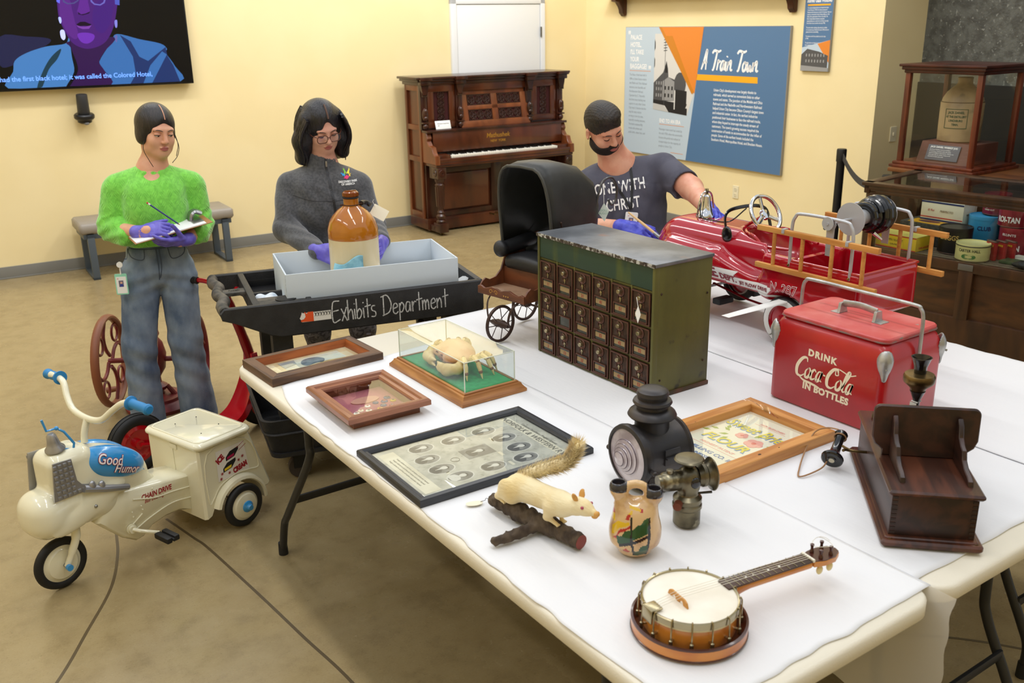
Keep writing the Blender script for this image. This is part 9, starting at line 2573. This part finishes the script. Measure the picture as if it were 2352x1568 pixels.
for s in (-1, 1):
 rim = [(p[0] + s * 0.032, -0.104 + 0.10 * (abs(p[0] + s * 0.032)) ** 2 * 6, p[1] - 0.006) for p in rrect(0.052, 0.040, 0.017, 5)]
 MB().tube([tuple(MH @ Vector(p)) for p in rim], 0.0022, 6, loop=True).build('rim', m_gf, gs)
 MB().add([tuple(MH @ Vector(p)) for p in rim], [tuple(range(len(rim)))]).build('lens', glass('eyeglass_lens', (0.97, 0.97, 0.97), refl=1.4), gs)
 MB().tube([tuple(MH @ Vector(p)) for p in ((s * 0.057, -0.092, 0.002), (s * 0.074, -0.070, 0.004), (s * 0.083, 0.0, 0.002))], 0.002, 6).build('temple', m_gf, gs)
MB().tube([tuple(MH @ Vector(p)) for p in ((-0.007, -0.104, 0.0), (0, -0.108, 0.003), (0.007, -0.104, 0.0))], 0.002, 6).build('bridge', m_gf, gs)
m_flc = mat('charcoal_fleece', (82, 83, 87), r=0.95, c2=(66, 67, 71), ns=90, bump=0.3, bs=260, sheen=0.4)
fl = [rbx((0.078, 0.0, 1.11), (0.175, 0.125, 0.165), 0.10), rbx((0.078, 0.005, 0.93), (0.172, 0.130, 0.110), 0.09, '+', 0.05), ell((0.08, -0.09, 1.08), (0.13, 0.06, 0.09), '+', 0.05), cap((0.07, 0.015, 1.255), (-0.085, 0.008, 1.205), 0.062, 0.060, '+', 0.04), cap((0.07, 0.015, 1.255), (0.235, 0.008, 1.190), 0.062, 0.060, '+', 0.04),
 cap((-0.10, 0.0, 1.185), (-0.125, -0.10, 1.00), 0.066, 0.064, '+', 0.03), cap((-0.125, -0.10, 1.00), (0.015, -0.365, 0.945), 0.062, 0.044, '+', 0.03), cap((0.245, 0.0, 1.175), (0.295, -0.10, 0.99), 0.064, 0.060, '+', 0.03), cap((0.295, -0.10, 0.99), (0.315, -0.35, 0.965), 0.058, 0.042, '+', 0.03),
 cap((0.070, 0.012, 1.27), (0.073, 0.004, 1.335), 0.078, 0.070, '+', 0.02), cap((0.073, 0.002, 1.325), (0.085, -0.01, 1.45), 0.060, 0.066, '-', 0.006)]
fleece = sdf_mesh('fleece_jacket', fl, 0.0055, m_flc, w2, fn=lambda D, X, Y, Z: D + 0.003 * np.sin(70 * (X + Y) + 50 * Z) * (Y < -0.12) + 0.0022 * np.sin(46 * Z + 22 * X))
MFr = basis((0, -0.5, 0), (1, 0, 0), (0, 0, 1), (0, -1, 0))
zp = conform(MB().ribbon(catmull([(0.088, 1.338), (0.088, 1.28), (0.100, 1.20), (0.112, 1.10), (0.112, 1.0)], 12), 0.012, MFr).build('zipper', mat('zip_black', (34, 34, 38), r=0.5), w2, smooth=False), fleece)
MB().b2((0.084, -0.090, 1.295), (0.093, -0.084, 1.322), 0.002).build('zip_pull', m_steel, w2)
for q in ([(-0.085, 1.165), (0.0, 1.142), (0.105, 1.135)], [(0.118, 1.135), (0.18, 1.14), (0.24, 1.155)]):
 conform(MB().ribbon(catmull(q, 10), 0.003, MFr).build('seam', mat('fleece_seam', (56, 56, 60), r=0.9), w2, smooth=False), fleece, off=0.0006)
for c, pl in (((130, 200, 40), [(0.172, 1.252), (0.168, 1.282), (0.182, 1.262)]), ((240, 220, 30), [(0.182, 1.258), (0.200, 1.276), (0.196, 1.254)]), ((40, 150, 220), [(0.162, 1.250), (0.154, 1.262), (0.172, 1.258), (0.174, 1.246)]), ((226, 40, 110), [(0.172, 1.246), (0.182, 1.250), (0.196, 1.246), (0.186, 1.234), (0.168, 1.238)]), ((240, 200, 40), [(0.190, 1.250), (0.204, 1.256), (0.198, 1.244)])):
 patch(pl, mat('logo_%d_%d' % c[:2], c, r=0.6), w2, MFr, fleece, 'logo_petal', step=0.003, off=0.002)
for k, ln in enumerate(('DISCOVERY PARK', 'OF AMERICA')):
 conform(text(ln, 0.0135, m_white, w2, MFr @ T_(0.186, 1.218 - 0.0125 * k, 0), bold=0.0005, sx=0.85), fleece, off=0.0015)
m_leg = mat('patterned_leggings', (138, 136, 144), r=0.8, c2=(92, 90, 100), ns=22, nd=2, lo=0.47, hi=0.53, dist=2.5)
sdf_mesh('leggings', [ell((0.08, 0.01, 0.84), (0.165, 0.125, 0.13)), cap((0.0, 0.0, 0.80), (-0.022, -0.02, 0.44), 0.092, 0.066, '+', 0.03), cap((-0.022, -0.02, 0.44), (-0.015, 0.02, 0.08), 0.064, 0.042, '+', 0.03), cap((0.17, 0.0, 0.80), (0.212, -0.02, 0.44), 0.092, 0.068, '+', 0.012), cap((0.212, -0.02, 0.44), (0.20, 0.02, 0.08), 0.064, 0.042, '+', 0.03)], 0.008, m_leg, w2)
for x in (-0.015, 0.20):
 shoe(w2, x, -0.02, 0, m_blackpl)
iw = w2.matrix_basis.inverted()
jc_ = iw @ Vector((1.815, 3.905, 0))
g2 = sdf_mesh('glove', hand(hm((0.020, -0.385, 0.948), (0.80, -0.50, -0.32), (-0.55, -0.62, 0.56)), 1, (0.14, 0.16, 0.18, 0.20), thumb=(0.80, 0.62, 0.10), tc=0.5, s=1.04, spread=0.10) + [cap((-0.002, -0.355, 0.950), (0.022, -0.385, 0.948), 0.033, 0.030, '+', 0.01)], 0.003, m_glove, w2)
sdf_mesh('glove', hand(hm((0.318, -0.372, 0.968), (-0.20, -0.97, 0.0), (0.97, -0.20, 0.1)), 1, (0.30, 0.32, 0.34, 0.36), thumb=(0.6, 0.7, -0.3)) + [cap((0.315, -0.345, 0.968), (0.318, -0.372, 0.968), 0.033, 0.030, '+', 0.01)], 0.003, m_glove, w2)
cl_ = MB()
def cloth_fn(u, v):
 a = R_(200 + 62 * u)
 z = 0.845 + 0.125 * v + 0.012 * math.sin(u * 6 + v * 3)
 r_ = 0.118 + 0.010 * abs(math.sin(5 * u + 2 * v)) + 0.022 * (1 - u) * (1 - v)
 return (1.815 + r_ * math.cos(a), 3.905 + r_ * math.sin(a), z - 0.03 * (1 - u) * v)
cl_.grid(22, 18, cloth_fn)
tag(cl_.build('cleaning_cloth', mat('pale_blue_cloth', (146, 198, 214), r=0.95, c2=(126, 180, 200), ns=40, bump=0.6, bs=40), None, ang=180, solid=0.003), 'pale blue cloth pressed against the amber jug by a gloved hand', 'cloth')
# --- man in dark T-shirt
w3 = thing('person', 'bearded man in slate T-shirt leaning over the table with a brush', 'person', (3.10, 3.62, 0), -40.58)
MH = Matrix.Translation((-0.040, -0.105, 1.462)) @ Matrix.Rotation(R_(28), 4, 'Z') @ Matrix.Rotation(R_(-16), 4, 'Y') @ Matrix.Rotation(R_(28), 4, 'X') @ Matrix.Scale(1.06, 4)
MHr = Matrix.Translation((-0.040, -0.105, 1.462)) @ Matrix.Rotation(R_(28), 4, 'Z') @ Matrix.Rotation(R_(-16), 4, 'Y') @ Matrix.Rotation(R_(28), 4, 'X')
hpm = head_prims(1.06, True)
hp = xf(hpm, MHr) + [cap((-0.02, -0.07, 1.39), (0.035, -0.02, 1.25), 0.066, 0.078, '+', 0.03), cap((0.035, -0.02, 1.25), (0.05, -0.01, 1.17), 0.10, 0.12, '+', 0.04)]
arms = [cap((-0.185, -0.01, 1.15), (-0.150, -0.20, 1.00), 0.058, 0.050), cap((-0.150, -0.20, 1.00), (0.055, -0.45, 1.052), 0.050, 0.032, '+', 0.02), cap((0.055, -0.45, 1.052), (0.075, -0.47, 1.055), 0.031, 0.031, '+', 0.02), cap((0.27, -0.03, 1.26), (0.375, -0.24, 1.195), 0.062, 0.054, '+', 0.01), cap((0.375, -0.24, 1.195), (0.425, -0.50, 1.155), 0.053, 0.034, '+', 0.02), cap((0.425, -0.50, 1.155), (0.432, -0.53, 1.15), 0.033, 0.032, '+', 0.02)]
core = [rbx((0.06, 0, 1.06), (0.17, 0.11, 0.18), 0.08), ell((0.08, 0, 0.86), (0.17, 0.13, 0.12), '+', 0.05), cap((-0.02, 0, 0.82), (-0.05, 0, 0.08), 0.09, 0.045, '+', 0.03), cap((0.17, 0, 0.82), (0.20, 0, 0.08), 0.09, 0.045, '+', 0.03)]
body3 = join_raw('body', [sdf_mesh('', hp, 0.0034, None, raw=True), sdf_mesh('', arms, 0.006, None, raw=True), sdf_mesh('', core, 0.013, None, raw=True)], m_skin3, w3)
m_hair3 = mat('hair_dark_brown', (30, 24, 20), r=0.5, c2=(48, 38, 30), ns=50, st=(1, 3, 1), bump=1.0, bs=110)
face_parts(w3, body3, MHr, m_hair3, m_iris, mat('lip_man', (186, 106, 100), r=0.45), 0.95, 0.0034)
sdf_mesh('hair', xf([ell((0, 0.014, 0.036), (0.082 * 1.02, 0.100, 0.094)), ell((0, -0.03, 0.095), (0.062, 0.062, 0.036), '+', 0.03), ell((0, -0.122, -0.040), (0.085, 0.088, 0.098), '-', 0.008), rbx((0, 0.0, -0.13), (0.2, 0.2, 0.10), 0.0, '-', 0.01), ell((-0.085, -0.010, -0.022), (0.03, 0.038, 0.036), '-', 0.006), ell((0.085, -0.010, -0.022), (0.03, 0.038, 0.036), '-', 0.006)], MHr), 0.0038, m_hair3, w3,
 fn=lambda D, X, Y, Z: D + 0.0016 * np.sin(X * 420 + Z * 160) * np.sin(Y * 330 + Z * 120))
def beard_fn(D, X, Y, Z):
 I = np.array(MHr.inverted())
 x, y, z = [I[r][0] * X + I[r][1] * Y + I[r][2] * Z + I[r][3] for r in range(3)]
 D = D - 0.0065
 edge = -0.030 - 0.33 * np.maximum(0, -y - 0.02) - 0.006 * np.sin(x * 60)
 mou = np.minimum((x / 0.0225) ** 2 + ((z + 0.0600) / 0.0125) ** 2, 9)
 region = np.maximum(z - edge, (1 - mou) * 0.02)
 tache = np.maximum(np.abs(z + 0.0455) - 0.0068, np.abs(x) - 0.026 + (z + 0.0455) * 0.6)
 region = np.minimum(region, np.where(y < -0.06, tache, 1.0))
 return np.maximum(np.maximum(D, region), y - 0.012)
hbp = [p for p in hpm if not (p[0] == 'ell' and abs(p[1][0]) > 0.07)]
sdf_mesh('beard', xf(hbp, MHr), 0.0034, mat('beard_dark', (28, 20, 17), r=0.8, bump=0.8, bs=160), w3, fn=beard_fn)
m_tee = mat('slate_jersey', (82, 82, 96), r=0.9, c2=(72, 72, 86), ns=12, bump=0.15, bs=200)
te = [rbx((0.06, 0.0, 1.10), (0.215, 0.150, 0.175), 0.11), rbx((0.075, 0.0, 0.92), (0.215, 0.160, 0.120), 0.11, '+', 0.05), ell((0.06, -0.10, 1.06), (0.16, 0.08, 0.13), '+', 0.05), cap((0.035, -0.015, 1.225), (-0.165, -0.008, 1.150), 0.082, 0.076, '+', 0.04), cap((0.035, -0.015, 1.225), (0.245, -0.02, 1.255), 0.082, 0.072, '+', 0.04),
 cap((-0.180, -0.01, 1.145), (-0.160, -0.13, 1.045), 0.078, 0.080, '+', 0.03), cap((0.255, -0.03, 1.250), (0.345, -0.185, 1.205), 0.078, 0.074, '+', 0.03), cap((0.03, -0.04, 1.22), (-0.01, -0.08, 1.40), 0.070, 0.088, '-', 0.010), cap((0.375, -0.24, 1.19), (0.47, -0.44, 1.15), 0.085, 0.13, '-', 0.006)]
tee = sdf_mesh('t_shirt', te, 0.0058, m_tee, w3, fn=lambda D, X, Y, Z: D + 0.0035 * np.sin(30 * X - 42 * Z + 4 * np.sin(20 * X)) * (Z < 1.2))
for ln, x, z, sz in (('ONE WITH', 0.045, 1.165, 0.072), ('CHRIST', 0.062, 1.085, 0.072)):
 conform(text(ln, sz, m_white, w3, MFr @ T_(x, z, 0, rz=9), bold=0.0012, sx=0.66, space=1.05), tee, off=0.002)
conform(text('flo', 0.022, m_white, w3, MFr @ T_(0.335, 1.225, 0, rz=25), bold=0.001), tee, off=0.002)
for q in ([(-0.03, 1.27), (0.02, 1.20), (0.07, 1.13), (0.096, 1.085)], [(0.09, 1.28), (0.10, 1.22), (0.10, 1.15), (0.098, 1.085)]):
 conform(MB().ribbon(catmull(q, 10), 0.012, MFr).build('lanyard', mat('lanyard_black', (20, 20, 24), r=0.6), w3, smooth=False), tee, off=0.003)
badge('white photo badge on the lanyard of the man in the slate T-shirt', w3.matrix_basis @ basis((0.098, -0.205, 1.030), (0.99, 0.05, -0.1), (0.1, 0.0, 0.99), (0.05, -0.99, 0)), m_white, 0.06, 0.09)
sdf_mesh('trousers', [ell((0.08, 0.0, 0.83), (0.20, 0.15, 0.14)), cap((-0.01, 0.0, 0.78), (-0.05, 0.0, 0.05), 0.105, 0.07, '+', 0.03), cap((0.17, 0.0, 0.78), (0.20, 0.0, 0.05), 0.105, 0.07, '+', 0.012), rbx((0, 0, -0.06), (0.5, 0.5, 0.08), 0, '-', 0.004)], 0.01, mat('dark_denim', (48, 54, 70), r=0.85), w3)
for x in (-0.05, 0.20):
 shoe(w3, x, -0.02, 0, m_blackpl)
sdf_mesh('glove', hand(hm((0.072, -0.468, 1.055), (0.86, -0.45, -0.10), (-0.15, -0.45, 0.88)), 1, (0.50, 0.58, 0.62, 0.62), thumb=(0.8, 0.5, -0.3), s=1.08) + [cap((0.045, -0.44, 1.052), (0.072, -0.468, 1.055), 0.036, 0.033, '+', 0.01)], 0.0032, m_gloveb, w3)
sdf_mesh('glove', hand(hm((0.432, -0.535, 1.150), (0.45, -0.85, -0.12), (0.45, 0.25, 0.86)), 1, (0.38, 0.42, 0.44, 0.46), thumb=(0.7, 0.6, -0.2), s=1.06) + [cap((0.427, -0.505, 1.154), (0.432, -0.535, 1.15), 0.037, 0.034, '+', 0.01)], 0.0032, m_gloveb, w3)
bs_ = thing('paint_brush', 'small wooden handled brush in the gloved hand of the man', 'brush', M=w3.matrix_basis)
ba, bb_ = Vector((0.080, -0.47, 1.125)), Vector((0.245, -0.585, 1.015))
db = bb_ - ba
MB().tube([tuple(ba), tuple(ba + db * 0.4), tuple(ba + db * 0.72)], [0.004, 0.0065, 0.006], 10).build('handle', mat('birch_handle', (222, 184, 130), r=0.4), bs_)
MB().cyl(tuple(ba + db * 0.70), tuple(ba + db * 0.86), 0.0075, n=12).build('ferrule', m_steel, bs_)
MB().cyl(tuple(ba + db * 0.86), tuple(bb_), 0.0070, 0.003, n=12).build('bristles', m_white, bs_)
fcb = [o for o in fc.children if o.name.startswith('car_body')][0]
for M, dx, pls in ((basis((-0.5, 0, 0), (0, -1, 0), (0, 0, 1), (-1, 0, 0)), 0, None),):
 m_fw = mat('flash_white', (238, 236, 232), r=0.3)
 patch([(-0.44, 0.196), (0.10, 0.190), (0.125, 0.222), (-0.075, 0.226), (-0.055, 0.250), (-0.44, 0.255)], m_fw, fc, M, fcb, 'white_flash', 0.005, 0)
 patch([(0.04, 0.178), (0.29, 0.178), (0.265, 0.189), (0.04, 0.189)], m_fw, fc, M, fcb, 'white_flash', 0.005, 0)
 for s_, sz, x, z, bo, sx in (('FIRE', 0.062, -0.225, 0.202, 0.0015, 1), ('DEPT.', 0.036, -0.110, 0.201, 0.0014, 1), ('JET FLOW DRIVE', 0.020, 0.025, 0.200, 0.0007, 0.98)):
  conform(text(s_, sz, mat('flash_maroon', (140, 30, 50), r=0.4), fc, M @ T_(x, z, 0), bold=bo, ext=0.0002, sx=sx), fcb, 0, 0.0022)
 conform(text('N. 287', 0.052, m_white, fc, M @ T_(0.175, 0.212, 0), bold=0.0014, ext=0.0002, sx=0.85), fcb, 0, 0.0018)
 conform(text('N. 287', 0.052, m_fred, fc, M @ T_(0.175, 0.212, 0), bold=-0.0005, ext=0.0002, sx=0.85), fcb, 0, 0.0026)
